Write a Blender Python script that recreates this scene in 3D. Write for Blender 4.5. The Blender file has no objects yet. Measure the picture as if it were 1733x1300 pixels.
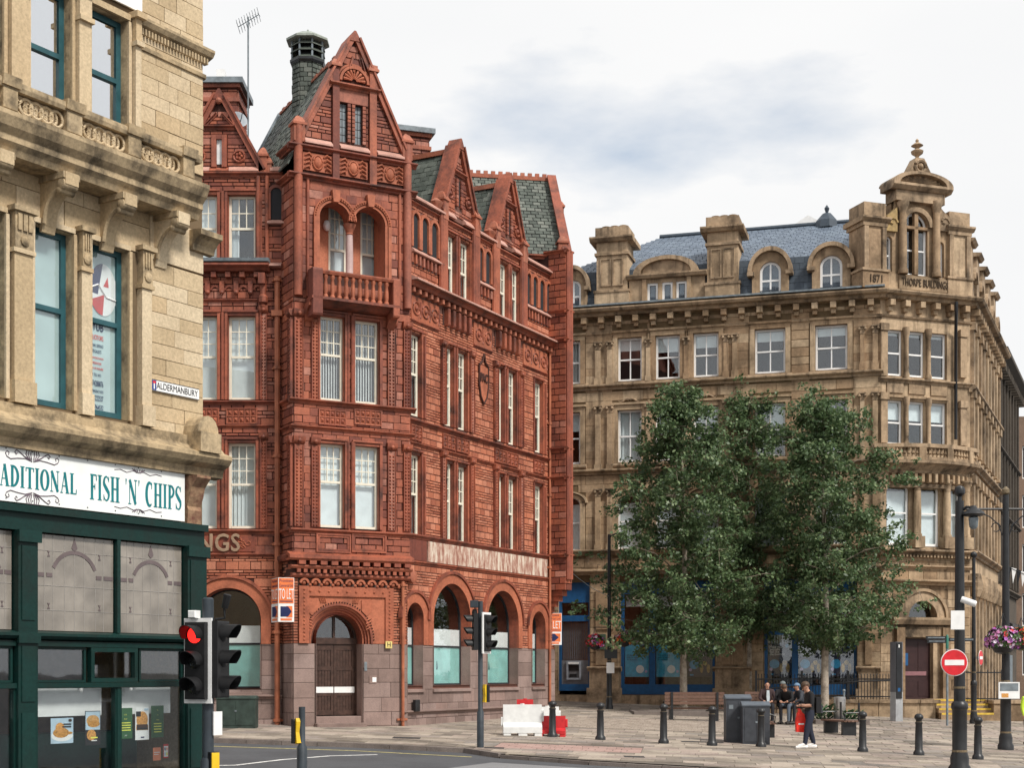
import bpy, bmesh, math, random
import numpy as np
from mathutils import Vector as V, Matrix, Euler
from mathutils.geometry import delaunay_2d_cdt
random.seed(7)
sc = bpy.context.scene
COL = sc.collection
rad = math.radians
sin, cos, pi = math.sin, math.cos, math.pi

# ---------------------------------------------------------------- camera, sky, sun, exposure
FOC, CX, HZ, CZ = 2500.0, 866.5, 1138.0, 1.75
cam = bpy.data.cameras.new('camera'); camo = bpy.data.objects.new('camera', cam); COL.objects.link(camo)
cam.sensor_width = 36; cam.lens = FOC/1733*36; cam.shift_y = (HZ-650)/1733
cam.clip_end = 5000; cam.clip_start = 0.1
camo.location = (0, 0, CZ); camo.rotation_euler = (rad(90), 0, 0)
sc.camera = camo
SUN_EL, SUN_AZ = 48.0, 135.0          # azimuth clockwise from +Y (the view direction)
w = bpy.data.worlds.new('World'); sc.world = w; w.use_nodes = True
nt = w.node_tree; N = nt.nodes; L = nt.links; N.clear()
out = N.new('ShaderNodeOutputWorld'); bg = N.new('ShaderNodeBackground')
sky = N.new('ShaderNodeTexSky'); sky.sky_type = 'NISHITA'; sky.sun_disc = False
sky.sun_elevation = rad(SUN_EL); sky.sun_rotation = rad(SUN_AZ)
sky.air_density = 1.3; sky.dust_density = 0.6
tc = N.new('ShaderNodeTexCoord')
mp = N.new('ShaderNodeMapping'); mp.inputs['Scale'].default_value = (1.0, 1.0, 2.6); mp.inputs['Location'].default_value = (0.22, 0.2, 0.05)
nz = N.new('ShaderNodeTexNoise'); nz.inputs['Scale'].default_value = 3.0; nz.inputs['Detail'].default_value = 7; nz.inputs['Roughness'].default_value = 0.52
cr = N.new('ShaderNodeValToRGB'); cr.color_ramp.elements[0].position = 0.27; cr.color_ramp.elements[1].position = 0.41; cr.color_ramp.elements[0].color = (0.40, 0.40, 0.40, 1)
nz2 = N.new('ShaderNodeTexNoise'); nz2.inputs['Scale'].default_value = 1.9; nz2.inputs['Detail'].default_value = 5
cr2 = N.new('ShaderNodeValToRGB'); cr2.color_ramp.elements[0].color = (6.55, 6.62, 6.72, 1); cr2.color_ramp.elements[1].color = (7.1, 7.1, 7.1, 1)
cr2.color_ramp.elements[0].position = 0.30; cr2.color_ramp.elements[1].position = 0.62
mx = N.new('ShaderNodeMix'); mx.data_type = 'RGBA'
L.new(tc.outputs['Generated'], mp.inputs['Vector']); L.new(mp.outputs[0], nz.inputs['Vector']); L.new(mp.outputs[0], nz2.inputs['Vector'])
L.new(nz.outputs['Fac'], cr.inputs[0]); L.new(nz2.outputs['Fac'], cr2.inputs[0])
L.new(cr.outputs[0], mx.inputs[0]); L.new(sky.outputs[0], mx.inputs[6]); L.new(cr2.outputs[0], mx.inputs[7])
L.new(mx.outputs[2], bg.inputs['Color']); bg.inputs['Strength'].default_value = 0.1
L.new(bg.outputs[0], out.inputs[0])
sun = bpy.data.lights.new('sun', 'SUN'); sun.energy = 2.9; sun.angle = rad(11); sun.color = (1.0, 0.95, 0.88)
suno = bpy.data.objects.new('sun', sun); COL.objects.link(suno)
_d = V((sin(rad(SUN_AZ))*cos(rad(SUN_EL)), cos(rad(SUN_AZ))*cos(rad(SUN_EL)), sin(rad(SUN_EL))))
suno.rotation_euler = _d.to_track_quat('Z', 'Y').to_euler(); suno.location = _d*80
vs = sc.view_settings; vs.view_transform = 'Standard'; vs.look = 'None'; vs.gamma = 1; vs.use_curve_mapping = False
vs.exposure = 0.45

# ---------------------------------------------------------------- helpers
def gz(x, y):
    x = max(-32, min(42, x)); y = max(20, min(78, y))
    return -1.15 - 0.028*x + 0.025*y
def at(px, py, d): return V(((px-CX)/FOC*d, d, CZ+(HZ-py)/FOC*d))
def ground(px, py):
    d = 40.0
    for _ in range(60):
        x = (px-CX)/FOC*d; d = 0.5*d+0.5*(CZ-gz(x, d))*FOC/(py-HZ)
    x = (px-CX)/FOC*d
    return V((x, d, gz(x, d)))
def gpt(px, d):
    x = (px-CX)/FOC*d
    return V((x, d, gz(x, d)))

class Frame:
    def __init__(s, o, u, v=(0, 0, 1)):
        s.o = V(o); s.u = V(u).normalized(); s.v = V(v).normalized(); s.n = s.u.cross(s.v).normalized()
    def p(s, u, z, d=0.0): return s.o+s.u*u+s.v*z+s.n*d
    def uz(s, px, py, d=0.0):
        k = (px-CX)/FOC; o = s.o+s.n*d
        u = (k*o.y-o.x)/(s.u.x-k*s.u.y); dep = o.y+u*s.u.y
        return u, CZ+(HZ-py)*dep/FOC
    def U(s, px, d=0.0): return s.uz(px, 0, d)[0]
    def Z(s, px, py, d=0.0): return s.uz(px, py, d)[1]
    def rot(s): return Matrix((s.u, s.n, s.v)).transposed()   # columns: u, outward, up
    def off(s, du=0, dz=0, dd=0): return Frame(s.p(du, dz, dd), s.u, s.v)
    def turn(s, deg, u=0, d=0):
        m = Matrix.Rotation(rad(deg), 3, 'Z'); return Frame(s.p(u, 0, d), m@s.u, s.v)
def fr(px, dep, th): return Frame(((px-CX)/FOC*dep, dep, 0), (sin(rad(th)), cos(rad(th)), 0))
WF = Frame((0, 0, 0), (1, 0, 0))     # world aligned, facing the camera (-Y)

def setp(o, label=None, cat=None, group=None, kind=None):
    if label: o['label'] = label
    if cat: o['category'] = cat
    if group: o['group'] = group
    if kind: o['kind'] = kind
    return o
def thing(name, loc, label, cat, group=None, rz=0):
    o = bpy.data.objects.new(name, None); COL.objects.link(o); o.location = loc; o.rotation_euler = (0, 0, rz)
    o.empty_display_size = 0.3
    return setp(o, label, cat, group)
def worldloc(o):
    m = Matrix.Identity(4)
    while o is not None:
        m = o.matrix_basis @ m; o = o.parent
    return m

class MB:
    def __init__(s): s.v = []; s.f = []; s.m = []; s.cm = 0
    def add(s, vs, fs):
        b = len(s.v); s.v += [tuple(x) for x in vs]; s.f += [tuple(b+i for i in f) for f in fs]; s.m += [s.cm]*len(fs); return s
    def box(s, F, u0, u1, z0, z1, d0, d1):
        P = [F.p(u, z, d) for d in (d0, d1) for z in (z0, z1) for u in (u0, u1)]
        return s.add(P, [(0, 2, 3, 1), (4, 5, 7, 6), (0, 1, 5, 4), (2, 6, 7, 3), (0, 4, 6, 2), (1, 3, 7, 5)])
    def prism(s, F, poly, d0, d1):
        n = len(poly)
        P = [F.p(a, b, d0) for a, b in poly]+[F.p(a, b, d1) for a, b in poly]
        return s.add(P, [tuple(range(n))[::-1], tuple(range(n, 2*n))]+[(i, (i+1) % n, n+(i+1) % n, n+i) for i in range(n)])
    def prof(s, F, u0, u1, pr):      # moulding: closed profile of (d, z), run along u
        n = len(pr)
        P = [F.p(u0, z, d) for d, z in pr]+[F.p(u1, z, d) for d, z in pr]
        return s.add(P, [tuple(range(n)), tuple(range(n, 2*n))[::-1]]+[(i, n+i, n+(i+1) % n, (i+1) % n) for i in range(n)])
    def lathe(s, c, pr, n=12, ax=None, a0=0.0):
        c = V(c); Z = V(ax).normalized() if ax is not None else V((0, 0, 1))
        X = V((1, 0, 0)) if abs(Z.x) < 0.9 else V((0, 1, 0)); X = (X-Z*X.dot(Z)).normalized(); Y = Z.cross(X)
        P = []; Fs = []
        for r, z in pr:
            for k in range(n):
                a = a0+2*pi*k/n; P.append(c+X*(r*cos(a))+Y*(r*sin(a))+Z*z)
        for i in range(len(pr)-1):
            for k in range(n):
                Fs.append((i*n+k, i*n+(k+1) % n, (i+1)*n+(k+1) % n, (i+1)*n+k))
        Fs.append(tuple(range(n))[::-1]); Fs.append(tuple(range((len(pr)-1)*n, len(pr)*n)))
        return s.add(P, Fs)
    def tube(s, pts, r, n=6, closed=False):
        pts = [V(p) for p in pts]; m = len(pts); P = []; Fs = []
        rs = r if isinstance(r, (list, tuple)) else [r]*m
        for i, p in enumerate(pts):
            if closed: t = pts[(i+1) % m]-pts[i-1]
            else: t = pts[min(i+1, m-1)]-pts[max(i-1, 0)]
            if t.length < 1e-9: t = V((0, 0, 1))
            t.normalize()
            X = t.cross(V((0, 0, 1)))
            if X.length < 0.05: X = t.cross(V((0.3, 1, 0)))
            X.normalize(); Y = X.cross(t)
            for k in range(n):
                a = 2*pi*k/n; P.append(p+X*(rs[i]*cos(a))+Y*(rs[i]*sin(a)))
        for i in range(m if closed else m-1):
            j = (i+1) % m
            for k in range(n): Fs.append((i*n+k, i*n+(k+1) % n, j*n+(k+1) % n, j*n+k))
        if not closed: Fs.append(tuple(range(n))[::-1]); Fs.append(tuple(range((m-1)*n, m*n)))
        return s.add(P, Fs)
    def ball(s, c, r, n=10, m=6, sq=(1, 1, 1)):
        c = V(c); P = [c+V((0, 0, -r*sq[2]))]; Fs = []
        for i in range(1, m):
            b = -pi/2+pi*i/m
            for k in range(n):
                a = 2*pi*k/n; P.append(c+V((r*sq[0]*cos(b)*cos(a), r*sq[1]*cos(b)*sin(a), r*sq[2]*sin(b))))
        P.append(c+V((0, 0, r*sq[2]))); e = len(P)-1
        for k in range(n):
            Fs.append((0, 1+(k+1) % n, 1+k)); Fs.append((e, e-n+k, e-n+(k+1) % n))
            for i in range(m-2):
                a = 1+i*n; Fs.append((a+k, a+(k+1) % n, a+n+(k+1) % n, a+n+k))
        return s.add(P, Fs)
    def arch(s, F, uc, zs, r0, r1, d0, d1, a0=0.0, a1=180.0, n=20, ry=None):   # ring segment from angle a0 to a1
        P = []; Fs = []
        k = ry or 1.0
        for i in range(n+1):
            a = rad(a0+(a1-a0)*i/n)
            for r in (r0, r1):
                for d in (d0, d1): P.append(F.p(uc+r*cos(a), zs+r*k*sin(a), d))
        for i in range(n):
            b = i*4; c = b+4
            Fs += [(b+1, c+1, c+3, b+3), (b+2, c+2, c, b), (b, c, c+1, b+1), (b+3, c+3, c+2, b+2)]
        Fs += [(0, 1, 3, 2), (n*4, n*4+2, n*4+3, n*4+1)]
        return s.add(P, Fs)
    def sheet(s, F, outline, holes, d, rev=0.0):     # flat wall with holes, optional reveals going back by rev
        pts = []; edges = []
        for poly in [outline]+holes:
            b = len(pts); m = len(poly); pts += [V(p) for p in poly]; edges += [(b+i, b+(i+1) % m) for i in range(m)]
        vo, eo, fo, *_ = delaunay_2d_cdt(pts, edges, [], 0, 1e-5)
        def inside(p, poly):
            c = False; j = len(poly)-1
            for i in range(len(poly)):
                a, b = poly[i], poly[j]
                if (a[1] > p[1]) != (b[1] > p[1]) and p[0] < (b[0]-a[0])*(p[1]-a[1])/(b[1]-a[1])+a[0]: c = not c
                j = i
            return c
        fs = []
        for f in fo:
            q = sum((vo[i] for i in f), V((0, 0)))/len(f)
            if inside(q, outline) and not any(inside(q, h) for h in holes):
                a, b, c = vo[f[0]], vo[f[1]], vo[f[2]]
                fs.append(tuple(f) if (b-a).cross(c-a) > 0 else tuple(f)[::-1])
        s.add([F.p(p.x, p.y, d) for p in vo], fs)
        if rev:
            for h in holes: s.reveal(F, h, d, d-rev)
        return s
    def reveal(s, F, h, d0, d1):
        m = len(h); P = [F.p(a, b, d0) for a, b in h]+[F.p(a, b, d1) for a, b in h]
        return s.add(P, [(i, (i+1) % m, m+(i+1) % m, m+i) for i in range(m)])
    def build(s, name, mat, parent=None, smooth=False, kind=None, label=None, recalc=True):
        me = bpy.data.meshes.new(name)
        off = worldloc(parent) if parent is not None else Matrix.Identity(4)
        inv = off.inverted(); me.from_pydata([inv@V(p) for p in s.v], [], s.f)
        mats = mat if isinstance(mat, (list, tuple)) else [mat]
        for m in mats: me.materials.append(m)
        if len(mats) > 1: me.polygons.foreach_set('material_index', s.m)
        if recalc:
            bm = bmesh.new(); bm.from_mesh(me); bmesh.ops.recalc_face_normals(bm, faces=bm.faces); bm.to_mesh(me); bm.free()
        if smooth:
            me.polygons.foreach_set('use_smooth', [True]*len(me.polygons))
            me.set_sharp_from_angle(angle=rad(38))
        o = bpy.data.objects.new(name, me); COL.objects.link(o); o.parent = parent
        if kind: o['kind'] = kind
        if label: o['label'] = label
        return o

_unit = {}
def unit_mesh(mat, ch):
    k = (mat.name, ch)
    if k in _unit: return _unit[k]
    m = MB(); a = 0.5; c = ch
    if ch <= 0:
        m.box(WF, -a, a, -a, a, -a, a)
    else:   # front (outward) edges chamfered
        P = [V((x, -a*-1, z)) for x, z in ((-a, -a), (a, -a), (a, a), (-a, a))]
        B = [(-a, -a, -a), (a, -a, -a), (a, a, -a), (-a, a, -a)]
        M = [(-a, -a, a-c*1.5), (a, -a, a-c*1.5), (a, a, a-c*1.5), (-a, a, a-c*1.5)]
        T = [(-a+c, -a+c, a), (a-c, -a+c, a), (a-c, a-c, a), (-a+c, a-c, a)]
        pts = [WF.p(x, z, d) for x, z, d in B+M+T]
        fs = [(3, 2, 1, 0), (8, 9, 10, 11)]
        for i in range(4):
            j = (i+1) % 4; fs += [(i, j, 4+j, 4+i), (4+i, 4+j, 8+j, 8+i)]
        m.add(pts, fs)
    me = bpy.data.meshes.new('block'); me.from_pydata(m.v, [], m.f); me.materials.append(mat)
    bm = bmesh.new(); bm.from_mesh(me); bmesh.ops.recalc_face_normals(bm, faces=bm.faces); bm.to_mesh(me); bm.free()
    _unit[k] = me; return me
FLIP = Matrix(((1, 0, 0), (0, -1, 0), (0, 0, 1)))
def piece(parent, name, F, u0, u1, z0, z1, d0, d1, mat, ch=0.0):
    me = unit_mesh(mat, ch)
    o = bpy.data.objects.new(name, me); COL.objects.link(o); o.parent = parent
    c = F.p((u0+u1)/2, (z0+z1)/2, (d0+d1)/2)
    R = (F.rot() @ FLIP).to_4x4()          # mesh outward is -Y
    M = Matrix.Translation(c) @ R @ Matrix.Diagonal((abs(u1-u0), abs(d1-d0), abs(z1-z0), 1))
    o.matrix_basis = worldloc(parent).inverted() @ M if parent is not None else M
    return o
def inst(parent, name, me, c, F=None, scale=(1, 1, 1)):    # shared mesh, modelled facing -Y, placed in frame F
    o = bpy.data.objects.new(name, me); COL.objects.link(o); o.parent = parent
    R = (F.rot() @ FLIP).to_4x4() if F is not None else Matrix.Identity(4)
    M = Matrix.Translation(V(c)) @ R @ Matrix.Diagonal((*scale, 1))
    o.matrix_basis = worldloc(parent).inverted() @ M if parent is not None else M
    return o
def mesh_of(mb, mat, smooth=False):
    o = mb.build('tmp', mat, None, smooth); me = o.data; bpy.data.objects.remove(o); return me
def copy_tree(o, parent=None):
    c = o.copy(); COL.objects.link(c); c.parent = parent
    for ch in list(o.children): copy_tree(ch, c)
    return c

class Blocks:       # masonry: collects rectangles, the largest become objects, the rest one joined part
    def __init__(s): s.b = []
    def fill(s, F, u0, u1, z0, z1, hs, w, d, mat, holes=(), joint=0.013, poly=None, jit=0.006, ws=0.35):
        z = z0; r = 0
        hs = hs if isinstance(hs, (list, tuple)) else [hs]
        while z < z1-0.03:
            h = min(hs[r % len(hs)], z1-z)
            if z1-(z+h) < 0.04: h = z1-z
            iv = [(u0, u1)]
            if poly is not None:
                xs = []
                zz = z+h*0.5
                for i in range(len(poly)):
                    a, b = poly[i], poly[(i+1) % len(poly)]
                    if (a[1] > zz) != (b[1] > zz): xs.append(a[0]+(zz-a[1])*(b[0]-a[0])/(b[1]-a[1]))
                xs.sort(); iv = [(max(u0, xs[0]), min(u1, xs[-1]))] if len(xs) >= 2 else []
            for (a, b) in [hole_iv(q, z, z+h) for q in holes]:
                if b <= a: continue
                nv = []
                for (p, q) in iv:
                    if b <= p or a >= q: nv.append((p, q)); continue
                    if a > p: nv.append((p, a))
                    if b < q: nv.append((b, q))
                iv = nv
            for (p, q) in iv:
                if q-p < 0.03: continue
                n = max(1, round((q-p)/w)); cuts = [p+(q-p)*i/n for i in range(n+1)]
                off = (0.25 if r % 2 else -0.25)*(q-p)/n
                for i in range(1, n): cuts[i] += off*(1 if ws else 0)+random.uniform(-.5, .5)*ws*(q-p)/n*0.6
                for i in range(n):
                    if cuts[i+1]-cuts[i] > joint*1.3:
                        s.b.append((F, cuts[i]+joint/2, cuts[i+1]-joint/2, z+joint/2, z+h-joint/2, d+random.uniform(-jit, jit), mat))
            z += h; r += 1
    def finish(s, parent, name, stuffname, nmax=300, depth=0.05, ch=0.05):
        def score(b):
            F, a, c, z0, z1, d, m = b
            p = F.p((a+c)/2, (z0+z1)/2); vis = max(0, F.n.dot((V((0, 0, CZ))-p).normalized()))
            k = p.x/p.y*FOC+CX; ky = HZ-(p.z-CZ)/p.y*FOC
            if not (0 < k < 1733 and 0 < ky < 1300): vis = 0
            return -(c-a)*(z1-z0)*vis/(p.y**2)
        s.b.sort(key=score)
        for (F, a, c, z0, z1, d, m) in s.b[:nmax]: piece(parent, name, F, a, c, z0, z1, d-depth, d, m, ch)
        rest = s.b[nmax:]
        if rest:
            mats = []; mb = MB()
            for (F, a, c, z0, z1, d, m) in rest:
                if m not in mats: mats.append(m)
                mb.cm = mats.index(m)
                P = [F.p(u, z, d-depth) for u, z in ((a, z0), (c, z0), (c, z1), (a, z1))]
                e = min(0.012, (z1-z0)*0.12); P += [F.p(u, z, d) for u, z in ((a+e, z0+e), (c-e, z0+e), (c-e, z1-e), (a+e, z1-e))]
                mb.add(P, [(4, 5, 6, 7)]+[(i, (i+1) % 4, 4+(i+1) % 4, 4+i) for i in range(4)])
            mb.build(stuffname, mats, parent, kind='stuff', recalc=False)
def rect(u0, u1, z0, z1): return [(u0, z0), (u1, z0), (u1, z1), (u0, z1)]
def archpoly(u0, u1, z0, zs, n=16, rise=None):       # opening with a round (or flatter) head, springing at zs
    c = (u0+u1)/2; r = (u1-u0)/2; k = (rise/r) if rise else 1.0
    return [(u0, z0), (u1, z0)]+[(c+r*cos(pi*i/n), zs+r*k*sin(pi*i/n)) for i in range(n+1)]
def grow(h, e):
    us = [p[0] for p in h]; zs = [p[1] for p in h]; c = (min(us)+max(us))/2; m = (min(zs)+max(zs))/2
    W = (max(us)-min(us))/2; H = (max(zs)-min(zs))/2
    return [(c+(u-c)*(W+e)/W, m+(z-m)*(H+e)/H) for u, z in h]
def hole_iv(h, z0, z1):
    us = []
    zz = [z0+(z1-z0)*t for t in (0.02, 0.35, 0.65, 0.98)]
    for z in zz:
        for i in range(len(h)):
            a, b = h[i], h[(i+1) % len(h)]
            if (a[1] > z) != (b[1] > z): us.append(a[0]+(z-a[1])*(b[0]-a[0])/(b[1]-a[1]))
    us += [p[0] for p in h if z0+0.01 < p[1] < z1-0.01]
    return (min(us), max(us)) if us else (0, -1)

# ---------------------------------------------------------------- materials
def nodemat(name):
    m = bpy.data.materials.new(name); m.use_nodes = True
    b = m.node_tree.nodes['Principled BSDF']; return m, m.node_tree, b
def stone(name, cols, rough=0.85, grime=0.5, gcol=(0.03, 0.025, 0.02), gscale=1.2, fine=30, bump=0.3, streak=0.0, spec=0.3, spots=0.0):
    m, t, b = nodemat(name); n = t.nodes; l = t.links
    tcn = n.new('ShaderNodeNewGeometry'); oi = n.new('ShaderNodeObjectInfo')
    ad = n.new('ShaderNodeMath'); ad.operation = 'ADD'; fc = n.new('ShaderNodeMath'); fc.operation = 'FRACT'
    l.new(tcn.outputs['Random Per Island'], ad.inputs[0]); l.new(oi.outputs['Random'], ad.inputs[1]); l.new(ad.outputs[0], fc.inputs[0])
    cr = n.new('ShaderNodeValToRGB'); e = cr.color_ramp.elements
    while len(e) < len(cols): e.new(0.5)
    for i, c in enumerate(cols): e[i].position = i/max(1, len(cols)-1); e[i].color = (*c, 1)
    l.new(fc.outputs[0], cr.inputs[0])
    def noise(s, det=4, r=0.6, sq=None):
        q = n.new('ShaderNodeTexNoise'); q.inputs['Scale'].default_value = s; q.inputs['Detail'].default_value = det; q.inputs['Roughness'].default_value = r
        if sq:
            mm = n.new('ShaderNodeMapping'); mm.inputs['Scale'].default_value = sq; l.new(tcn.outputs['Position'], mm.inputs[0]); l.new(mm.outputs[0], q.inputs[0])
        else: l.new(tcn.outputs['Position'], q.inputs[0])
        return q
    q1 = noise(gscale, 6, 0.65); r1 = n.new('ShaderNodeMapRange'); r1.inputs[1].default_value = 0.44; r1.inputs[2].default_value = 0.70; r1.inputs[4].default_value = grime
    l.new(q1.outputs[0], r1.inputs[0])
    mixg = n.new('ShaderNodeMix'); mixg.data_type = 'RGBA'; l.new(r1.outputs[0], mixg.inputs[0]); l.new(cr.outputs[0], mixg.inputs[6]); mixg.inputs[7].default_value = (*gcol, 1)
    last = mixg.outputs[2]
    if streak:
        q3 = noise(1.0, 5, 0.6, (3.5, 3.5, 0.35)); r3 = n.new('ShaderNodeMapRange'); r3.inputs[1].default_value = 0.52; r3.inputs[2].default_value = 0.72; r3.inputs[4].default_value = streak
        l.new(q3.outputs[0], r3.inputs[0])
        m3 = n.new('ShaderNodeMix'); m3.data_type = 'RGBA'; l.new(r3.outputs[0], m3.inputs[0]); l.new(last, m3.inputs[6]); m3.inputs[7].default_value = (*gcol, 1); last = m3.outputs[2]
    if spots:
        q4 = noise(5.5, 2, 0.5); r4 = n.new('ShaderNodeMapRange'); r4.inputs[1].default_value = 0.64; r4.inputs[2].default_value = 0.68; r4.inputs[4].default_value = spots
        l.new(q4.outputs[0], r4.inputs[0])
        m4 = n.new('ShaderNodeMix'); m4.data_type = 'RGBA'; l.new(r4.outputs[0], m4.inputs[0]); l.new(last, m4.inputs[6]); m4.inputs[7].default_value = (*gcol, 1); last = m4.outputs[2]
    q2 = noise(fine, 4, 0.7); r2 = n.new('ShaderNodeMapRange'); r2.inputs[1].default_value = 0.25; r2.inputs[2].default_value = 0.75; r2.inputs[3].default_value = 0.72; r2.inputs[4].default_value = 1.22
    l.new(q2.outputs[0], r2.inputs[0])
    mu = n.new('ShaderNodeMix'); mu.data_type = 'RGBA'; mu.blend_type = 'MULTIPLY'; mu.inputs[0].default_value = 1
    l.new(last, mu.inputs[6]); l.new(r2.outputs[0], mu.inputs[7]); l.new(mu.outputs[2], b.inputs['Base Color'])
    b.inputs['Roughness'].default_value = rough; b.inputs['Specular IOR Level'].default_value = spec
    if bump:
        bp = n.new('ShaderNodeBump'); bp.inputs['Strength'].default_value = bump; bp.inputs['Distance'].default_value = 0.02
        l.new(q2.outputs[0], bp.inputs['Height']); l.new(bp.outputs[0], b.inputs['Normal'])
    return m
def plain(name, col, rough=0.6, metal=0.0, spec=0.4, var=0.15, scale=6, emit=None, es=1.0):
    m, t, b = nodemat(name); n = t.nodes; l = t.links
    g = n.new('ShaderNodeNewGeometry'); q = n.new('ShaderNodeTexNoise'); q.inputs['Scale'].default_value = scale; q.inputs['Detail'].default_value = 4
    l.new(g.outputs['Position'], q.inputs[0])
    r = n.new('ShaderNodeMapRange'); r.inputs[1].default_value = 0.3; r.inputs[2].default_value = 0.7; r.inputs[3].default_value = 1-var; r.inputs[4].default_value = 1+var
    l.new(q.outputs[0], r.inputs[0])
    mu = n.new('ShaderNodeMix'); mu.data_type = 'RGBA'; mu.blend_type = 'MULTIPLY'; mu.inputs[0].default_value = 1; mu.inputs[6].default_value = (*col, 1)
    l.new(r.outputs[0], mu.inputs[7]); l.new(mu.outputs[2], b.inputs['Base Color'])
    r2 = n.new('ShaderNodeMapRange'); r2.inputs[3].default_value = max(0.02, rough-0.12); r2.inputs[4].default_value = min(1, rough+0.12); l.new(q.outputs[0], r2.inputs[0]); l.new(r2.outputs[0], b.inputs['Roughness'])
    b.inputs['Metallic'].default_value = metal; b.inputs['Specular IOR Level'].default_value = spec
    if emit: b.inputs['Emission Color'].default_value = (*emit, 1); b.inputs['Emission Strength'].default_value = es
    return m
def glassmat(name, tint=(0.95, 0.97, 0.97), f0=0.085, rough=0.02, wob=0.04):
    m = bpy.data.materials.new(name); m.use_nodes = True; t = m.node_tree; n = t.nodes; l = t.links; n.clear()
    o = n.new('ShaderNodeOutputMaterial'); mix = n.new('ShaderNodeMixShader'); tr = n.new('ShaderNodeBsdfTransparent'); gl = n.new('ShaderNodeBsdfGlossy')
    tr.inputs[0].default_value = (*tint, 1); gl.inputs['Roughness'].default_value = rough; gl.inputs[0].default_value = (0.95, 0.97, 1, 1)
    g = n.new('ShaderNodeNewGeometry'); q = n.new('ShaderNodeTexNoise'); q.inputs['Scale'].default_value = 2.2; bp = n.new('ShaderNodeBump'); bp.inputs['Strength'].default_value = wob; bp.inputs['Distance'].default_value = 0.02
    l.new(g.outputs['Position'], q.inputs[0]); l.new(q.outputs[0], bp.inputs['Height']); l.new(bp.outputs[0], gl.inputs['Normal'])
    def mth(op, a, b=None):
        k = n.new('ShaderNodeMath'); k.operation = op
        for i, v in enumerate((a, b)):
            if v is None: continue
            if isinstance(v, (int, float)): k.inputs[i].default_value = v
            else: l.new(v, k.inputs[i])
        return k.outputs[0]
    dt = n.new('ShaderNodeVectorMath'); dt.operation = 'DOT_PRODUCT'; l.new(g.outputs['Normal'], dt.inputs[0]); l.new(g.outputs['Incoming'], dt.inputs[1])
    f = mth('ADD', mth('MULTIPLY', mth('POWER', mth('SUBTRACT', 1.0, mth('ABSOLUTE', dt.outputs['Value'])), 5.0), 1-f0), f0)   # Schlick, same from both sides
    l.new(f, mix.inputs[0]); l.new(tr.outputs[0], mix.inputs[1]); l.new(gl.outputs[0], mix.inputs[2]); l.new(mix.outputs[0], o.inputs[0])
    return m
T_ = [(0.17, 0.046, 0.030), (0.29, 0.082, 0.046), (0.40, 0.122, 0.064), (0.32, 0.090, 0.050), (0.47, 0.21, 0.15)]
M_terra = stone('terracotta', T_, 0.66, 0.75, (0.075, 0.024, 0.018), 0.9, 14, 0.25, streak=0.55, spec=0.4)
M_brick = stone('red_brick', [(0.30, 0.092, 0.052), (0.44, 0.150, 0.082), (0.54, 0.22, 0.135), (0.46, 0.15, 0.080)], 0.85, 0.55, (0.13, 0.045, 0.032), 0.7, 20, 0.25, streak=0.35)
M_mould = stone('terracotta_moulding', [(0.25, 0.066, 0.038), (0.32, 0.088, 0.047), (0.38, 0.11, 0.058)], 0.6, 0.92, (0.038, 0.016, 0.013), 1.3, 14, 0.25, streak=0.5, spec=0.4)
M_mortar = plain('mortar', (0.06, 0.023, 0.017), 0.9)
M_mortar2 = plain('brick_mortar', (0.15, 0.068, 0.05), 0.9)
M_pink = stone('pink_coping', [(0.50, 0.27, 0.21), (0.56, 0.33, 0.27)], 0.6, 0.4, (0.16, 0.08, 0.06), 1.5, 12, 0.2)
M_granite = stone('pink_granite', [(0.22, 0.155, 0.135), (0.27, 0.19, 0.165), (0.32, 0.235, 0.21), (0.30, 0.20, 0.17)], 0.75, 0.5, (0.08, 0.055, 0.048), 1.0, 45, 0.15, streak=0.25)
M_gjoint = plain('granite_joint', (0.10, 0.07, 0.06), 0.9)
M_slate = stone('green_slate', [(0.060, 0.072, 0.060), (0.085, 0.10, 0.085), (0.12, 0.135, 0.115), (0.17, 0.18, 0.155)], 0.6, 0.5, (0.03, 0.035, 0.028), 1.5, 10, 0.3)
M_lead = plain('lead_flashing', (0.17, 0.20, 0.22), 0.5, var=0.3)
M_cream = plain('cream_paint', (0.74, 0.70, 0.58), 0.5, var=0.08)
M_white = plain('white_paint', (0.80, 0.80, 0.79), 0.45, var=0.06)
M_glass = glassmat('window_glass')
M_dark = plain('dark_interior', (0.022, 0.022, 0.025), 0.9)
M_blind = plain('pale_blind', (0.74, 0.80, 0.82), 0.9, var=0.08, scale=3)
M_strip = plain('vertical_blind', (0.68, 0.70, 0.70), 0.9, var=0.1)
M_wood = plain('dark_door_wood', (0.055, 0.028, 0.02), 0.45, var=0.35, scale=9)
M_pipe = plain('terracotta_pipe_paint', (0.36, 0.12, 0.06), 0.55, var=0.35, scale=2)
M_black = plain('black_iron', (0.012, 0.013, 0.015), 0.35, spec=0.5, var=0.3)

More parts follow.
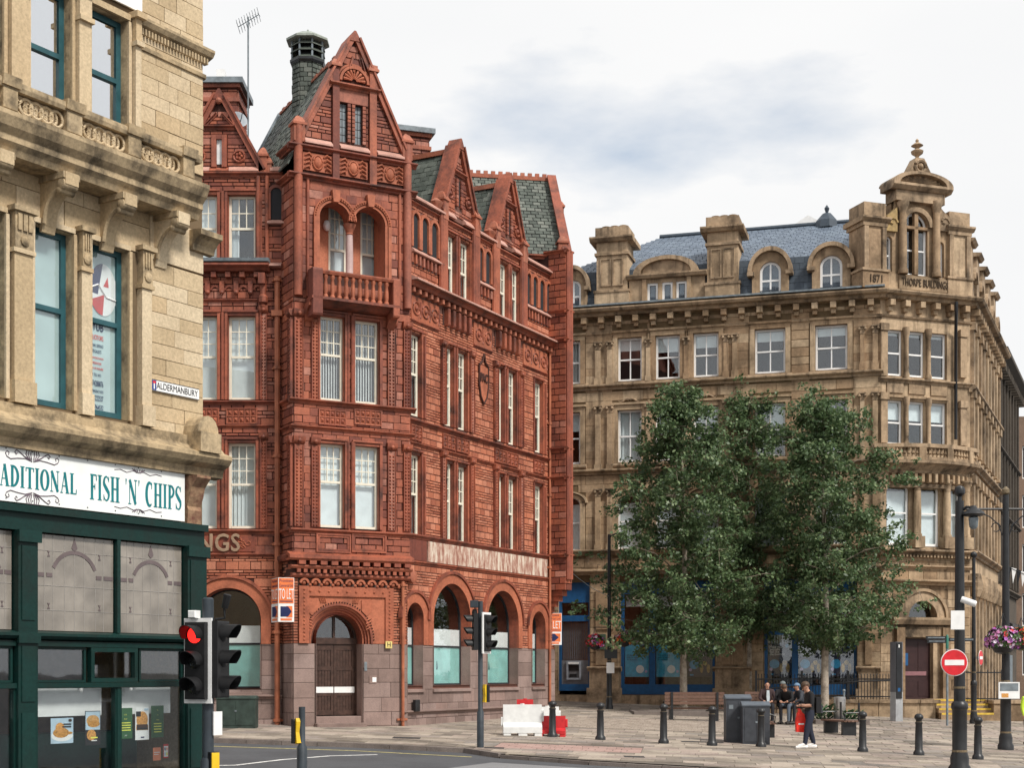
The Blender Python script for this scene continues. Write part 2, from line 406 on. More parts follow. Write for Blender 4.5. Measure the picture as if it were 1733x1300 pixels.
def sash(parent, F, u0, u1, z0, z1, d, cols=3, rows=3, split=0.5, bcols=1, mat=None, fw=0.075, bar=0.028, blind=None, rng=None, arch=None, glass=None, sillw=0.0):
    """sash window: frame, meeting rail and bars in one mesh (the window), panes and blind its children"""
    mat = mat or M_cream; glass = glass or M_glass
    mb = MB(); b = 0.05
    zt = z1 if arch is None else z1
    mb.box(F, u0, u0+fw, z0, zt, d-b, d); mb.box(F, u1-fw, u1, z0, zt, d-b, d)
    mb.box(F, u0+fw, u1-fw, z0, z0+fw*1.2, d-b, d+0.01)
    ztop = z1
    if arch is None: mb.box(F, u0+fw, u1-fw, z1-fw, z1, d-b, d)
    else:
        r = (u1-u0)/2; mb.arch(F, (u0+u1)/2, z1, r-fw, r, d-b, d, n=14, ry=arch/r); ztop = z1+arch*0.98
    zm = z0+(ztop-z0)*split
    mb.box(F, u0+fw, u1-fw, zm-0.035, zm+0.035, d-b, d+0.012)
    a0, a1 = u0+fw, u1-fw; tz = ztop-fw if arch is None else ztop-fw
    cw = (a1-a0)/cols
    for i in range(1, cols): mb.box(F, a0+cw*i-bar/2, a0+cw*i+bar/2, zm+0.035, tz, d-b+0.008, d-0.006)
    rh = (tz-zm-0.035)/rows
    for j in range(1, rows): mb.box(F, a0, a1, zm+0.035+rh*j-bar/2, zm+0.035+rh*j+bar/2, d-b+0.012, d-0.009)
    bw = (a1-a0)/bcols
    for i in range(1, bcols): mb.box(F, a0+bw*i-bar/2, a0+bw*i+bar/2, z0+fw, zm-0.035, d-b-0.008, d-0.014)
    win = mb.build('window', mat, parent)
    if arch is None:
        for i in range(cols):
            for j in range(rows):
                piece(win, 'pane', F, a0+cw*i+bar/2, a0+cw*(i+1)-bar/2, zm+0.035+rh*j+bar/2, zm+0.035+rh*(j+1)-bar/2, d-b*0.62, d-b*0.5, glass)
    else:
        k = MB(); rr = (u1-u0)/2-fw; c = (u0+u1)/2; kk = arch/((u1-u0)/2)
        k.prism(F, [(a0, zm+.035), (a1, zm+.035)]+[(c+rr*cos(pi*i/12), z1+rr*kk*sin(pi*i/12)) for i in range(13)], d-b*0.62, d-b*0.5)
        k.build('pane', glass, win)
    for i in range(bcols): piece(win, 'pane', F, a0+bw*i+bar/2*(i > 0), a0+bw*(i+1)-bar/2*(i < bcols-1), z0+fw*1.2, zm-0.035, d-b*0.8, d-b*0.68, glass)
    if sillw: piece(win, 'sill', F, u0-0.06, u1+0.06, z0-0.09, z0-0.002, d-0.05, d+sillw, mat)
    di = d-0.14
    if blind:
        kind, f = blind
        if kind == 'roller': piece(win, 'blind', F, u0+0.02, u1-0.02, z0+(z1-z0)*(1-f), z1-0.01, di-0.01, di, M_blind)
        elif kind == 'full': piece(win, 'blind', F, u0+0.02, u0+(u1-u0)*f, z0+0.02, z1-0.01, di-0.01, di, M_blind)
        elif kind in ('strips', 'curtain'):
            k = MB(); n = 9 if kind == 'strips' else 7; wdt = (u1-u0)*f/n
            for i in range(n):
                a = u0+wdt*i
                g = 0.30 if kind == 'strips' else 0.0
                P = [F.p(a+wdt*g, z0+0.03, di), F.p(a+wdt, z0+0.03, di-0.05), F.p(a+wdt, z1-0.01, di-0.05), F.p(a+wdt*g, z1-0.01, di)]
                P += [q-F.n*0.004 for q in P]; k.add(P, [(0, 1, 2, 3), (7, 6, 5, 4), (0, 4, 5, 1), (1, 5, 6, 2), (2, 6, 7, 3), (3, 7, 4, 0)])
            k.build('blind', M_strip if kind == 'strips' else M_blind, win)
    return win

# ================================================================ red terracotta building
TW = fr(497, 43.7, 62.0)                 # canted tower face, u 0..TL
TL = TW.U(693)
LW = fr(478, 44.62, 90.0)                # left wing, u runs from negative to 0
RF = fr(693, 45.85, 27.4)                # right wing, u 0..
RU = RF.U(928); RE = RU+.45
red = thing('red_terracotta_building', TW.p(TL/2, 0.1, 0), 'ornate red terracotta corner building with gabled slate roofs and arched windows', 'building')
def string(parent, F, u0, u1, z, h, pr, mat, name='string_course'):
    mb = MB(); mb.prof(F, u0, u1, [(-0.02, z), (pr*0.35, z), (pr*0.45, z+h*0.3), (pr*0.85, z+h*0.5), (pr, z+h*0.62), (pr, z+h*0.85), (pr*0.3, z+h), (-0.02, z+h)])
    return mb.build(name, mat, parent)
def coping(parent, F, u0, u1, z, h, pr, mat=None, name='coping'):
    mb = MB(); mb.prof(F, u0, u1, [(-0.02, z), (pr, z), (pr, z+h*0.25), (0.02, z+h), (-0.02, z+h)]); return mb.build(name, mat or M_pink, parent)
def pinnacle(parent, F, u, z0, z1, w, d0=0.0, cap=0.32):
    mb = MB(); zc = z1-cap
    G = F; h = w/2
    mb.box(G, u-h, u+h, z0, zc, d0-w, d0)
    mb.box(G, u-h*1.3, u+h*1.3, zc, zc+0.07, d0-w*1.15, d0+w*0.15)
    c = [G.p(a, zc+0.07, b) for a, b in ((u-h*1.2, d0+w*.1), (u+h*1.2, d0+w*.1), (u+h*1.2, d0-w*1.1), (u-h*1.2, d0-w*1.1))]
    c2 = [G.p(a, zc+0.07+cap*0.55, b) for a, b in ((u-h*.6, d0-w*.2), (u+h*.6, d0-w*.2), (u+h*.6, d0-w*.8), (u-h*.6, d0-w*.8))]
    mb.add(c+c2+[G.p(u, z1, d0-w/2)], [(0, 1, 5, 4), (1, 2, 6, 5), (2, 3, 7, 6), (3, 0, 4, 7), (4, 5, 8), (5, 6, 8), (6, 7, 8), (7, 4, 8)])
    return mb.build('pinnacle', M_pinn, parent)
M_pinn = stone('pinnacle_terracotta', [(0.36, 0.11, 0.06), (0.42, 0.16, 0.10)], 0.65, 0.6, (0.10, 0.045, 0.035), 2.0, 14, 0.2)
M_relief = stone('relief_terracotta', [(0.38, 0.115, 0.06), (0.44, 0.145, 0.078)], 0.65, 0.55, (0.09, 0.028, 0.018), 1.5, 14, 0.2)

# heights
zG = LW.Z(400, 1090.5)                   # granite top
z1b, z1t = LW.Z(410, 895), LW.Z(410, 750)
z2b, z2t = LW.Z(410, 677), LW.Z(410, 535)
z3b, z3t = LW.Z(410, 445), LW.Z(410, 330)
zE = TW.Z(497, 298)                      # string over loggia
zEL = LW.Z(410, 299)
blk = Blocks(); gbl = Blocks()

# ---- left wing
LU0 = -11.0
Lx = lambda px: LW.U(px)
lh = []; lwins = []
wins_x = [(386.5, 432.5), (322, 367.5), (257, 302), (192, 237)]
for (a, b) in wins_x:
    for (q, t, n) in ((z1b, z1t, 1), (z2b, z2t, 2), (z3b, z3t, 3)):
        lh.append(rect(Lx(a), Lx(b), q, t)); lwins.append((Lx(a), Lx(b), q, t, n))
niche = archpoly(Lx(459), Lx(477), LW.Z(468, 372), LW.Z(468, 328))
# big arched shop openings
la = []
for pc in (387, 225):
    c, r = Lx(pc), 54/56.0
    h = archpoly(c-r, c+r, LW.Z(400, 1166), LW.Z(400, 1051)); la.append((c, r, h))
holes = lh+[a[2] for a in la]
mb = MB(); mb.sheet(LW, rect(LU0, 0.3, -0.6, zEL+0.1), holes, 0.0); mb.build('wall', M_mortar, red)
lwall = [o for o in red.children if o.name.startswith('wall')][0]
def reveals(F, hs, d0, d1, mat):
    for h in hs: MB().reveal(F, h, d0, d1).build('reveal', mat, red)
reveals(LW, lh, .04, -.3, M_terra); reveals(LW, [a[2] for a in la], .04, -.4, M_terra)
gh = [grow(a[2], 0.30) for a in la]
allh = [grow(h, 0.02) for h in lh]+gh+[grow(niche, .12)]
zl_arch = LW.Z(400, 939)
# masonry in bands: brick in the arch zone, blocks higher
blk.fill(LW, LU0, 0, zG+0.02, zG+0.95, 0.085, 0.30, 0.03, M_brick, allh, 0.016)
blk.fill(LW, LU0, 0, zG+0.95, zl_arch, [0.085, 0.085, 0.085, 0.26], 0.36, 0.03, M_brick, allh, 0.016)
blk.fill(LW, LU0, 0, zl_arch, z1b-0.06, 0.27, 0.42, 0.03, M_terra, allh)
for (a, b) in ((z1b-0.06, z1t+0.3), (z1t+0.3, z2b), (z2b, z2t+0.3), (z2t+0.3, z3b-0.1), (z3b-0.1, zEL)):
    blk.fill(LW, LU0, 0, a, b, [0.22, 0.22, 0.11, 0.11], 0.36, 0.03, M_terra, allh)
ghl = [grow(a[2], 0.02) for a in la]
gbl.fill(LW, LU0, -0.02, 0.52-0.2, zG, [0.46, 0.44, 0.42], 0.75, 0.03, M_granite, ghl, 0.012)
gbl.fill(LW, LU0, -0.02, -0.5, 0.5-0.2+0.02, [0.42], 0.8, 0.12, M_granite, [], 0.012)
string(red, LW, LU0, 0.0, LW.Z(400, 1184), 0.14, 0.13, M_granite, 'plinth_moulding')
# arch rings, glazing with white band and pale green board
def arch_window(F, c, r, h, zsill, zs, wt=None):
    m = MB(); m.arch(F, c, zs, r+0.02, r+0.32, -0.02, 0.06, n=26); m.box(F, c+r+0.02, c+r+0.32, zG, zs, -0.02, 0.06); m.box(F, c-r-0.32, c-r-0.02, zG, zs, -0.02, 0.06)
    ring = m.build('arch_ring', M_relief, red)
    m = MB(); m.arch(F, c, zs, r+0.33, r+0.42, -0.02, 0.11, n=26); m.build('hood_mould', M_mould, ring)
    nv = 9
    for i in range(nv):
        if r < 0.5 and i % 2: continue
        a0 = 180*i/nv
    z_a, z_b = F.Z(400 if F is LW else 735, 1090 if F is LW else 1094), F.Z(400 if F is LW else 735, 1059 if F is LW else 1064)
    d = -0.34
    m = MB(); m.box(F, c-r, c-r+.05, zsill, zs, d-.05, d+.02); m.box(F, c+r-.05, c+r, zsill, zs, d-.05, d+.02); m.box(F, c-r+.05, c+r-.05, zsill, zsill+.06, d-.05, d+.02)
    m.box(F, c-r+.05, c+r-.05, z_a-.03, z_a+.03, d-.05, d+.02); m.arch(F, c, zs, r-.05, r, d-.05, d+.02, n=20)
    w_ = m.build('shop_window', M_dark, red)
    piece(w_, 'pane', F, c-r+.05, c+r-.05, zsill+.06, z_b, d+.0, d+.008, M_glass)
    for s_ in (-1, 1): u = c+s_*r; piece(w_, 'jamb', F, u-.007, u+.007, zsill, zG, d+.03, .052, M_granite)
    piece(w_, 'green_board', F, c-r+.05, c+r-.05, zsill+.06, z_a-.03, d-.03, d-.01, M_aqua)
    if r > .8: k = MB(); q = (c-r*.28, (zsill+z_a)/2); k.prism(F, [(q[0]-.05, q[1]-.12), (q[0]+.06, q[1]-.12), (q[0]+.06, q[1]-.02), (q[0]+.015, q[1]+.16), (q[0]-.015, q[1]+.16), (q[0]-.03, q[1]-.02)], d-.011, d-.006); k.build('drip_mark', M_drip, w_)
    piece(w_, 'white_panel', F, c-r+.05, c+r-.05, z_a+.03, z_b, d-.03, d-.01, M_white)
    k = MB(); rr = r-.05; a0 = max(0.0, math.asin(max(-1, min(1, (z_b-zs)/rr)))) if z_b > zs else 0
    P = ([] if z_b > zs else [(c-rr, z_b), (c+rr, z_b)])+[(c+rr*cos(a0+(pi-2*a0)*i/16), zs+rr*sin(a0+(pi-2*a0)*i/16)) for i in range(17)]
    k.prism(F, P, d-.03, d-.015); k.build('pane', M_glass, w_)
    m = MB(); m.prof(F, c-r-0.05, c+r+0.05, [(-.3, zsill), (0.0, zsill-0.1), (0.10, zsill-0.12), (0.10, zsill-0.2), (-.3, zsill-.2)]); m.build('sill', M_granite, red)
    return w_
M_drip = plain('teal_drip', (.02, .12, .13), .5)
M_aqua = plain('aqua_board', (0.30, 0.58, 0.54), 0.55, var=0.16, scale=2.5)
for (c, r, h) in la: arch_window(LW, c, r, h, h[0][1], LW.Z(400, 1051))
# windows
for i, (a, b, q, t, n) in enumerate(lwins):
    bl = [('strips', 1.0), ('full', 0.97), ('roller', 0.55), ('strips', 0.9), ('full', 1.0), ('curtain', 0.45)][(i*5+n) % 6]
    if n == 1 and i < 3: bl = ('curtain', 1.0)
    if n == 3 and i < 3: bl = ('curtain', 0.33)
    if n == 2 and i < 3: bl = ('full', 1.0)
    sash(red, LW, a, b, q, t, -0.14, 3 if not (n == 1 and i < 3) else 3, 3 if n != 3 else 2, 0.52, mat=M_cream, blind=bl)
    # moulded surround with a label over the head
    e = 0.10
    m = MB(); m.box(LW, a-e, a-0.015, q, t+e, -0.02, 0.075); m.box(LW, b+0.015, b+e, q, t+e, -0.02, 0.075); m.box(LW, a-e, b+e, t+e+.005, t+e+0.07, -0.02, 0.10); m.box(LW, a-.01, b+.01, t+0.01, t+e-.01, -0.02, 0.05)
    m.tube([LW.p(a-e*1.7, q, .06), LW.p(a-e*1.7, t+.1, .06)], .045, 6); m.tube([LW.p(b+e*1.7, q, .06), LW.p(b+e*1.7, t+.1, .06)], .045, 6)
    m.build('window_surround', M_mould, red)
# strings and cornices of the left wing
for (y, h, p) in ((905, 0.16, 0.12), (943, 0.11, 0.09), (686, 0.14, 0.14), (725, 0.10, 0.10), (300, 0.15, 0.15), (512, 0.10, 0.10)):
    string(red, LW, LU0, 0.02, LW.Z(410, y), h, p, M_mould)
zc = LW.Z(410, 463)
m = MB(); m.prof(LW, LU0, Lx(458), [(-.02, zc), (0.22, zc+0.02), (0.30, zc+.1), (0.42, zc+.16), (0.42, zc+.22), (-.02, zc+.26)]); m.build('cornice', M_mould, red)
m = MB(); m.prof(LW, LU0, Lx(458), [(-.02, zc+.265), (0.44, zc+.265), (0.46, zc+.36), (0.3, zc+.39), (-.02, zc+.39)]); m.build('gutter', M_lead, red)
x = -0.75
while x > LU0:
    piece(red, 'modillion', LW, x-.08, x+.08, zc-.17, zc-.005, 0.02, 0.26, M_mould, .06); x -= 0.43
mm = MB(); mm.box(WF, -.07, .07, -.20, 0.12, 0, .10); mm.ball(WF.p(0, -.22, .08), .075, 8, 6); corb = mesh_of(mm, M_mould, True)
x = -0.95
while x > LU0:
    inst(red, 'corbel', corb, LW.p(x, LW.Z(410, 484), .03), LW)
    k = MB(); k.arch(LW, x+.215, LW.Z(410, 492), .10, .155, .02, .07, n=8); k.build('relief_arch', M_mould, red); x -= 0.43
m = MB(); q = LW.p(Lx(446), LW.Z(446, 490), .12)
m.box(LW, Lx(440), Lx(451), LW.Z(446, 484), LW.Z(446, 466), 0, .34); m.lathe(LW.p(Lx(446), LW.Z(446, 528), .1), [(.02, 0), (.08, .06), (.11, .16), (.06, .2), (.14, .26), (.15, .42), (.09, .5), (.11, .8)], 8); m.build('bracket', M_mould, red, True)
# relief panels of studs between the storeys
def stud_panel(F, a, b, q, t, nu=5, nv=2):
    p = piece(red, 'stud_panel', F, a, b, q, t, 0.02, 0.045, M_relief)
    k = MB(); du, dv = (b-a)/nu, (t-q)/nv
    for i in range(nu):
        for j in range(nv):
            u, z = a+du*(i+.5), q+dv*(j+.5)
            P = [F.p(u-du*.33, z-dv*.33, .045), F.p(u+du*.33, z-dv*.33, .045), F.p(u+du*.33, z+dv*.33, .045), F.p(u-du*.33, z+dv*.33, .045)]
            P += [F.p(u, z, .10)]; k.add(P, [(0, 1, 4), (1, 2, 4), (2, 3, 4), (3, 0, 4)])
    k.box(F, a-.03, b+.03, q-.03, q, .02, .075); k.box(F, a-.03, b+.03, t, t+.03, .02, .075); k.box(F, a-.03, a, q, t, .02, .075); k.box(F, b, b+.03, q, t, .02, .075)
    for i in range(1, nu): k.box(F, a+du*i-.012, a+du*i+.012, q, t, .045, .07)
    for j in range(1, nv): k.box(F, a, b, q+dv*j-.012, q+dv*j+.012, .045, .068)
    k.build('studs', M_mould, p, kind='stuff')
for (a, b) in wins_x: stud_panel(LW, Lx(a)-.03, Lx(b)+.03, LW.Z(410, 717), LW.Z(410, 693))
# pilaster strips with nailhead ornament
def nail_strip(F, a, b, q, t, d=0.06, cols=2, step=0.105):
    p = piece(red, 'pilaster', F, a, b, q, t, -.02, d, M_terra)
    k = MB(); du = (b-a)/cols; n = int((t-q)/step)
    for j in range(n):
        for i in range(cols):
            u, z = a+du*(i+.5), q+step*(j+.5); e = min(du, step)*.30
            k.add([F.p(u-e, z-e, d), F.p(u+e, z-e, d), F.p(u+e, z+e, d), F.p(u-e, z+e, d), F.p(u, z, d+.05)], [(0, 1, 4), (1, 2, 4), (2, 3, 4), (3, 0, 4)])
    k.box(F, a-.025, a-.002, q, t, d-.05, d+.035); k.box(F, b+.002, b+.025, q, t, d-.05, d+.035)
    k.build('nailheads', M_mould, p, kind='stuff')
    m = MB(); m.prof(F, a-.06, b+.06, [(0, t+.02), (.1, t+.05), (.16, t+.14), (.17, t+.24), (0, t+.26)]); m.ball(F.p((a+b)/2, t+.12, .13), .07, 8, 6); m.build('capital', M_mould, p, True)
for (q, t) in ((z1b, z1t+.05), (z2b, z2t+.05)): nail_strip(LW, Lx(442.5), Lx(451), q, t)
m = MB()
for px in (437.5, 452.5):
    m = MB(); m.tube([LW.p(Lx(px), z3b, .07), LW.p(Lx(px), zEL, .07)], .06, 8); m.build('shaft', M_mould, red, True)
# niche
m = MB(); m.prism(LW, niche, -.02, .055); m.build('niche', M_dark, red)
m = MB(); cN = (niche[0][0]+niche[1][0])/2; rN = (niche[1][0]-niche[0][0])/2
m.arch(LW, cN, LW.Z(468, 328), rN+.005, rN+.1, -.02, .09, n=12); m.box(LW, cN-rN-.1, cN-rN-.005, LW.Z(468, 372), LW.Z(468, 328), -.02, .09); m.box(LW, cN+rN+.005, cN+rN+.1, LW.Z(468, 372), LW.Z(468, 328), -.02, .09); m.build('niche_surround', M_terra, red)
coping(red, LW, cN-.25, cN+.25, LW.Z(468, 381), .16, .22)
coping(red, LW, Lx(458), 0, LW.Z(468, 454), .17, .30)
# lettered frieze NGS
def text_mesh(txt, size, extr, mat, name, parent, F, u, z, d, align='CENTER', sx=1.0, font_scale=1.0, bevel=0.0, space=1.0, shear=0.0):
    cu = bpy.data.curves.new('t', 'FONT'); cu.body = txt; cu.size = size; cu.extrude = extr; cu.align_x = align; cu.align_y = 'CENTER'; cu.space_character = space; cu.bevel_depth = bevel; cu.resolution_u = 3; cu.shear = shear
    o = bpy.data.objects.new('t', cu); COL.objects.link(o)
    dg = bpy.context.evaluated_depsgraph_get(); me = bpy.data.meshes.new_from_object(o.evaluated_get(dg)); bpy.data.objects.remove(o); bpy.data.curves.remove(cu)
    me.materials.clear(); me.materials.append(mat)
    R = Matrix((F.u, F.v, F.n)).transposed().to_4x4()
    ob = bpy.data.objects.new(name, me); COL.objects.link(ob); ob.parent = parent
    M = Matrix.Translation(F.p(u, z, d)) @ R @ Matrix.Diagonal((sx, 1, 1, 1))
    ob.matrix_basis = worldloc(parent).inverted() @ M if parent is not None else M
    return ob
M_letter = stone('carved_letter', [(0.30, 0.20, 0.13), (0.35, 0.24, 0.16)], 0.8, 0.4, (0.12, 0.06, 0.04), 4, 20, .2)
zq, zt_ = LW.Z(400, 934), LW.Z(400, 908)
fz = piece(red, 'lettered_frieze', LW, Lx(250), Lx(432), zq, zt_, .01, .05, M_mould)
text_mesh('NGS', .74, .03, M_letter, 'raised_letters', fz, LW, (Lx(338)+Lx(404))/2, (zq+zt_)/2, .075, sx=0.86, bevel=.014, space=1.06)
k = MB()
for i in range(26):
    px = random.uniform(255, 430); 
    if 338 < px < 404: continue
    a0 = random.uniform(0, 6.3); r0 = random.uniform(.05, .11); c = (Lx(px), random.uniform(zq+.1, zt_-.1))
    k.tube([LW.p(c[0]+r0*(1-t/9)*cos(a0+t*.8), c[1]+r0*(1-t/9)*sin(a0+t*.8), .06) for t in range(8)], .016, 4)
k.build('scrollwork', M_relief, fz, kind='stuff')
# left gable
GLc = Lx(371.5); GLp = LW.Z(371.5, 166); GLb = zEL+.12; hw = Lx(440)-GLc
gp = [(GLc-hw, GLb), (GLc+hw, GLb), (GLc+.03, GLp), (GLc-.03, GLp)]
m = MB(); m.prism(LW, gp, -.35, 0); m.build('gable', M_mortar, red)
slot = rect(GLc-.08, GLc+.08, LW.Z(374, 278), LW.Z(374, 237))
blk.fill(LW, GLc-hw, GLc+hw, GLb, GLp-.4, [.2, .11, .11], .34, .025, M_terra, [grow(slot, .16)], poly=gp)
m = MB(); m.box(LW, slot[0][0], slot[1][0], slot[0][1], slot[2][1], 0, .015); gs = m.build('slit_window', M_strip, red)
m = MB(); u0, u1, q, t = slot[0][0], slot[1][0], slot[0][1], slot[2][1]
m.box(LW, u0-.15, u0-.002, q-.1, t+.14, 0, .09); m.box(LW, u1+.002, u1+.15, q-.1, t+.14, 0, .09); m.box(LW, u0, u1, t+.002, t+.14, 0, .10); m.build('slit_surround', M_terra, red)
coping(red, LW, u0-.2, u1+.2, q-.25, .14, .16, M_terra); string(red, LW, GLc-.45, GLc+.45, LW.Z(374, 220), .14, .14, M_mould)
def verge(F, a, b, wid, d0, d1, mat, name='verge_coping'):     # sloped coping from (u,z) a to b
    dx, dz = b[0]-a[0], b[1]-a[1]; Ln = math.hypot(dx, dz); nx, nz_ = -dz/Ln, dx/Ln
    if nz_ < 0: nx, nz_ = -nx, -nz_
    P = [(a[0], a[1]), (b[0], b[1]), (b[0]+nx*wid, b[1]+nz_*wid), (a[0]+nx*wid, a[1]+nz_*wid)]
    mb = MB(); mb.prism(F, P, d0, d1); mb.prism(F, [(p[0]+nx*wid*1.02, p[1]+nz_*wid*1.02) for p in P[:2]]+[(P[1][0]+nx*wid*1.5, P[1][1]+nz_*wid*1.5), (P[0][0]+nx*wid*1.5, P[0][1]+nz_*wid*1.5)], d0-.06, d1+.06)
    return mb.build(name, mat, red)
def apex(F, u, z, d0, d1, w=.13):
    mb = MB(); mb.prism(F, [(u-w*1.6, z-.05), (u+w*1.6, z-.05), (u+.03, z+w*2.0), (u-.03, z+w*2.0)], d0-.02, d1+.02); return mb.build('gable_apex', M_mould, red)
apex(LW, GLc, GLp, -.4, .1)
verge(LW, (GLc-hw, GLb), (GLc, GLp), .14, -.4, .1, M_mould); verge(LW, (GLc, GLp+.003), (GLc+hw, GLb+.003), .14, -.4, .1, M_mould)
verge(LW, (GLc+.04, GLp-.5), (GLc+.42, LW.Z(374, 216)), .05, 0, .06, M_mould, 'gable_tracery'); verge(LW, (GLc-.42, LW.Z(374, 216)), (GLc-.04, GLp-.5), .05, 0, .06, M_mould, 'gable_tracery')
for s_ in (-1, 1):
    k = MB(); c = (GLc+s_*.60, LW.Z(374, 265))
    k.tube([LW.p(c[0]+.17*cos(t*pi/8), c[1]+.17*sin(t*pi/8), .05) for t in range(16)], .035, 5, True)
    for t in range(5): k.ball(LW.p(c[0]+.08*cos(t*1.257), c[1]+.08*sin(t*1.257), .05), .05, 6, 4)
    k.build('rosette', M_mould, red)
k = MB(); k.ball(LW.p(GLc, GLp-.12, .12), .1, 8, 6); k.build('gable_finial', M_pinn, red)
pinnacle(red, LW, Lx(445.5), zEL+.1, LW.Z(445, 248), .26, .1); pinnacle(red, LW, Lx(455), zEL+.1, LW.Z(455, 266), .18, .05, .2)
coping(red, LW, Lx(388), Lx(438), zEL+.14, .16, .12); coping(red, LW, Lx(458), 0, zEL+.14, .16, .12); coping(red, LW, Lx(305), Lx(355), zEL+.14, .16, .12)

# ---- tower: lower face a little behind the upper
zT0 = TW.Z(520, 975)                      # under the corbel table
z1bt, z1tt = TW.Z(560, 893.5), TW.Z(560, 751.5)
z2bt, z2tt = TW.Z(560, 678.5), TW.Z(560, 536)
Tx = lambda px: TW.U(px)
TD = TW.off(dd=-0.14)
dc, dr = (TD.U(534)+TD.U(612))/2, (TD.U(612)-TD.U(534))/2
zds = TD.Z(573, 1083); zfl = 0.42
door_h = archpoly(dc-dr, dc+dr, zfl-.35, zds)
th = []
tw_w = []
for (a, b) in ((541.5, 582), (600.5, 641)):
    for (q, t, n) in ((z1bt, z1tt, 1), (z2bt, z2tt, 2)): th.append(rect(Tx(a), Tx(b), q, t)); tw_w.append((Tx(a), Tx(b), q, t, n))
zLf = TW.Z(560, 462)                       # loggia floor
zLs1 = TW.Z(566, 366)
lo = []
for (a, b) in ((540, 591), (598.5, 650)): 
    lo.append(archpoly(Tx(a), Tx(b), zLf, zLs1-.1))
lo_full = [(Tx(540), zLf), (Tx(650), zLf)]+lo[1][2:]+lo[0][2:]
lo2 = [grow(h, .16) for h in lo]+[rect(Tx(585), Tx(604), zLf, zLs1+.25)]
TDs = rect(0.02, TL-.02, -.6, zT0+.1)
portal_h = archpoly(dc-dr-.345, dc+dr+.345, zG+.002, zds, 24)
m = MB(); m.sheet(TD, TDs, [door_h[:2]+[(dc+dr, zG), (dc+dr+.345, zG)]+portal_h[2:]+[(dc-dr-.345, zG), (dc-dr, zG)]], 0); m.build('wall', M_gjoint, red)
blk.fill(TD, .02, TD.U(504), zG, zT0, .085, .3, .03, M_brick, [], .014)
m = MB(); m.sheet(TW, rect(0, TL, zT0, zE+.05), th+[lo_full], 0); twall = m.build('wall', M_mortar, red)
reveals(TW, th, .04, -.3, M_terra); reveals(TW, [lo_full], .04, -.45, M_terra); reveals(TD, [door_h], .05, -.55, M_terra)
for s_ in (-1, 1): u = dc+s_*dr; piece(red, 'jamb', TD, u-.006, u+.006, 0, zG, -.5, .046, M_granite)
# soffit, returns
m = MB(); R1 = Frame(TW.p(0, 0, -1.35), TW.n); R2 = Frame(TW.p(TL, 0, 0), -TW.n)   # left and right returns
m.sheet(R1, rect(0, 1.35, zT0, zE+.05), [], 0); m.sheet(R2, rect(0, 2.2, zT0, zE+.05), [], 0); m.sheet(R1, rect(0, 1.23, -.6, zT0+.1), [], -.03); m.sheet(R2, rect(.1, 2.2, -.6, zT0+.1), [], -.03)
m.add([TW.p(0, zT0, 0), TW.p(TL, zT0, 0), TW.p(TL, zT0, -2), TW.p(0, zT0, -2)], [(0, 1, 2, 3)])
m.build('wall', M_mortar, red)
th2 = [grow(h, .02) for h in th]+lo2
for (a, b, hh) in ((TW.Z(520, 940), z1bt-.1, .19), (z1bt-.1, TW.Z(520, 716), .24), (TW.Z(520, 716), TW.Z(520, 690), .22), (TW.Z(520, 690), TW.Z(520, 505), .24), (TW.Z(520, 505), zE, .25)):
    blk.fill(TW, 0, TL, a, b, hh, .40, .03, M_terra, th2)
    blk.fill(R1, .0, 1.35, a, b, hh, .42, .03, M_terra, []); blk.fill(R2, 0, 2.0, a, b, hh, .42, .03, M_terra, [])
gb = [grow(door_h, .04)]
gbl.fill(TD, .03, TL-.03, -.35, zG, [.46, .42, .44], .72, .04, M_granite, gb, .012); gbl.fill(R1, 0, 1.2, -.35, zG, [.46, .42, .44], .6, .0, M_granite, [], .012); gbl.fill(R2, .12, 2, -.35, zG, .45, .6, .0, M_granite, [], .012)
blk.fill(R1, 0, 1.2, zG, zT0+.6, .085, .3, .0, M_brick, [], .016); blk.fill(R2, .12, 2, zG, zT0, .085, .3, .0, M_brick, [], .016)
blk.fill(TD, TD.U(664), TL-.03, zG, zT0, .085, .3, .03, M_brick, [], .016)
# portal: moulded frame and arch orders
pa, pb = TD.U(504.5), TD.U(664); ia, ib = TD.U(521.5), TD.U(650.5); zi = TD.Z(560, 1010); zo = TD.Z(560, 993.5)
m = MB(); outl = [(pa, zG+.01), (pb, zG+.01), (pb, zo), (pa, zo)]
dh2 = archpoly(dc-dr-.36, dc+dr+.36, zG+.011, zds)
m.sheet(TD, [(pa, zG+.01), (ia, zG+.01), (ia, zi), (ib, zi), (ib, zG+.01), (pb, zG+.01), (pb, zo), (pa, zo)], [], .10, 0)
m.add([TD.p(*a, .10) for a in outl]+[TD.p(*a, 0) for a in outl], [(0, 4, 7, 3), (1, 2, 6, 5), (3, 7, 6, 2)])
m.add([TD.p(ia, zG, .1), TD.p(ia, zi, .1), TD.p(ib, zi, .1), TD.p(ib, zG, .1), TD.p(ia, zG, .03), TD.p(ia, zi, .03), TD.p(ib, zi, .03), TD.p(ib, zG, .03)], [(0, 1, 5, 4), (1, 2, 6, 5), (2, 3, 7, 6)])
portal = m.build('portal_frame', M_relief, red, recalc=False)
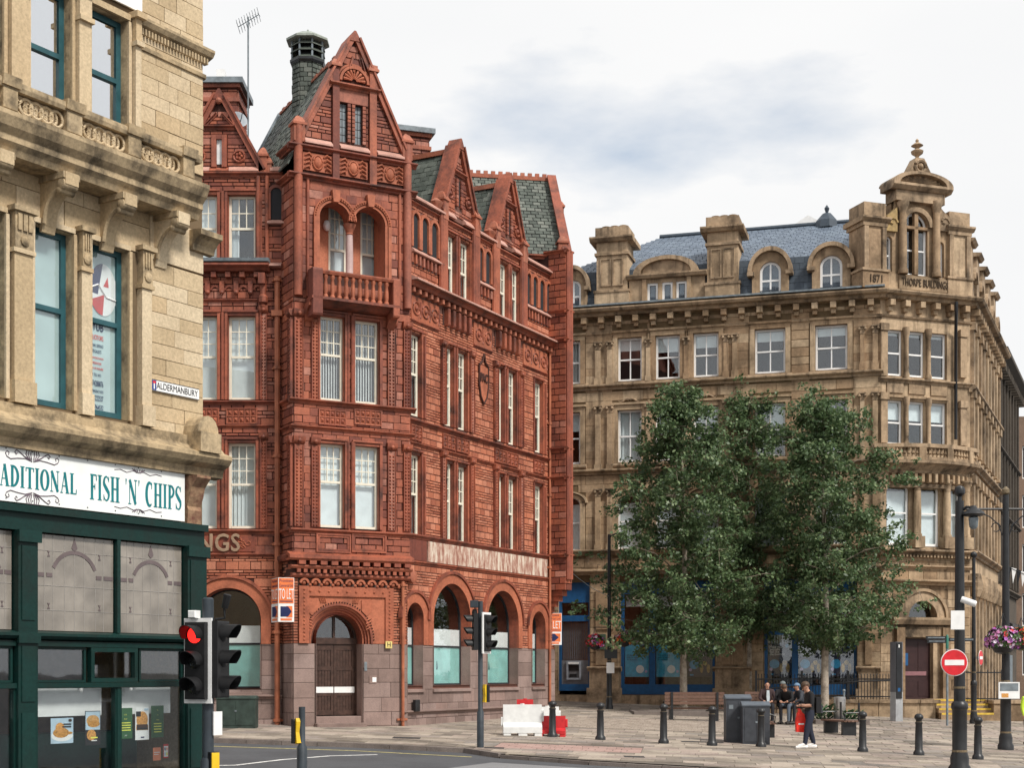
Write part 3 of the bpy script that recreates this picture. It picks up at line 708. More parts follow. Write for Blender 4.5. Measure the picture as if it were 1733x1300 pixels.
# spandrel panel around arch
m = MB(); ar = [(dc+(dr+.34)*cos(pi*i/24), zds+(dr+.34)*sin(pi*i/24)) for i in range(25)]
m.sheet(TD, [(ia, zG+.01), (ar[-1][0], zG+.01)]+ar[::-1]+[(ar[0][0], zG+.01), (ib, zG+.01), (ib, zi), (ia, zi)], [], .045); m.build('spandrel_panel', M_relief, portal, recalc=False)
for i in range(5):
    r0 = dr+.02+i*.066; dd = .075-abs(4-i)*.07
    k = MB(); k.arch(TD, dc, zds, r0, r0+.064, -.5, dd-.02, n=30); k.box(TD, dc-r0-.064, dc-r0, zG+.005, zds, -.5, dd-.02); k.box(TD, dc+r0, dc+r0+.064, zG+.005, zds, -.5, dd-.02); k.build('arch_order', M_relief if i % 2 else M_mould, portal)
k = MB()
for i in range(41):
    a = pi*i/40; k.ball(TD.p(dc+(dr+.38)*cos(a), zds+(dr+.38)*sin(a), .055), .026, 5, 4)
k.build('bead_ring', M_mortar, portal, kind='stuff')
k = MB()
for s_ in (-1, 1):
    c = (dc+s_*.88, zi-.32); k.prism(TD, [(c[0]-.17, c[1]+.22), (c[0]-.17, c[1]-.1), (c[0], c[1]-.26), (c[0]+.17, c[1]-.1), (c[0]+.17, c[1]+.22)], .045, .08)
    for j in range(4): k.tube([TD.p(c[0]-s_*(.24+j*.06), zi-.05, .06), TD.p(c[0]-s_*(.30+j*.05), zi-.2, .06)], .02, 4)
    for j in range(4): k.tube([TD.p(c[0]+s_*.16, c[1]-.32-j*.09, .06), TD.p(c[0]+s_*-.02, c[1]-.40-j*.09, .06)], .02, 4)
k.build('spandrel_relief', M_relief, portal)
k = MB()
for j in range(14):
    z = zG+.12+j*.115
    for u in ((pa+ia)/2, (pb+ib)/2): k.ball(TD.p(u, z, .1), .035, 6, 4)
for j in range(9): k.ball(TD.p(pa+.35+j*(pb-pa-.7)/8, (zi+zo)/2, .1), .04, 6, 4)
k.build('frame_bosses', M_relief, portal, kind='stuff')
# door
dd = -.42
m = MB(); m.box(TD, dc-dr, dc-dr+.06, zfl, zds, dd-.06, dd+.03); m.box(TD, dc+dr-.06, dc+dr, zfl, zds, dd-.06, dd+.03); m.box(TD, dc-dr, dc+dr, zds-.13, zds+.06, dd-.06, dd+.05); m.arch(TD, dc, zds, dr-.06, dr, dd-.06, dd+.03, n=20); m.box(TD, dc-.04, dc+.04, zds+.06, zds+dr-.05, dd-.06, dd+.02)
door = m.build('entrance_door', M_wood, red)
k = MB(); k.prism(TD, [(dc+(dr-.06)*cos(pi*i/16), zds+.06+(dr-.1)*sin(pi*i/16)) for i in range(17)], dd-.03, dd-.015); k.build('fanlight', M_glass, door)
for s_ in (0, 1):
    a, b = (dc-dr+.06, dc-.006) if s_ == 0 else (dc+.006, dc+dr-.06)
    zl, zh = zfl+.02, zds-.14
    lf = piece(door, 'door_leaf', TD, a, b, zl, zh, dd-.06, dd-.02, M_wood)
    k = MB(); H = zh-zl
    for (q, t) in ((0, .07), (.27, .36), (.63, .69), (.92, 1)): k.box(TD, a, b, zl+H*q, zl+H*t, dd-.019, dd+.005)
    k.box(TD, a, a+.09, zl, zh, dd-.018, dd+.006); k.box(TD, b-.09, b, zl, zh, dd-.018, dd+.006)
    for j in range(5): k.box(TD, a+.1+j*(b-a-.2)/5+.008, a+.1+(j+1)*(b-a-.2)/5-.008, zl+.03, zh-.03, dd-.02, dd-.008)
    k.build('door_rails', M_wood, door)
    piece(door, 'kick_plate', TD, a+.01, b-.01, zl+H*.315, zl+H*.40, dd+.007, dd+.012, M_white)
for j in range(2): piece(red, 'door_step', TD, dc-dr-.06*j+.0, dc+dr+.06*j, -.4, zfl-.2*j-.01, -.5, .02+.30*j, M_granite, .02)
# corbel table, dentil cornices
zk = TD.Z(520, 992)
n_ = 9; ca, cb = Tx(506), Tx(676); du = (cb-ca)/n_
for i in range(n_):
    c = ca+du*(i+.5); k = MB(); k.arch(TD, c, zk+.08, .085, .15, 0, .14, n=10); k.ball(TD.p(c, zk+.10, .03), .085, 8, 6); k.ball(TD.p(c+du/2, zk+.03, .10), .05, 6, 5); k.build('corbel_arch', M_relief, red)
m = MB(); m.prof(TD, -.05, TL+.03, [(0, zk+.24), (.12, zk+.24), (.17, zk+.3), (.17, zk+.36), (0, zk+.38)])
m.prof(TD, -.12, TL+.05, [(0, zk+.50), (.25, zk+.50), (.29, zk+.56), (.29, zk+.60), (0, zk+.62)]); m.prof(TD, -.2, TL+.06, [(0, zk+.74), (.33, zk+.74), (.38, zk+.8), (.38, zk+.9), (.14, zk+1.0), (0, zk+1.02)])
m.prof(R1, .1, 1.45, [(0, zk+.74), (.16, zk+.74), (.2, zk+.8), (.2, zk+.9), (0, zk+1.02)]); m.build('cornice', M_mould, red)
for i in range(18):
    u = .05+i*(TL-.05)/18; piece(red, 'dentil', TD, u+.03, u+.14, zk+.385, zk+.497, 0, .24, M_mould)
for i in range(11):
    u = .0+i*(TL)/11; piece(red, 'corbel_block', TD, u+.10, u+.31, zk+.625, zk+.737, 0, .34, M_mould)
# recessed brick panels under first floor windows
for (a, b) in ((539, 588), (599, 648)):
    q, t = TW.Z(a, 930), TW.Z(a, 908); k = MB()
    for e, d in ((.09, .075), (.03, .055)): k.box(TW, Tx(a)-e, Tx(b)+e, q-e, q-e+.05, .03, d); k.box(TW, Tx(a)-e, Tx(b)+e, t+e-.05, t+e, .03, d); k.box(TW, Tx(a)-e, Tx(a)-e+.05, q-e+.052, t+e-.052, .03, d); k.box(TW, Tx(b)+e-.05, Tx(b)+e, q-e+.052, t+e-.052, .03, d)
    k.build('panel_frame', M_mould, red)
# strings round the tower
def tstring(y, h, p, px=500):
    z = TW.Z(px, y); string(red, TW, -p, TL+p, z, h, p, M_mould); string(red, R1, 0.3, 1.35+p*.0, z, h, p, M_mould); string(red, R2, 0, 1.0, z, h, p, M_mould)
tstring(902, .15, .13); tstring(725, .12, .13); tstring(682, .16, .17); tstring(301, .16, .20); tstring(252, .16, .20)
for (a, b) in ((540, 583), (600, 643)): stud_panel(TW, Tx(a), Tx(b), TW.Z(a, 717), TW.Z(a, 694))
for (a, b, q, t, n) in tw_w:
    left = a < TL/2
    bl = {(1, 1): ('full', .93), (0, 1): ('full', .93), (1, 2): ('strips', 1.0), (0, 2): ('strips', 1.0)}[(int(left), n)]
    sash(red, TW, a, b, q, t, -.13, 3, 3, .55, mat=M_cream, blind=bl)
    m = MB(); e = .1; m.box(TW, a-e, a-.012, q, t+e, -.02, .075); m.box(TW, b+.012, b+e, q, t+e, -.02, .075); m.box(TW, a-e, b+e, t+e+.004, t+e+.06, -.02, .1); m.box(TW, a-.01, b+.01, t+.01, t+e-.01, -.02, .05)
    m.build('window_surround', M_mould, red)
for px in (588, 595):
    for (q, t) in ((z1bt, z1tt+.1), (z2bt, z2tt+.1)): m = MB(); m.tube([TW.p(Tx(px), q, .06), TW.p(Tx(px), t, .06)], .05, 8); m.build('shaft', M_mould, red, True)
for (q, t) in ((z1bt, z1tt-.1), (z2bt, z2tt-.15)):
    nail_strip(TW, .02, .26, q, t, .07, 2); nail_strip(TW, Tx(527), Tx(537), q, t, .07, 2); nail_strip(TW, Tx(656), Tx(667), q, t, .07, 2); nail_strip(TW, TL-.2, TL-.01, q, t, .07, 2)
    nail_strip(R1, 1.1, 1.33, q, t, .07, 2)
for (u, r_, zt) in ((.12, .13, zE+1.5), (TL-.1, .13, zE+1.5), (.42, .05, zE), (TL-.35, .05, zE)):
    m = MB(); m.tube([TW.p(u, TW.Z(500, 500), .07 if r_ > .1 else .05), TW.p(u, zt, .07 if r_ > .1 else .05)], r_, 10); m.build('corner_shaft', M_terra, red, True)
# loggia: arch rings, column, back wall with windows
for i, (a, b) in enumerate(((540, 591), (598.5, 650))):
    c = (Tx(a)+Tx(b))/2; r = (Tx(b)-Tx(a))/2; zs = zLs1-.1
    k = MB(); k.arch(TW, c, zs, r+.01, r+.09, -.1, .08, n=24); k.arch(TW, c, zs, r+.10, r+.20, -.02, .12, n=24)
    for j in range(26):
        q = pi*(j+.5)/26; k.ball(TW.p(c+(r+.15)*cos(q), zs+(r+.15)*sin(q), .13), .03, 5, 4)
    for s_ in ((-1,) if i == 0 else (1,)): k.box(TW, c+s_*(r+.05)-.045, c+s_*(r+.05)+.045, zLf, zs, -.1, .08); k.box(TW, c+s_*(r+.15)-.05, c+s_*(r+.15)+.05, zLf, zs, -.02, .12)
    k.build('loggia_arch', M_relief, red)
    k = MB(); k.prism(TW, [(c-.09, zs+r), (c+.09, zs+r), (c+.13, zs+r+.36), (c-.13, zs+r+.36)], 0, .2); k.build('keystone', M_relief, red)
m = MB(); m.sheet(TW, rect(Tx(533), Tx(657), zLs1-.35, zE-.02), [lo_full[2:]+[(Tx(540), zLs1-.349), (Tx(650), zLs1-.349)]], .022); m.build('spandrel_wall', M_terra, red)
cc = (Tx(591)+Tx(598.5))/2
m = MB(); zcap = zLs1-.1; m.lathe(TW.p(cc, zLf-.4, -.16), [(.15, 0), (.15, .1), (.11, .18), (.115, (zcap-zLf+.4)*.5), (.10, zcap-zLf+.05)], 14)
M_colgr = stone('polished_granite', [(0.50, 0.36, 0.34), (0.52, 0.38, 0.36)], 0.3, 0.2, (.2, .1, .1), 3, 60, .05)
m.build('column', M_colgr, red, True)
m = MB(); m.lathe(TW.p(cc, zcap-.36, -.16), [(.10, 0), (.12, .03), (.10, .06), (.15, .2), (.19, .27), (.19, .33)], 12); m.build('capital', M_pinn, red, True)
LB = TW.off(dd=-.85)
la_, lb_ = LB.U(556), LB.U(587); ra_, rb_ = LB.U(610), LB.U(643)
h1 = rect(la_, lb_, zLf-.3, LB.Z(570, 340)); h2 = rect(ra_, rb_, zLf-.3, LB.Z(625, 350))
m = MB(); m.sheet(LB, rect(.05, TL-.05, zLf-.9, zE), [h1, h2], 0, .1); m.add([TW.p(.03, zLf-.85, 0), TW.p(TL-.03, zLf-.85, 0), LB.p(TL-.03, zLf-.85), LB.p(.03, zLf-.85)], [(0, 1, 2, 3)])
m.add([TW.p(Tx(539), zLf-.85, -.1), TW.p(Tx(539), zE, -.1), LB.p(Tx(539), zE), LB.p(Tx(539), zLf-.85)], [(0, 1, 2, 3)]); m.add([TW.p(Tx(651), zLf-.85, -.1), TW.p(Tx(651), zE, -.1), LB.p(Tx(651), zE), LB.p(Tx(651), zLf-.85)], [(0, 1, 2, 3)]); m.build('loggia_back_wall', M_brick, red)
sash(red, LB, la_, lb_, zLf-.3, h1[2][1], -.04, 3, 3, .46, blind=('full', 1)); sash(red, LB, ra_, rb_, zLf-.3, h2[2][1], -.04, 3, 3, .46, blind=('full', .9))
m = MB(); m.ball(LB.p(LB.U(551), LB.Z(551, 383), .1), .12, 10, 8, (1, 1, 1.4)); m.build('wall_light', M_white, red, True)
# balcony
BF = TW.off(dd=.55)
ba, bb = BF.U(531), BF.U(672); zbt = BF.Z(540, 456); zbb = BF.Z(540, 505)
m = MB(); m.prof(TW, ba-.08, bb+.08, [(0, zbb-.18), (.30, zbb-.14), (.52, zbb-.04), (.64, zbb-.02), (.64, zbb+.06), (0, zbb+.06)])
bal = m.build('balcony', M_mould, red)
m = MB(); m.prof(TW, ba-.05, bb+.05, [(.42, zbt-.11), (.60, zbt-.11), (.63, zbt-.04), (.63, zbt), (.42, zbt)]); m.box(TW, ba-.05, ba+.1, zbt-.1, zbt, 0, .42); m.box(TW, bb-.1, bb+.05, zbt-.1, zbt, 0, .42); m.build('handrail', M_mould, bal)
H = zbt-.11-zbb-.06
k = MB(); k.lathe((0, 0, 0), [(.075, 0), (.075, .07), (.05, .1), (.07, .22), (.062, H*.55), (.045, H-.14), (.07, H-.1), (.07, H)], 8); bme = mesh_of(k, M_relief, True)
piece(bal, 'newel', BF, ba-.06, ba+.26, zbb-.5, zbt+.04, -.35, .09, M_terra, .04); piece(bal, 'newel', BF, bb-.16, bb+.06, zbb-.3, zbt+.02, -.3, .09, M_terra, .04)
for i in range(10): inst(bal, 'baluster', bme, BF.p(ba+.38+i*(bb-.2-ba-.45)/9.3, zbb+.06, -.03))
for u in (ba, bb-.03):
    m = MB(); m.prism(Frame(TW.p(u-.12, 0, 0), TW.n), [(0, zbb-.62), (.1, zbb-.55), (.30, zbb-.3), (.5, zbb-.2), (.5, zbb-.1), (0, zbb-.1)], -.26, .0); m.build('bracket', M_mould, bal)
# frieze of wreath panels and attic
panels = [(512, 561), (572, 621), (635, 682)]
for (a, b) in panels:
    yb = 292+(a-512)*.163; q, t = TW.Z(a, yb-4)+.02, TW.Z(a, yb-35)
    p = piece(red, 'wreath_panel', TW, Tx(a), Tx(b), q, t, .02, .05, M_relief)
    c = ((Tx(a)+Tx(b))/2, (q+t)/2); k = MB()
    k.tube([TW.p(c[0]+.15*cos(i*pi/9), c[1]+.21*sin(i*pi/9), .07) for i in range(18)], .03, 5, True); k.ball(TW.p(c[0], c[1], .02), .14, 12, 8, (1, .8, 1.4))
    for s_ in (-1, 1):
        for j in range(4): 
            z = c[1]+.19-j*.125; k.tube([TW.p(c[0]+s_*(.19+.02*j), z-.02, .06), TW.p(c[0]+s_*.28, z+.05, .09), TW.p(c[0]+s_*.38, z+.0, .08), TW.p(c[0]+s_*.43, z-.05, .05)], [.03, .038, .03, .012], 5)
    k.build('wreath', M_relief, p, True)
pil = [(561, 572), (623.5, 635)]
zg0 = TW.Z(500, 245)
# gable
gL, gR = (Tx(511), TW.Z(511, 240)), (Tx(681), TW.Z(681, 262)); gP = (Tx(598.5), TW.Z(598.5, 66))
zgb = (gL[1]+gR[1])/2
gL = (gL[0], zgb); gR = (gR[0], zgb)
gw = [rect(Tx(574), Tx(587), TW.Z(580, 240), TW.Z(580, 174)), rect(Tx(600), Tx(612.5), TW.Z(606, 244.5), TW.Z(606, 179))]
poly = [(0, zE), (TL, zE), (TL, zgb), (gR[0], zgb), (gP[0]+.03, gP[1]-.1), (gP[0]-.03, gP[1]-.1), (gL[0], zgb), (0, zgb)]
m = MB(); m.sheet(TW, poly, gw, 0, .12); m.build('gable', M_mortar, red)
pg = [gL, gR, (gP[0], gP[1])]
blk.fill(TW, Tx(512), Tx(561), zgb+.1, TW.Z(560, 160), [.2, .1, .1, .1], .3, .025, M_terra, [], poly=pg); blk.fill(TW, Tx(635), Tx(682), zgb+.1, TW.Z(640, 160), [.2, .1, .1, .1], .3, .025, M_terra, [], poly=pg)
blk.fill(TW, Tx(572), Tx(623.5), zgb+.1, TW.Z(598, 78), .2, .3, .025, M_terra, [grow(h, .12) for h in gw]+[rect(Tx(573), Tx(623), TW.Z(598, 150), TW.Z(598, 118))], poly=pg)
for (a, b) in pil:
    k = MB(); t = TW.Z(a, 112); k.box(TW, Tx(a), Tx(b), zE, t, -.1, .13); k.build('pilaster', M_terra, red); pinnacle(red, TW, (Tx(a)+Tx(b))/2, t+.002, TW.Z(a, 98 if a < 600 else 108), .26, .16, .26)
for i in range(2): coping(red, TW, Tx([572, 512][i])+.02, Tx([623.5, 561][i])-.02, zgb-.12, .2, .2)
coping(red, TW, Tx(635)+.02, Tx(682)-.02, zgb-.12, .2, .2)
for h in gw:
    a, b, q, t = h[0][0], h[1][0], h[0][1], h[2][1]; k = MB(); 
    w_ = MB().box(TW, a, b, q, t, -.10, -.085).build('lattice_window', M_dark, red)
    for j in range(5):
        z = q+(t-q)*j/5
        for i_ in range(2): k.box(TW, a+(b-a)*i_/2+.01, a+(b-a)*(i_+1)/2-.01, z+.012, z+(t-q)/5-.012, -.083, -.078)
    k.build('lead_lights', M_lead, w_)
    k = MB(); e = .1
    for j in range(10):
        z = q+(t-q)*j/10
        for (u, v) in ((a-e, a-.005), (b+.005, b+e)): k.box(TW, u, v, z+.012, z+(t-q)/10-.012, -.02, .07)
    k.build('quoins', M_terra, red, kind='stuff')
k = MB(); k.box(TW, Tx(573), Tx(622), gw[1][2][1]+.02, gw[1][2][1]+.42, 0, .05); k.build('lintel', M_terra, red)
string(red, TW, Tx(561)-.1, Tx(635)+.1, TW.Z(598, 155), .17, .22, M_mould)
sc_ = (Tx(598), TW.Z(598, 151)+.18)
k = MB(); k.arch(TW, sc_[0], sc_[1], .40, .48, 0, .12, n=18); k.arch(TW, sc_[0], sc_[1], .5, .56, 0, .07, n=18)
sh = k.build('shell_arch', M_relief, red); k = MB()
for j in range(9):
    a = pi*(j+.5)/9; k.tube([TW.p(sc_[0]+.07*cos(a), sc_[1]+.05+.06*sin(a), .06), TW.p(sc_[0]+.24*cos(a), sc_[1]+.03+.24*sin(a), .08), TW.p(sc_[0]+.35*cos(a), sc_[1]+.02+.35*sin(a), .06)], [.02, .035, .05], 6)
k.build('shell_ribs', M_relief, sh, True)
apex(TW, gP[0], gP[1]-.05, -.5, .12)
verge(TW, gL, (gP[0], gP[1]-.05), .13, -.5, .12, M_mould); verge(TW, (gP[0], gP[1]-.048), (gR[0], gR[1]+.003), .13, -.5, .12, M_mould)
verge(TW, (Tx(606), TW.Z(606, 100)), (Tx(612), TW.Z(612, 122)), .05, 0, .07, M_mould, 'gable_tracery')
verge(TW, (Tx(592), TW.Z(592, 120)), (Tx(598), TW.Z(598, 98)), .05, 0, .07, M_mould, 'gable_tracery')
pinnacle(red, TW, .14, zgb-.1, TW.Z(503, 194), .34, .14); pinnacle(red, TW, TL-.12, zgb-.1, TW.Z(688, 226), .32, .14)

# ---- roofs with separate slates
slates = Blocks()
def roof(F, poly, name='roof', rowh=.17, wid=.26, mat=None, thick=.03):
    m = MB(); m.sheet(F, poly, [], 0); r = m.build(name, M_dark, red)
    us = [p[0] for p in poly]; zs = [p[1] for p in poly]
    slates.fill(F, min(us), max(us), min(zs), max(zs), rowh, wid, thick, mat or M_slate, [], .012, poly=poly, jit=.012)
    return r
bk = -TW.n                                # direction going back from the tower face
RL = 6.6
pk = TW.p(gP[0], gP[1]-.1, -.1); eL = TW.p(gL[0], zgb, -.1); eR = TW.p(gR[0], zgb, -.1)
def slope(p_ridge, p_eave, along, ln, ext=0.5, flip=False):
    up = (p_ridge-p_eave); h = up.length; up.normalize(); a = V(along).normalized()
    o = p_eave-up*ext
    if a.cross(up).z < 0: o = o+a*ln; a = -a
    F = Frame(o, a, up); return F, h+ext
F1, h1_ = slope(pk, eL, bk, RL, .85); roof(F1, rect(0, RL, 0, h1_))
F2, h2_ = slope(pk, eR, bk, RL, .6); roof(F2, rect(0, RL, 0, h2_))
m = MB(); 
for i in range(24): m.box(Frame(pk+bk*(.35+i*.26), bk), -.11, .11, -.02, .06 if i % 2 else .10, -.09, .09)
m.build('ridge_tiles', M_pinn, red)
m = MB(); e2 = pk+bk*RL; m.tube([e2+V((0, 0, .05)), eL+bk*RL-(pk-eL)*.1], .10, 6); m.tube([e2+V((0, 0, .05)), eR+bk*RL], .10, 6)
m.add([e2, eL+bk*RL, eR+bk*RL, ], [(0, 1, 2)]); m.build('verge_coping', M_lead, red)
# ventilator turret
tp = pk+bk*3.87; zr = at(522, 118, tp.y).z
def oz(y): return CZ+(HZ-y)*tp.y/FOC
base = V((tp.x, tp.y, 0))
m = MB(); m.lathe(base, [(.52, oz(235)), (.50, oz(113))], 8, a0=pi/8); tur = m.build('ventilator_turret', M_dark, red)
k = Blocks()
for j in range(8):
    a = pi/8+j*pi/4; p0 = base+V((.5*cos(a), .5*sin(a), 0)); p1 = base+V((.5*cos(a+pi/4), .5*sin(a+pi/4), 0))
    Fk = Frame(p0, p1-p0); slates.fill(Fk, 0, (p1-p0).length, oz(225), oz(113), .15, .2, .035, M_slate, [], .012, jit=.012)
m = MB(); m.lathe(base, [(.56, oz(114)), (.60, oz(110)), (.60, oz(106)), (.3, oz(105))], 8, a0=pi/8)
m.lathe(base, [(.36, oz(106)), (.36, oz(74))], 8, a0=pi/8); m.build('louvre_core', M_black, tur)
for y in (104, 92, 81):
    m = MB(); m.lathe(base, [(.40, oz(y-6)), (.58, oz(y+1)), (.58, oz(y+2.5)), (.38, oz(y-4))], 8, a0=pi/8); m.build('louvre', M_slate, tur)
m = MB()
for j in range(8):
    a = pi/8+j*pi/4; m.tube([base+V((.53*cos(a), .53*sin(a), oz(108))), base+V((.53*cos(a), .53*sin(a), oz(74)))], .035, 5)
m.build('louvre_post', M_lead, tur)
m = MB(); m.lathe(base, [(.45, oz(74)), (.72, oz(73.5)), (.72, oz(70)), (.38, oz(60)), (.04, oz(53)), (.03, oz(50))], 8, a0=pi/8); m.build('turret_cap', plain('cap_lead', (.30, .33, .29), .6, var=.3), tur)
# left wing main roof and cross gable roof
GB = V((0, 1, 0))
pk2 = LW.p(GLc, GLp-.1, -.2); e_l = LW.p(GLc-hw, GLb, -.2); e_r = LW.p(GLc+hw, GLb, -.2)
Fa, ha = slope(pk2, e_l, GB, 4.5, .3); roof(Fa, rect(0, 4.5, 0, ha)); Fb, hb = slope(pk2, e_r, GB, 4.5, .3); roof(Fb, rect(0, 4.5, 0, hb))
zr2 = LW.Z(440, 222, )+.35
Fm, hm = slope(V((-6, 44.62+3.6, zr2)), V((-6, 44.62+.3, zEL+.2)), (1, 0, 0), 14, .0)
Fm = Frame(V((LW.p(LU0, 0).x, Fm.o.y, Fm.o.z)), (1, 0, 0), Fm.v); roof(Fm, rect(0, LW.p(0, 0).x-LW.p(LU0, 0).x+.5, 0, hm))
m = MB(); p0 = V((LW.p(LU0, 0).x, 44.62+3.6, zr2)); m.box(Frame(p0, (1, 0, 0)), 0, LW.p(0, 0).x-p0.x-.4, -.05, .16, -.12, .12); m.build('ridge_tiles', M_pinn, red)
# chimneys
def chimney(F, u0, u1, z0, z1, d0, d1, mat, pots=0):
    m = MB(); m.box(F, u0, u1, z0, z1-.3, d0, d1); ch = m.build('chimney', M_mortar, red)
    k = Blocks(); 
    G2 = Frame(F.p(u1, 0, d1), -F.n); G3 = Frame(F.p(u0, 0, d0), F.n)
    for (q, a, b) in ((F.off(dd=d1), u0, u1), (G2, 0, d1-d0), (G3, 0, d1-d0)): blk.fill(q, a, b, z0, z1-.35, .22, .36, .03, M_terra, [])
    m = MB(); m.box(F, u0-.08, u1+.08, z1-.75, z1-.62, d0-.08, d1+.08); m.box(F, u0-.10, u1+.10, z1-.3, z1-.18, d0-.1, d1+.1); m.build('chimney_band', M_terra, ch)
    m = MB(); m.box(F, u0-.2, u1+.2, z1-.178, z1, d0-.2, d1+.2); m.build('chimney_cap', M_lead, ch)
    return ch
ch = chimney(Frame(V((-9.3, 47.6, 0)), (1, 0, 0)), -1.0, .45, zEL, at(360, 133, 47.6).z, -1.6, 0, M_terra)
piece(ch, 'chimney_pot', Frame(V((-9.3, 47.6, 0)), (1, 0, 0)), -.25, .02, at(360, 133, 47.6).z, at(360, 114, 47.6).z, -.4, -.1, M_white)

# ---- right wing
Rx = lambda px, d=0: RF.U(px, d)
r1b, r1t = RF.Z(694, 906), RF.Z(694, 768)
r2b, r2t = RF.Z(694, 702.5), RF.Z(694, 563)
r3b, r3t = RF.Z(755, 505), RF.Z(755, 395)
rTop = RF.Z(696, 336)
rh = []; rw = []
for (a, b) in ((693.5, 711), (749, 766), (773, 789), (837.7, 851.5), (858.5, 872), (903.5, 917)):
    for (q, t, n) in ((r1b, r1t, 1), (r2b, r2t, 2)): rh.append(rect(Rx(a), Rx(b), q, t)); rw.append((Rx(a), Rx(b), q, t, n))
for (a, b) in ((754.6, 769.6), (776.5, 793.5), (843.5, 858), (863, 877.5)): rh.append(rect(Rx(a), Rx(b), r3b, r3t)); rw.append((Rx(a), Rx(b), r3b, r3t, 3))
rc = []
for (a, b, r) in ((687, 714, .5), (732, 794, 1.15), (823, 875, 1.15), (899, 920.5, .5)):
    c = (Rx(a)+Rx(b))/2; r = (Rx(b)-Rx(a))/2; zs = RF.Z(732, 1050) if r > .8 else RF.Z(690, 1047); rc.append((c, r, zs, archpoly(c-r, c+r, RF.Z(733, 1161), zs)))
ar = []
zab, zat = RF.Z(696, 417), RF.Z(696, 359)
for (a, b) in ((695.8, 705.5), (711, 721.5), (727, 737.5), (807, 814), (818.5, 827), (889, 895), (899, 906.5), (910.5, 918), (922, 929)):
    u0, u1 = Rx(a), Rx(b); ar.append(archpoly(u0, u1, zab, zat-(u1-u0)/2, 10))
m = MB(); m.sheet(RF, rect(-.5, RU+.1, -.6, rTop), rh+[c[3] for c in rc], 0); m.build('wall', M_mortar2, red)
reveals(RF, rh, .03, -.3, M_mould); reveals(RF, [c[3] for c in rc], .05, -.4, M_mould)
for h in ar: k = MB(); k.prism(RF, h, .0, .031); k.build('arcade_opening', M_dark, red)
for h in ar:
    c = (h[0][0]+h[1][0])/2; r = (h[1][0]-h[0][0])/2; zs = max(p[1] for p in h)-r
    k = MB(); k.arch(RF, c, zs, r, r+.1, .0, .1, n=12); k.box(RF, c-r-.1, c-r, zab, zs, 0, .1); k.box(RF, c+r, c+r+.1, zab, zs, 0, .1); k.build('arcade_arch', M_relief, red)
rhh = [grow(h, .02) for h in rh]+[grow(c[3], .30) for c in rc]+[grow(h, .1) for h in ar]
zf0, zf1 = RF.Z(693, 949), RF.Z(693, 910)
zcr = RF.Z(696, 477)-.1
for (a, b, hs, m_) in ((zG, zf0, [.085]*5+[.2], M_brick), (zf1, r1t+.2, [.085]*4+[.22, .22], M_brick), (r1t+.2, r2b, .2, M_brick), (r2b, r2t+.25, [.085]*4+[.22, .22], M_brick), (r2t+.25, zcr-.5, .085, M_brick), (zcr, rTop, [.2, .1, .1], M_brick)):
    blk.fill(RF, -.45, RU, a, b, hs, .32 if hs != .2 else .4, .022, m_, rhh, .014)
gbl.fill(RF, -.5, RU, 0.3, zG, [.46, .44, .42], .72, .03, M_granite, [grow(c[3], .02) for c in rc], .012); gbl.fill(RF, -.5, RU, -.5, .3, .4, .62, .1, M_granite, [], .012)
string(red, RF, -.5, RU, .42, .14, .13, M_granite, 'plinth_moulding')
for (c, r, zs, h) in rc: arch_window(RF, c, r, h, h[0][1], zs)
for i, (a, b, q, t, n) in enumerate(rw):
    sash(red, RF, a, b, q, t, -.10, 3, 3 if n < 3 else 2, .52, blind=[('full', 1), ('strips', 1), ('curtain', 1), ('full', .9)][(i*3+n) % 4])
    e = .1; m = MB(); m.box(RF, a-e, a-.012, q, t+e, -.02, .06); m.box(RF, b+.012, b+e, q, t+e, -.02, .06); m.box(RF, a-e, b+e, t+e+.004, t+e+.06, -.02, .09); m.tube([RF.p(b+.2, q, .05), RF.p(b+.2, t, .05)], .05, 6); m.build('window_surround', M_mould, red)
for (z, h, p) in ((zf1-.02, .16, .12), (zf0-.1, .12, .09), (r2b-.24, .14, .15), (r1t+.28, .11, .11), (r3t+.32, .12, .12)):
    string(red, RF, -.3, RU, z, h, p, M_mould)
# faded fascia with peeling pale paint
def peel():
    m_, t, b = nodemat('peeling_fascia'); n = t.nodes; l = t.links; g = n.new('ShaderNodeNewGeometry'); mp_ = n.new('ShaderNodeMapping'); mp_.inputs['Scale'].default_value = (2.2, 2.2, .6); q = n.new('ShaderNodeTexNoise'); q.inputs['Scale'].default_value = 2.2; q.inputs['Detail'].default_value = 8; q.inputs['Roughness'].default_value = .75
    l.new(g.outputs['Position'], mp_.inputs[0]); l.new(mp_.outputs[0], q.inputs[0]); r = n.new('ShaderNodeValToRGB'); e = r.color_ramp.elements; e[0].position = .40; e[0].color = (.26, .11, .075, 1); e[1].position = .58; e[1].color = (.62, .54, .44, 1); e2 = e.new(.48); e2.color = (.42, .25, .19, 1)
    l.new(q.outputs[0], r.inputs[0]); l.new(r.outputs[0], b.inputs['Base Color']); b.inputs['Roughness'].default_value = .8; return m_
M_peel = peel()
piece(red, 'fascia', RF, Rx(722), Rx(924), zf0+.03, zf1-.04, 0, .06, M_peel); piece(red, 'fascia', RF, -.3, Rx(720), zf0+.03, zf1-.04, 0, .05, M_terra)
# stud panels over first floor windows
for (a, b) in ((694, 711), (748, 768), (771, 791), (836, 854), (856, 874), (902, 918)): stud_panel(RF, Rx(a), Rx(b), r1t+.48, r2b-.32, 3, 2)
for px in (744.5, 793, 834, 877):
    for (q, t) in ((r1b, r1t+.1), (r2b, r2t-.1)): nail_strip(RF, Rx(px), Rx(px)+.22, q, t, .09, 1)
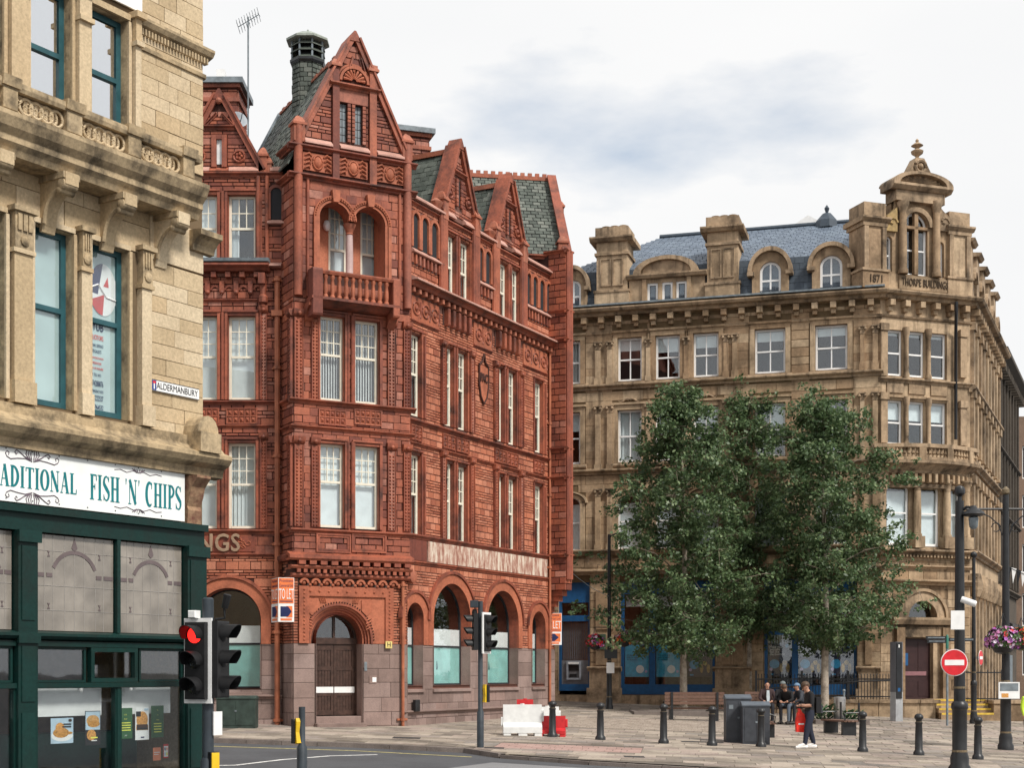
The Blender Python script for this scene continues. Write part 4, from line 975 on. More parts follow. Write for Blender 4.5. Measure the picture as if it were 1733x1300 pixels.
# cornice with modillions and relief frieze
z0 = zcr
m = MB(); m.prof(RF, -.2, RU+.1, [(-.02, z0-.10), (.22, z0-.08), (.26, z0), (.34, z0+.06), (-.02, z0+.08)]); m.build('cornice', M_mould, red)
n_ = 6
for i in range(n_): coping(red, RF, -.2+i*(RU+.3)/n_+.01, -.2+(i+1)*(RU+.3)/n_-.01, z0+.085, .2, .42)
u = -.1; j = 0
while u < RU:
    piece(red, 'modillion', RF, u, u+.12, z0-.26, z0-.105, 0, .22, M_pinn, .05); u += .36
for (a, b) in ((694, 741), (800, 831), (884, 924)):
    q, t = z0-1.05, z0-.32; p = piece(red, 'relief_frieze', RF, Rx(a), Rx(b), q, t, 0, .05, M_relief); k = MB(); n2 = max(2, round((Rx(b)-Rx(a))/.55)); du = (Rx(b)-Rx(a))/n2
    for i in range(n2):
        c = (Rx(a)+du*(i+.5), (q+t)/2); k.tube([RF.p(c[0]+.2*cos(s*pi/7), c[1]+.2*sin(s*pi/7), .06) for s in range(14)], .03, 4, True); k.ball(RF.p(*c, .05), .08, 8, 5)
        k.tube([RF.p(c[0]+du*.45, c[1]-.25, .06), RF.p(c[0]+du*.5, c[1], .06), RF.p(c[0]+du*.45, c[1]+.25, .06)], .03, 4)
    k.build('roundels', M_mould, p)
    string(red, RF, Rx(a), Rx(b), q-.1, .1, .08, M_mould)
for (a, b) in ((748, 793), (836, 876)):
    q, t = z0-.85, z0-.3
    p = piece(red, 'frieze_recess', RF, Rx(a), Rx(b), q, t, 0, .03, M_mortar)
    n2 = 5
    for i in range(n2): piece(red, 'frieze_bracket', RF, Rx(a)+(i+.25)*(Rx(b)-Rx(a))/n2, Rx(a)+(i+.65)*(Rx(b)-Rx(a))/n2, q, t, .03, .2, M_mould, .08)
# attic arcades: copings, small corbel arches
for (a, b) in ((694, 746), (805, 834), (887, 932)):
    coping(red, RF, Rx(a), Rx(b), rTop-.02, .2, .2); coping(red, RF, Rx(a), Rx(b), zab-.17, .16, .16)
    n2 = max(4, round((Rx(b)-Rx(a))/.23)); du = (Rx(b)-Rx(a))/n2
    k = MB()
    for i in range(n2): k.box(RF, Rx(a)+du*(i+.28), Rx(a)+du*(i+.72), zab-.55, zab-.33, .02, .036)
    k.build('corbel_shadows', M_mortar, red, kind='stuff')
    k = MB()
    for i in range(n2+1): k.box(RF, Rx(a)+du*(i-.2), Rx(a)+du*(i+.2), zab-.5, zab-.22, .02, .1)
    k.build('small_corbels', M_terra, red, kind='stuff')
for px in (747, 802, 836, 883):
    m = MB(); m.box(RF, Rx(px)-.16, Rx(px)+.16, z0+.1, rTop+.1, -.1, .16); m.tube([RF.p(Rx(px)-.2, z0+.1, .1), RF.p(Rx(px)-.2, rTop, .1)], .07, 6); m.build('pilaster', M_terra, red)
# two gables on the right wing
for (pl, pr_, pp, yp) in ((747, 802, 781, 253), (836, 883, 867.5, 310)):
    a, b = Rx(pl), Rx(pr_); gpz = RF.Z((pl+pr_)/2+4, yp); c = (a+b)/2; zb = rTop+.05
    gp_ = [(a, zb), (b, zb), (c+.03, gpz-.1), (c-.03, gpz-.1)]
    m = MB(); m.prism(RF, gp_, -.35, 0); m.build('gable', M_mortar2, red)
    sl = rect(c-.08, c+.08, zb+.55, zb+1.35)
    blk.fill(RF, a, b, zb+.15, gpz-.3, [.1, .1, .2], .3, .025, M_terra, [grow(sl, .16)], poly=gp_)
    m = MB(); m.box(RF, c-.08, c+.08, zb+.55, zb+1.35, 0, .03); m.build('slit_window', M_dark, red)
    k = MB()
    for j in range(7): k.box(RF, c-.22, c-.085, zb+.5+j*.13, zb+.5+j*.13+.11, 0, .08); k.box(RF, c+.085, c+.22, zb+.5+j*.13, zb+.5+j*.13+.11, 0, .08)
    k.build('quoins', M_terra, red, kind='stuff')
    for s_ in (-1, 1):
        k = MB(); q = (c+s_*.62, zb+.8); k.tube([RF.p(q[0]+.17*cos(t*pi/8), q[1]+.17*sin(t*pi/8), .05) for t in range(16)], .04, 5, True); k.ball(RF.p(*q, .03), .09, 8, 5); k.build('rosette', M_mould, red)
    string(red, RF, c-.42, c+.42, zb+1.5, .15, .15, M_mould)
    apex(RF, c, gpz, -.3, .12, .15); verge(RF, (a, zb), (c, gpz), .15, -.3, .12, M_mould); verge(RF, (c, gpz+.003), (b, zb+.003), .15, -.3, .12, M_mould)
    coping(red, RF, a+.2, c-.3, zb, .2, .14); coping(red, RF, c+.3, b-.2, zb, .2, .14)
    pinnacle(red, RF, a+.02, zb-.2, zb+.75, .32, .17, .34); pinnacle(red, RF, b-.02, zb-.2, zb+.75, .32, .17, .34)
    m = MB(); m.lathe(RF.p(a-.35, zb-.1, .0), [(.12, 0), (.14, .15), (.22, .3), (.24, .36), (.05, .5)], 8); m.build('finial', M_pinn, red)
    bk2 = -RF.n; pk_ = RF.p(c, gpz-.1, -.2); el = RF.p(a, zb, -.2); er = RF.p(b, zb, -.2)
    Fa, ha = slope(pk_, el, bk2, 5.0, .5); roof(Fa, rect(0, 5.0, 0, ha), rowh=.2, wid=.3); Fb, hb = slope(pk_, er, bk2, 5.0, .3); roof(Fb, rect(0, 5.0, 0, hb), rowh=.2, wid=.3)
    m = MB(); m.box(Frame(pk_, bk2), 0, 5.0, -.06, .1, -.13, .13); m.build('ridge_tiles', M_pinn, red)
    vt = Fa.p(2.2, ha*.72, .08) if Fa.u.dot(bk2) > 0 else Fa.p(2.8, ha*.72, .08)
    piece(red, 'roof_vent', Frame(vt, Fa.u, Fa.v), -.17, .17, -.12, .12, -.05, .12, M_black)
# end pier, corbelled out above the ground floor
PE = Frame(RF.p(RU, 0, .72), -RF.n)                   # return face toward the camera: u from 0 (outer edge) to .72
zp0 = RF.Z(928, 1000); zp1 = at(950, 428, 54.6).z
PF = RF.off(dd=.72)
m = MB(); m.box(RF, RU, RE, zp0, zp1, -.6, .70); m.build('end_pier', M_mortar, red)
PEf = Frame(RF.p(RU, 0, .72), -RF.n); PEf = Frame(RF.p(RU-.0, 0, 0), RF.n)         # u 0..0.72 outward, normal faces back along the street
PEf = Frame(RF.p(RU, 0, .72), -RF.n)
G = Frame(RF.p(RU, 0, 0), RF.n)                         # n = u x v
Gn = G if G.n.dot(-RF.u) > 0 else Frame(RF.p(RU, 0, .72), -RF.n)
blk.fill(Gn, 0, .72, zp0, zp1, [.24, .24], .38, .03, M_terra, []); blk.fill(PF, RU, RE, zp0, zp1, .24, .4, .03, M_terra, [])
for u in (RU+.08, RU+.3): m = MB(); m.tube([RF.p(u, zp0+.4, .76), RF.p(u, zp1, .76)], .10, 8); m.build('corner_shaft', M_terra, red, True)
for z in (RF.Z(928, 945), RF.Z(925, 769)+.1, zcr+.1, r1t+.28, zp1-.1, zp1-2.3):
    string(red, Gn, -.15, .80, z, .15, .13, M_mould); string(red, PF, RU-.13, RE, z, .15, .13, M_mould)
m = MB()
for j in range(4): m.box(RF, RU+.03*(j+1), RE-.05*j, zp0-.2*(j+1), zp0-.2*j-.004, -.5, .70-.15*(j+1))
m.build('corbel', M_mould, red)
m = MB(); m.box(RF, RU, RE, -.6, zp0-.3, -.8, .02); m.build('wall', M_granite, red)
blk.fill(RF, RU, RE, zG, zp0-.6, .085, .3, .05, M_brick, [], .014); gbl.fill(RF, RU, RE, -.5, zG, .45, .6, .06, M_granite, [], .012)
# end range with its own roof and right-hand gable
EB = Frame(V((RF.p(RE, 0, .5).x, RF.p(RE, 0, .5).y+.1, 0)), (sin(rad(80)), cos(rad(80)), 0))     # u<0 to the left
ze = at(950, 432, EB.o.y).z; er_ = EB.p(0, 0, -2.9); zr_ = CZ+(HZ-306)*er_.y/FOC
Fe, he = slope(EB.p(0, zr_, -2.9), EB.p(0, ze, -.1), EB.u, 6.5, .0); Fe = Frame(EB.p(-6.5, ze, -.1), EB.u, Fe.v); roof(Fe, rect(0, 6.45, 0, he), rowh=.2, wid=.3)
m = MB(); m.box(EB, -6.5, -.01, ze-2.5, ze, -5.5, -.15); m.build('wall', M_mortar, red)
blk.fill(EB.off(dd=-.15), -2.6, 0, ze-1.4, ze-.02, .24, .4, .03, M_terra, [])
m = MB(); m.box(EB, -6.5, 0, zr_-.05, zr_+.1, -3.02, -2.78)
m.build('ridge_tiles', M_pinn, red)
for i in range(22): piece(red, 'crest_tile', EB, -6.4+i*.29, -6.4+i*.29+.16, zr_+.1, zr_+.24, -2.95, -2.85, M_pinn)
m = MB(); m.add([EB.p(0, ze, -.1), EB.p(0, zr_, -2.9), EB.p(0, ze, -5.7), EB.p(-.15, ze, -.1), EB.p(-.15, zr_, -2.9), EB.p(-.15, ze, -5.7)], [(0, 1, 2), (3, 5, 4), (0, 3, 4, 1), (1, 4, 5, 2)]); m.build('gable', M_terra, red)
Gs = Frame(EB.p(.02, 0, 0), -EB.n)                    # side plane, u = going back
for (p, q) in (((.0, ze), (2.9, zr_)), ((2.9, zr_), (5.8, ze))): verge(Gs, p, q, .18, -.12, .10, M_mould)
pinnacle(red, EB, -.12, ze-.1, ze+.75, .34, .1); pinnacle(red, EB, .12, ze+1.1, ze+2.6, .3, -1.6, .3)
piece(red, 'roof_vent', Frame(Fe.p(4.6, he*.68), Fe.u, Fe.v), -.2, .2, -.15, .15, 0, .15, M_black)
string(red, EB, -6.5, .05, ze-.2, .18, .14, M_mould)
# big chimney behind the tower
cF = Frame(V(((672-CX)/FOC*52, 52, 0)), (.95, .31, 0)); chimney(cF, 0, 1.15, rTop-1, at(700, 213, 52).z, -2.2, 0, M_terra)
# back of building, flat top so the interior stays dark
b1 = LW.p(LU0, 0); b2 = RF.p(RE, 0); 
foot = [LW.p(LU0, 0, -.35), LW.p(.0, 0, -.35), TW.p(TL-.05, 0, -1.2), RF.p(0.3, 0, -.45), RF.p(RE, 0, -.45), RF.p(RE, 0, -9), LW.p(LU0, 0, -12)]
m = MB(); zt2 = zEL+.05; n_ = len(foot)
for i in (3, 4, 5, 6):
    a, b = foot[i], foot[(i+1) % n_]
    if i == 3: continue
    m.add([a+V((0, 0, -.6)), b+V((0, 0, -.6)), b+V((0, 0, zt2)), a+V((0, 0, zt2))], [(0, 1, 2, 3)])
m.build('back_wall', M_brick, red); m = MB(); m.add([p+V((0, 0, zt2-.25)) for p in foot], [tuple(range(n_))]); m.build('roof_deck', M_dark, red)
for z in (5.55, 9.35, zLf-.95): 
    m = MB(); ins = [LW.p(LU0+.2, 0, -.4), LW.p(-.2, 0, -.4), TW.p(TL/2, 0, -1.3), RF.p(.6, 0, -.5), RF.p(RE-.3, 0, -.5), RF.p(RE-.3, 0, -8.8), LW.p(LU0+.2, 0, -11.8)]; m.add([p+V((0, 0, z)) for p in ins], [tuple(range(7))]); m.build('floor_slab', M_dark, red)
# down pipes, shield, boxes
def pipe(F, u, z0, z1, d, r=.065):
    m = MB(); m.tube([F.p(u, z0, d), F.p(u, z1, d)], r, 8)
    n = max(2, int((z1-z0)/2.0))
    for i in range(n): z = z0+.35+(z1-z0-.5)*i/(n-1); m.lathe(F.p(u, z, d), [(r*1.5, 0), (r*1.5, .09)], 8); m.box(F, u-.17, u+.17, z+.01, z+.07, d-.1, d-.03)
    return m.build('down_pipe', M_pipe, red, True)
pipe(LW, Lx(470.5), -.1, LW.Z(470, 470), .14, .085); piece(red, 'rainwater_head', LW, Lx(470.5)-.17, Lx(470.5)+.17, LW.Z(470, 538), LW.Z(470, 528), .04, .26, M_pipe, .05)
pipe(TD, TL-.22, -.1, TD.Z(678, 985), .14, .05); pipe(RF, Rx(926.5), -.1, RF.Z(926, 590), .10, .05)
piece(red, 'meter_box', RF, Rx(697)-.1, Rx(697)+.18, RF.Z(697, 1205), RF.Z(697, 1185), .10, .2, M_black, .05); piece(red, 'entry_panel', TD, TD.U(630)-.12, TD.U(630)+.12, TD.Z(630, 1157), TD.Z(630, 1144), .04, .06, M_granite)
piece(red, 'entry_card', TD, TD.U(632)-.06, TD.U(632)+.07, TD.Z(632, 1155), TD.Z(632, 1147), .062, .068, M_white); piece(red, 'door_buzzer', TD, TD.U(615.5), TD.U(620), TD.Z(617, 1136), TD.Z(617, 1121), .045, .06, M_lead)
piece(red, 'notice_plate', TD, TD.U(650), TD.U(661), TD.Z(655, 1098), TD.Z(655, 1086), .11, .125, plain('yellow_plate', (.62, .50, .18), .5))
text_mesh('H', .19, .002, M_black, 'hydrant_letter', red, TD, (TD.U(650)+TD.U(661))/2, TD.Z(655, 1092), .128)
m = MB(); m.lathe(RF.p(Rx(691), RF.Z(691, 977), .12), [(.06, -.1), (.2, -.04), (.2, .08), (.1, .12)], 12, RF.n); m.build('alarm_bell', M_pinn, red, True)
su, sz = Rx(816), RF.Z(816, 640)
m = MB(); P = [(-.30, .38), (-.30, -.25), (-.2, -.62), (0, -.85), (.2, -.62), (.30, -.25), (.30, .38)]
m.prism(RF, [(su+a, sz+b) for a, b in P], 0, .06); shd = m.build('shield_emblem', M_relief, red)
m = MB(); m.tube([RF.p(su+a*1.05, sz+b*1.05, .07) for a, b in P], .035, 5); m.tube([RF.p(su-.33, sz+.4, .07), RF.p(su-.1, sz+.55, .07), RF.p(su, sz+.8, .08), RF.p(su+.1, sz+.55, .07), RF.p(su+.33, sz+.4, .07)], .04, 5); m.build('shield_rim', M_mortar, shd)
text_mesh('PAC', .42, .02, M_mortar, 'shield_letters', shd, RF, su, sz-.02, .07, sx=.62, bevel=.006)
blk.finish(twall, 'terracotta_block', 'brickwork', 300); gbl.finish(lwall, 'granite_block', 'granite_blocks', 300); slates.finish([o for o in red.children if o.name.startswith('roof')][0], 'slate', 'slates', 300, .035, .02)

# ================================================================ sandstone corner shop building on the left
SB = fr(342, 22.7, 33.5)                   # u = 0 at the far corner, negative toward the camera
shop = thing('sandstone_shop_building', SB.p(-2, -.4, 0), 'honey sandstone corner building with stone balcony above a dark green shopfront', 'building')
M_sand = stone('honey_sandstone', [(0.45, 0.34, 0.205), (0.54, 0.42, 0.265), (0.62, 0.505, 0.345), (0.52, 0.39, 0.235)], 0.9, 0.30, (0.26, 0.18, 0.10), 0.8, 22, 0.25)
M_sandt = stone('weathered_sandstone', [(0.43, 0.325, 0.195), (0.50, 0.385, 0.24)], 0.9, 0.93, (0.05, 0.041, 0.030), 2.6, 16, 0.4, streak=0.6)
M_sandj = plain('sandstone_joint', (0.15, 0.105, 0.06), 0.95)
M_teal = plain('teal_paint', (0.022, 0.085, 0.10), 0.4, var=0.2)
M_green = stone('dark_green_paint', [(0.004, 0.026, 0.022), (0.006, 0.034, 0.029)], 0.45, 0.5, (0.012, 0.016, 0.013), 1.5, 20, 0.05, streak=0.4, spec=0.25, spots=.25)
M_mirror = glassmat('sky_reflecting_glass', (0.5, 0.55, 0.55), 0.72, 0.02, 0.02)
M_film = plain('frosted_film', (0.46, 0.58, 0.58), 0.8, var=0.1, scale=2)
S = lambda px, d=0: SB.U(px, d)
SU0 = -7.5
zB0, zB1, zB2 = 8.5, 9.0, 9.42              # soffit, cornice top, balcony rail top
lw_b, lw_t = 5.40, 7.86; uw_b, uw_t = 9.58, 11.2
ztop = 14.5
colw = [(54, 120, 1), (155, 215, 1)]
lowers = [(S(56), S(121)), (S(153), S(215))]; lowers.append((lowers[0][0]-1.13, lowers[0][1]-1.13)); lowers += [(lowers[2][0]-1.13, lowers[2][1]-1.13), (lowers[2][0]-2.26, lowers[2][1]-2.26)]
uppers = [(S(49), S(118)), (S(152), S(214))]; uppers.append((uppers[0][0]-1.13, uppers[0][1]-1.13)); uppers += [(uppers[2][0]-1.13, uppers[2][1]-1.13), (uppers[2][0]-2.26, uppers[2][1]-2.26)]
sh_ = [rect(a, b, lw_b, lw_t) for a, b in lowers]+[rect(a, b, uw_b, uw_t) for a, b in uppers]
m = MB(); m.sheet(SB, rect(SU0, 0, 3.9, ztop), sh_, 0); swall = m.build('wall', M_sandj, shop)
m = MB()
SSide = Frame(SB.p(0, 0, 0), -SB.n)
m.sheet(SSide, rect(0, 11, -1, ztop), [], 0); m.build('side_wall', M_sand, shop)
m = MB(); m.add([SB.p(SU0, z, d) for z, d in ((-1, 0), (ztop, 0), (ztop, -11), (-1, -11))], [(0, 1, 2, 3)]); m.add([SB.p(u, z, -11) for u, z in ((SU0, -1), (0, -1), (0, ztop), (SU0, ztop))], [(0, 1, 2, 3)]); m.add([SB.p(u, ztop, d) for u, d in ((SU0, 0), (0, 0), (0, -11), (SU0, -11))], [(0, 1, 2, 3)]); m.build('rear_walls', M_sand, shop)
for z in (4.3, 8.6): m = MB(); m.add([SB.p(u, z, d) for u, d in ((SU0+.1, -.4), (-.1, -.4), (-.1, -10.8), (SU0+.1, -10.8))], [(0, 1, 2, 3)]); m.build('floor_slab', M_dark, shop)
m = MB(); m.add([SB.p(u, z, -2.2) for u, z in ((SU0+.1, 4.4), (-.1, 4.4), (-.1, ztop-.1), (SU0+.1, ztop-.1))], [(0, 1, 2, 3)]); m.build('room_partition', M_dark, shop)
for h in sh_: MB().reveal(SB, h, .01, -.22).build('reveal', M_sandt, shop)
sbl = Blocks()
sbl.fill(SB, S(252), 0, lw_b-.15, SB.Z(300, 455), [.24, .22, .25, .21], .44, .025, M_sand, [], .009, ws=.6)
sbl.fill(SB, S(236), 0, zB2-.05, ztop, [.24, .22, .25, .21], .44, .025, M_sand, [], .009, ws=.6)
sbl.fill(SB, SU0, S(236), uw_t+.25, ztop, [.3], .6, .02, M_sand, [], .009, ws=.5)
sbl.fill(SB, SU0, S(252), lw_t+.03, zB0, [.4, .4], .7, .02, M_sand, [], .009)
sbl.fill(SB, S(252), 0, SB.Z(300, 452), zB0, [.6], 1.0, .035, M_sand, [], .008)
sbl.finish(swall, 'ashlar_stone', 'ashlar_stones', 300, .04, .02)
# pilasters between the windows
for i, (a, b) in enumerate(lowers):
    nx = [x for x, _ in lowers if x > b-.01]; e = min(nx) if nx else S(252)
    for (u0, u1) in ((b+.06, e-.06),) if nx else ((b+.16, S(251)),):
        m = MB(); m.box(SB, u0, u1, lw_b-.05, lw_b+.25, 0, .16); m.box(SB, u0+.03, u1-.03, lw_b+.252, lw_t-.5, 0, .11); m.box(SB, u0, u1, lw_t-.498, lw_t-.44, 0, .14)
        p = m.build('pilaster', M_sand, shop)
        k = MB(); k.box(SB, u0+.03, u1-.03, lw_t-.438, lw_t+.05, 0, .13); k.box(SB, u0-.02, u1+.02, lw_t+.052, lw_t+.12, 0, .18)
        for j in range(3): k.box(SB, u0+.05+j*(u1-u0-.1)/3+.01, u0+.05+(j+1)*(u1-u0-.1)/3-.01, lw_t-.2, lw_t+.02, .13, .155)
        k.lathe(SB.p((u0+u1)/2, lw_t-.33, .13), [(.07, 0), (.07, .02), (.03, .035)], 10, SB.n); k.build('capital', M_sandt, p)
    k = MB(); k.box(SB, a-.03, b+.03, lw_t+.01, lw_t+.08, 0, .05); k.box(SB, a-.06, a-.005, lw_b, lw_t, 0, .05); k.box(SB, b+.005, b+.06, lw_b, lw_t, 0, .05); k.build('architrave', M_sand, shop)
for i, (a, b) in enumerate(uppers):
    nx = [x for x, _ in uppers if x > b-.01]; e = min(nx) if nx else S(236)
    m = MB(); m.box(SB, b+.07, e-.07, uw_b-.2, uw_t-.35, 0, .12); m.box(SB, b+.05, e-.05, uw_t-.348, uw_t-.28, 0, .17); m.box(SB, b+.07, e-.07, uw_t-.278, uw_t+.05, 0, .13); m.box(SB, b+.03, e-.03, uw_t+.052, uw_t+.14, 0, .2); m.build('pilaster', M_sand, shop)
    k = MB(); k.box(SB, a-.03, b+.03, uw_t+.01, uw_t+.1, 0, .06); k.box(SB, a-.06, a-.005, uw_b, uw_t, 0, .05); k.box(SB, b+.005, b+.06, uw_b, uw_t, 0, .05); k.build('architrave', M_sand, shop)
# windows (teal sashes)
for i, (a, b) in enumerate(lowers):
    w_ = sash(shop, SB, a, b, lw_b, lw_t, -.12, 1, 1, .56, mat=M_teal, fw=.085, glass=M_glass)
    piece(w_, 'frosted_film', SB, a+.06, b-.02, lw_b+.06, lw_t-.08, -.170, -.163, M_film)
for i, (a, b) in enumerate(uppers):
    w_ = sash(shop, SB, a, b, uw_b, uw_t, -.12, 1, 1, .46, mat=M_teal, fw=.085, glass=M_mirror)
    piece(w_, 'blind', SB, a+.06, b-.02, uw_b, uw_b+.1, -.3, -.29, M_blind)
# dentilled string on the pier
zs = SB.Z(300, 82); 
m = MB(); m.prof(SB, S(232), .14, [(0, zs+.02), (.10, zs+.06), (.14, zs+.12), (.14, zs+.16), (0, zs+.2)]); m.prof(SB, S(232), .04, [(0, zs-.30), (.05, zs-.28), (.05, zs-.22), (0, zs-.2)]); m.build('string_course', M_sandt, shop)
for i in range(22): piece(shop, 'dentil', SB, S(234)+i*(-S(234)+.08)/22, S(234)+i*(-S(234)+.08)/22+.03, zs-.07, zs+.02, 0, .085, M_sandt)
piece(shop, 'blank_white_panel', SB, S(150), S(236), SB.Z(225, 18), SB.Z(225, -30), .03, .06, M_white)
# balcony
m = MB(); m.prof(SB, SU0, S(355, .66), [(0, zB0), (.42, zB0), (.46, zB0+.08), (.52, zB0+.14), (.52, zB0+.22), (.60, zB0+.30), (.66, zB0+.42), (.66, zB0+.48), (.3, zB0+.53), (0, zB0+.53)])
bl_ = m.build('balcony', M_sandt, shop)
m = MB(); m.prof(SB, SU0, S(343, .58), [(.34, zB2-.12), (.56, zB2-.12), (.58, zB2-.07), (.58, zB2-.01), (.34, zB2-.0)]); m.box(SB, S(343, .58)-.2, S(343, .58), zB2-.12, zB2-.002, 0, .34); m.build('rail', M_sandt, bl_)
piers = [(0, 25), (108, 134), (212, 234), (305, 324)]; pu = [(S(a, .5), S(b, .5)) for a, b in piers]; pu = [(pu[0][0]-1.2*j, pu[0][1]-1.2*j) for j in (3, 2, 1)]+pu
for (a, b) in pu:
    p = piece(bl_, 'pier', SB, a, b, zB1+.03, zB2-.122, .36, .57, M_sandt, .02)
    k = MB(); k.prof(SB, a-.03, b+.03, [(.33, zB2-.1), (.60, zB2-.1), (.62, zB2+.03), (.33, zB2+.03)]); k.build('pier_cap', M_sandt, bl_)
k = MB(); k.tube([(.105*cos(t*pi/9), -.0, .105*sin(t*pi/9)) for t in range(18)], .022, 6, True); ringm = mesh_of(k, M_sand, True)
for (a, b) in zip(pu[:-1], pu[1:]):
    n_ = 8; u0, u1 = a[1]+.03, b[0]-.03
    for j in range(n_): inst(bl_, 'ring', ringm, SB.p(u0+.08+j*(u1-u0-.16)/(n_-1), (zB1+.03+zB2-.12)/2, .46+.02*(j % 2)), SB)
for px in (20, 129, 228, 317):
    u = S(px, .5)-.10
    F_ = Frame(SB.p(u-.11, 0, 0), SB.n); m = MB()
    P = [(0, zB0-.74), (.05, zB0-.74), (.07, zB0-.66)]+[(.08+.40*(1-cos(pi/2*t/8)), zB0-.64+.44*sin(pi/2*t/8)) for t in range(9)]+[(.54, zB0-.17), (.54, zB0-.003), (0, zB0-.003)]
    m.prism(F_, P, -.22, .0); br = m.build('bracket', M_sand, bl_)
    k = MB(); k.tube([F_.p(.10+.40*(1-cos(pi/2*t/8)), zB0-.64+.44*sin(pi/2*t/8), .0) for t in range(9)], .028, 5); k.build('bracket_roll', M_sandt, br, True)
    k = MB()
    for (zz, dd_, r) in ((zB0-.16, .46, .075), (zB0-.24, .42, .05)): k.lathe(SB.p(u-.12-.01, zz, dd_), [(r*.5, -.01), (r, 0), (r, .24), (r*.5, .25)], 12, SB.u)
    k.build('scroll', M_sandt, br, True)
    k = MB(); k.box(SB, u-.14, u+.14, zB0-.09, zB0-.004, 0, .53); k.build('bracket_cap', M_sandt, br)
m = MB(); m.prof(SB, S(318), .16, [(0, zB0-.34), (.10, zB0-.33), (.12, zB0-.24), (.2, zB0-.16), (.28, zB0-.12), (.28, zB0-.04), (0, zB0-.02)]); m.build('corner_cornice', M_sandt, shop)
# cornice above the shop
m = MB(); m.prof(SB, SU0, S(393, .36), [(0, 4.72), (.16, 4.74), (.18, 4.86), (.30, 4.92), (.36, 5.0), (.36, 5.06), (.2, 5.12), (.12, 5.2), (.12, 5.33), (0, 5.36)]); m.build('shop_cornice', M_sandt, shop)
m = MB(); cu0, cu1 = S(322, .25)+.07, S(322, .25)+.50
Fq = Frame(SB.p(0, 0, 0), SB.u); zz0 = 5.07
m.box(SB, cu0, cu1, zz0, zz0+.3, .02, .40); P = [(cu0, zz0+.3), (cu1, zz0+.3)]+[((cu0+cu1)/2+(cu1-cu0)/2*cos(pi*t/8), zz0+.3+.26*sin(pi*t/8)) for t in range(1, 8)]
m.prism(SB, P, .02, .34); m.build('corner_block', M_sandt, shop)
m = MB(); Fc = Frame(SB.p(S(326, .2)-.02, 0, 0), SB.n); P = [(0, 3.95), (.10, 3.95), (.13, 4.2), (.10, 4.26), (.16, 4.4), (.2, 4.55), (.32, 4.68), (.32, 4.72), (0, 4.72)]
m.prism(Fc, P, -.28, 0); m.build('console', stone('peeling_console', [(.34, .22, .13), (.2, .09, .06)], .85, .9, (.10, .02, .02), 5, 18, .6), shop)
# timber shopfront
zL, zT = 2.26, 1.60
def bar(name, a, b, q, t, d0, d1, mat=None, ch=0.0, par=None): return piece(par or front, name, SB, a, b, q, t, d0, d1, mat or M_green, ch)
m = MB(); m.box(SB, SU0, -.02, -.9, .12, -.05, .06); front = m.build('shopfront', M_green, shop)
bar('frieze_board', SU0, 0, 3.66, 3.98, -.05, .05); bar('frieze_lip', SU0, .02, 3.90, 4.0, .05, .12)
cp = [(S(310), .0), (S(23), S(56))]; cp.append((cp[1][0]-2.3, cp[1][1]-2.3)); cp.append((cp[2][0]-2.3, cp[2][1]-2.3))
for (a, b) in cp:
    bar('post', a, b, .12, 3.655, -.05, .10)
    for (q, t) in ((.3, 1.2), (1.35, 2.1), (2.45, 3.45)): bar('post_panel', a+.05, b-.05, q, t, .10, .115)
    bar('post_block', a-.02, b+.02, 2.14, 2.24, .10, .14); bar('post_cap', a-.02, b+.03, 3.5, 3.66, .10, .15)
m = MB(); m.prof(SB, SU0, -.02, [(0, zL-.08), (.10, zL-.06), (.14, zL-.02), (.14, zL+.02), (0, zL+.05)]); m.build('ledge', M_green, front)
bar('transom', SU0, 0, zT-.07, zT, -.05, .07); bar('transom', SU0, 0, zL-.16, zL-.085, -.05, .06)
bays = [(cp[1][1], cp[0][0]), (cp[2][1], cp[1][0]), (cp[3][1], cp[2][0])]
M_obscure = plain('obscured_glass', (0.24, 0.215, 0.185), 0.22, var=0.3, scale=2.5, spec=0.7)
M_came = plain('lead_came', (0.30, 0.28, 0.26), 0.5)
M_cdark = plain('purple_lead_glass', (0.13, 0.10, 0.10), 0.3)
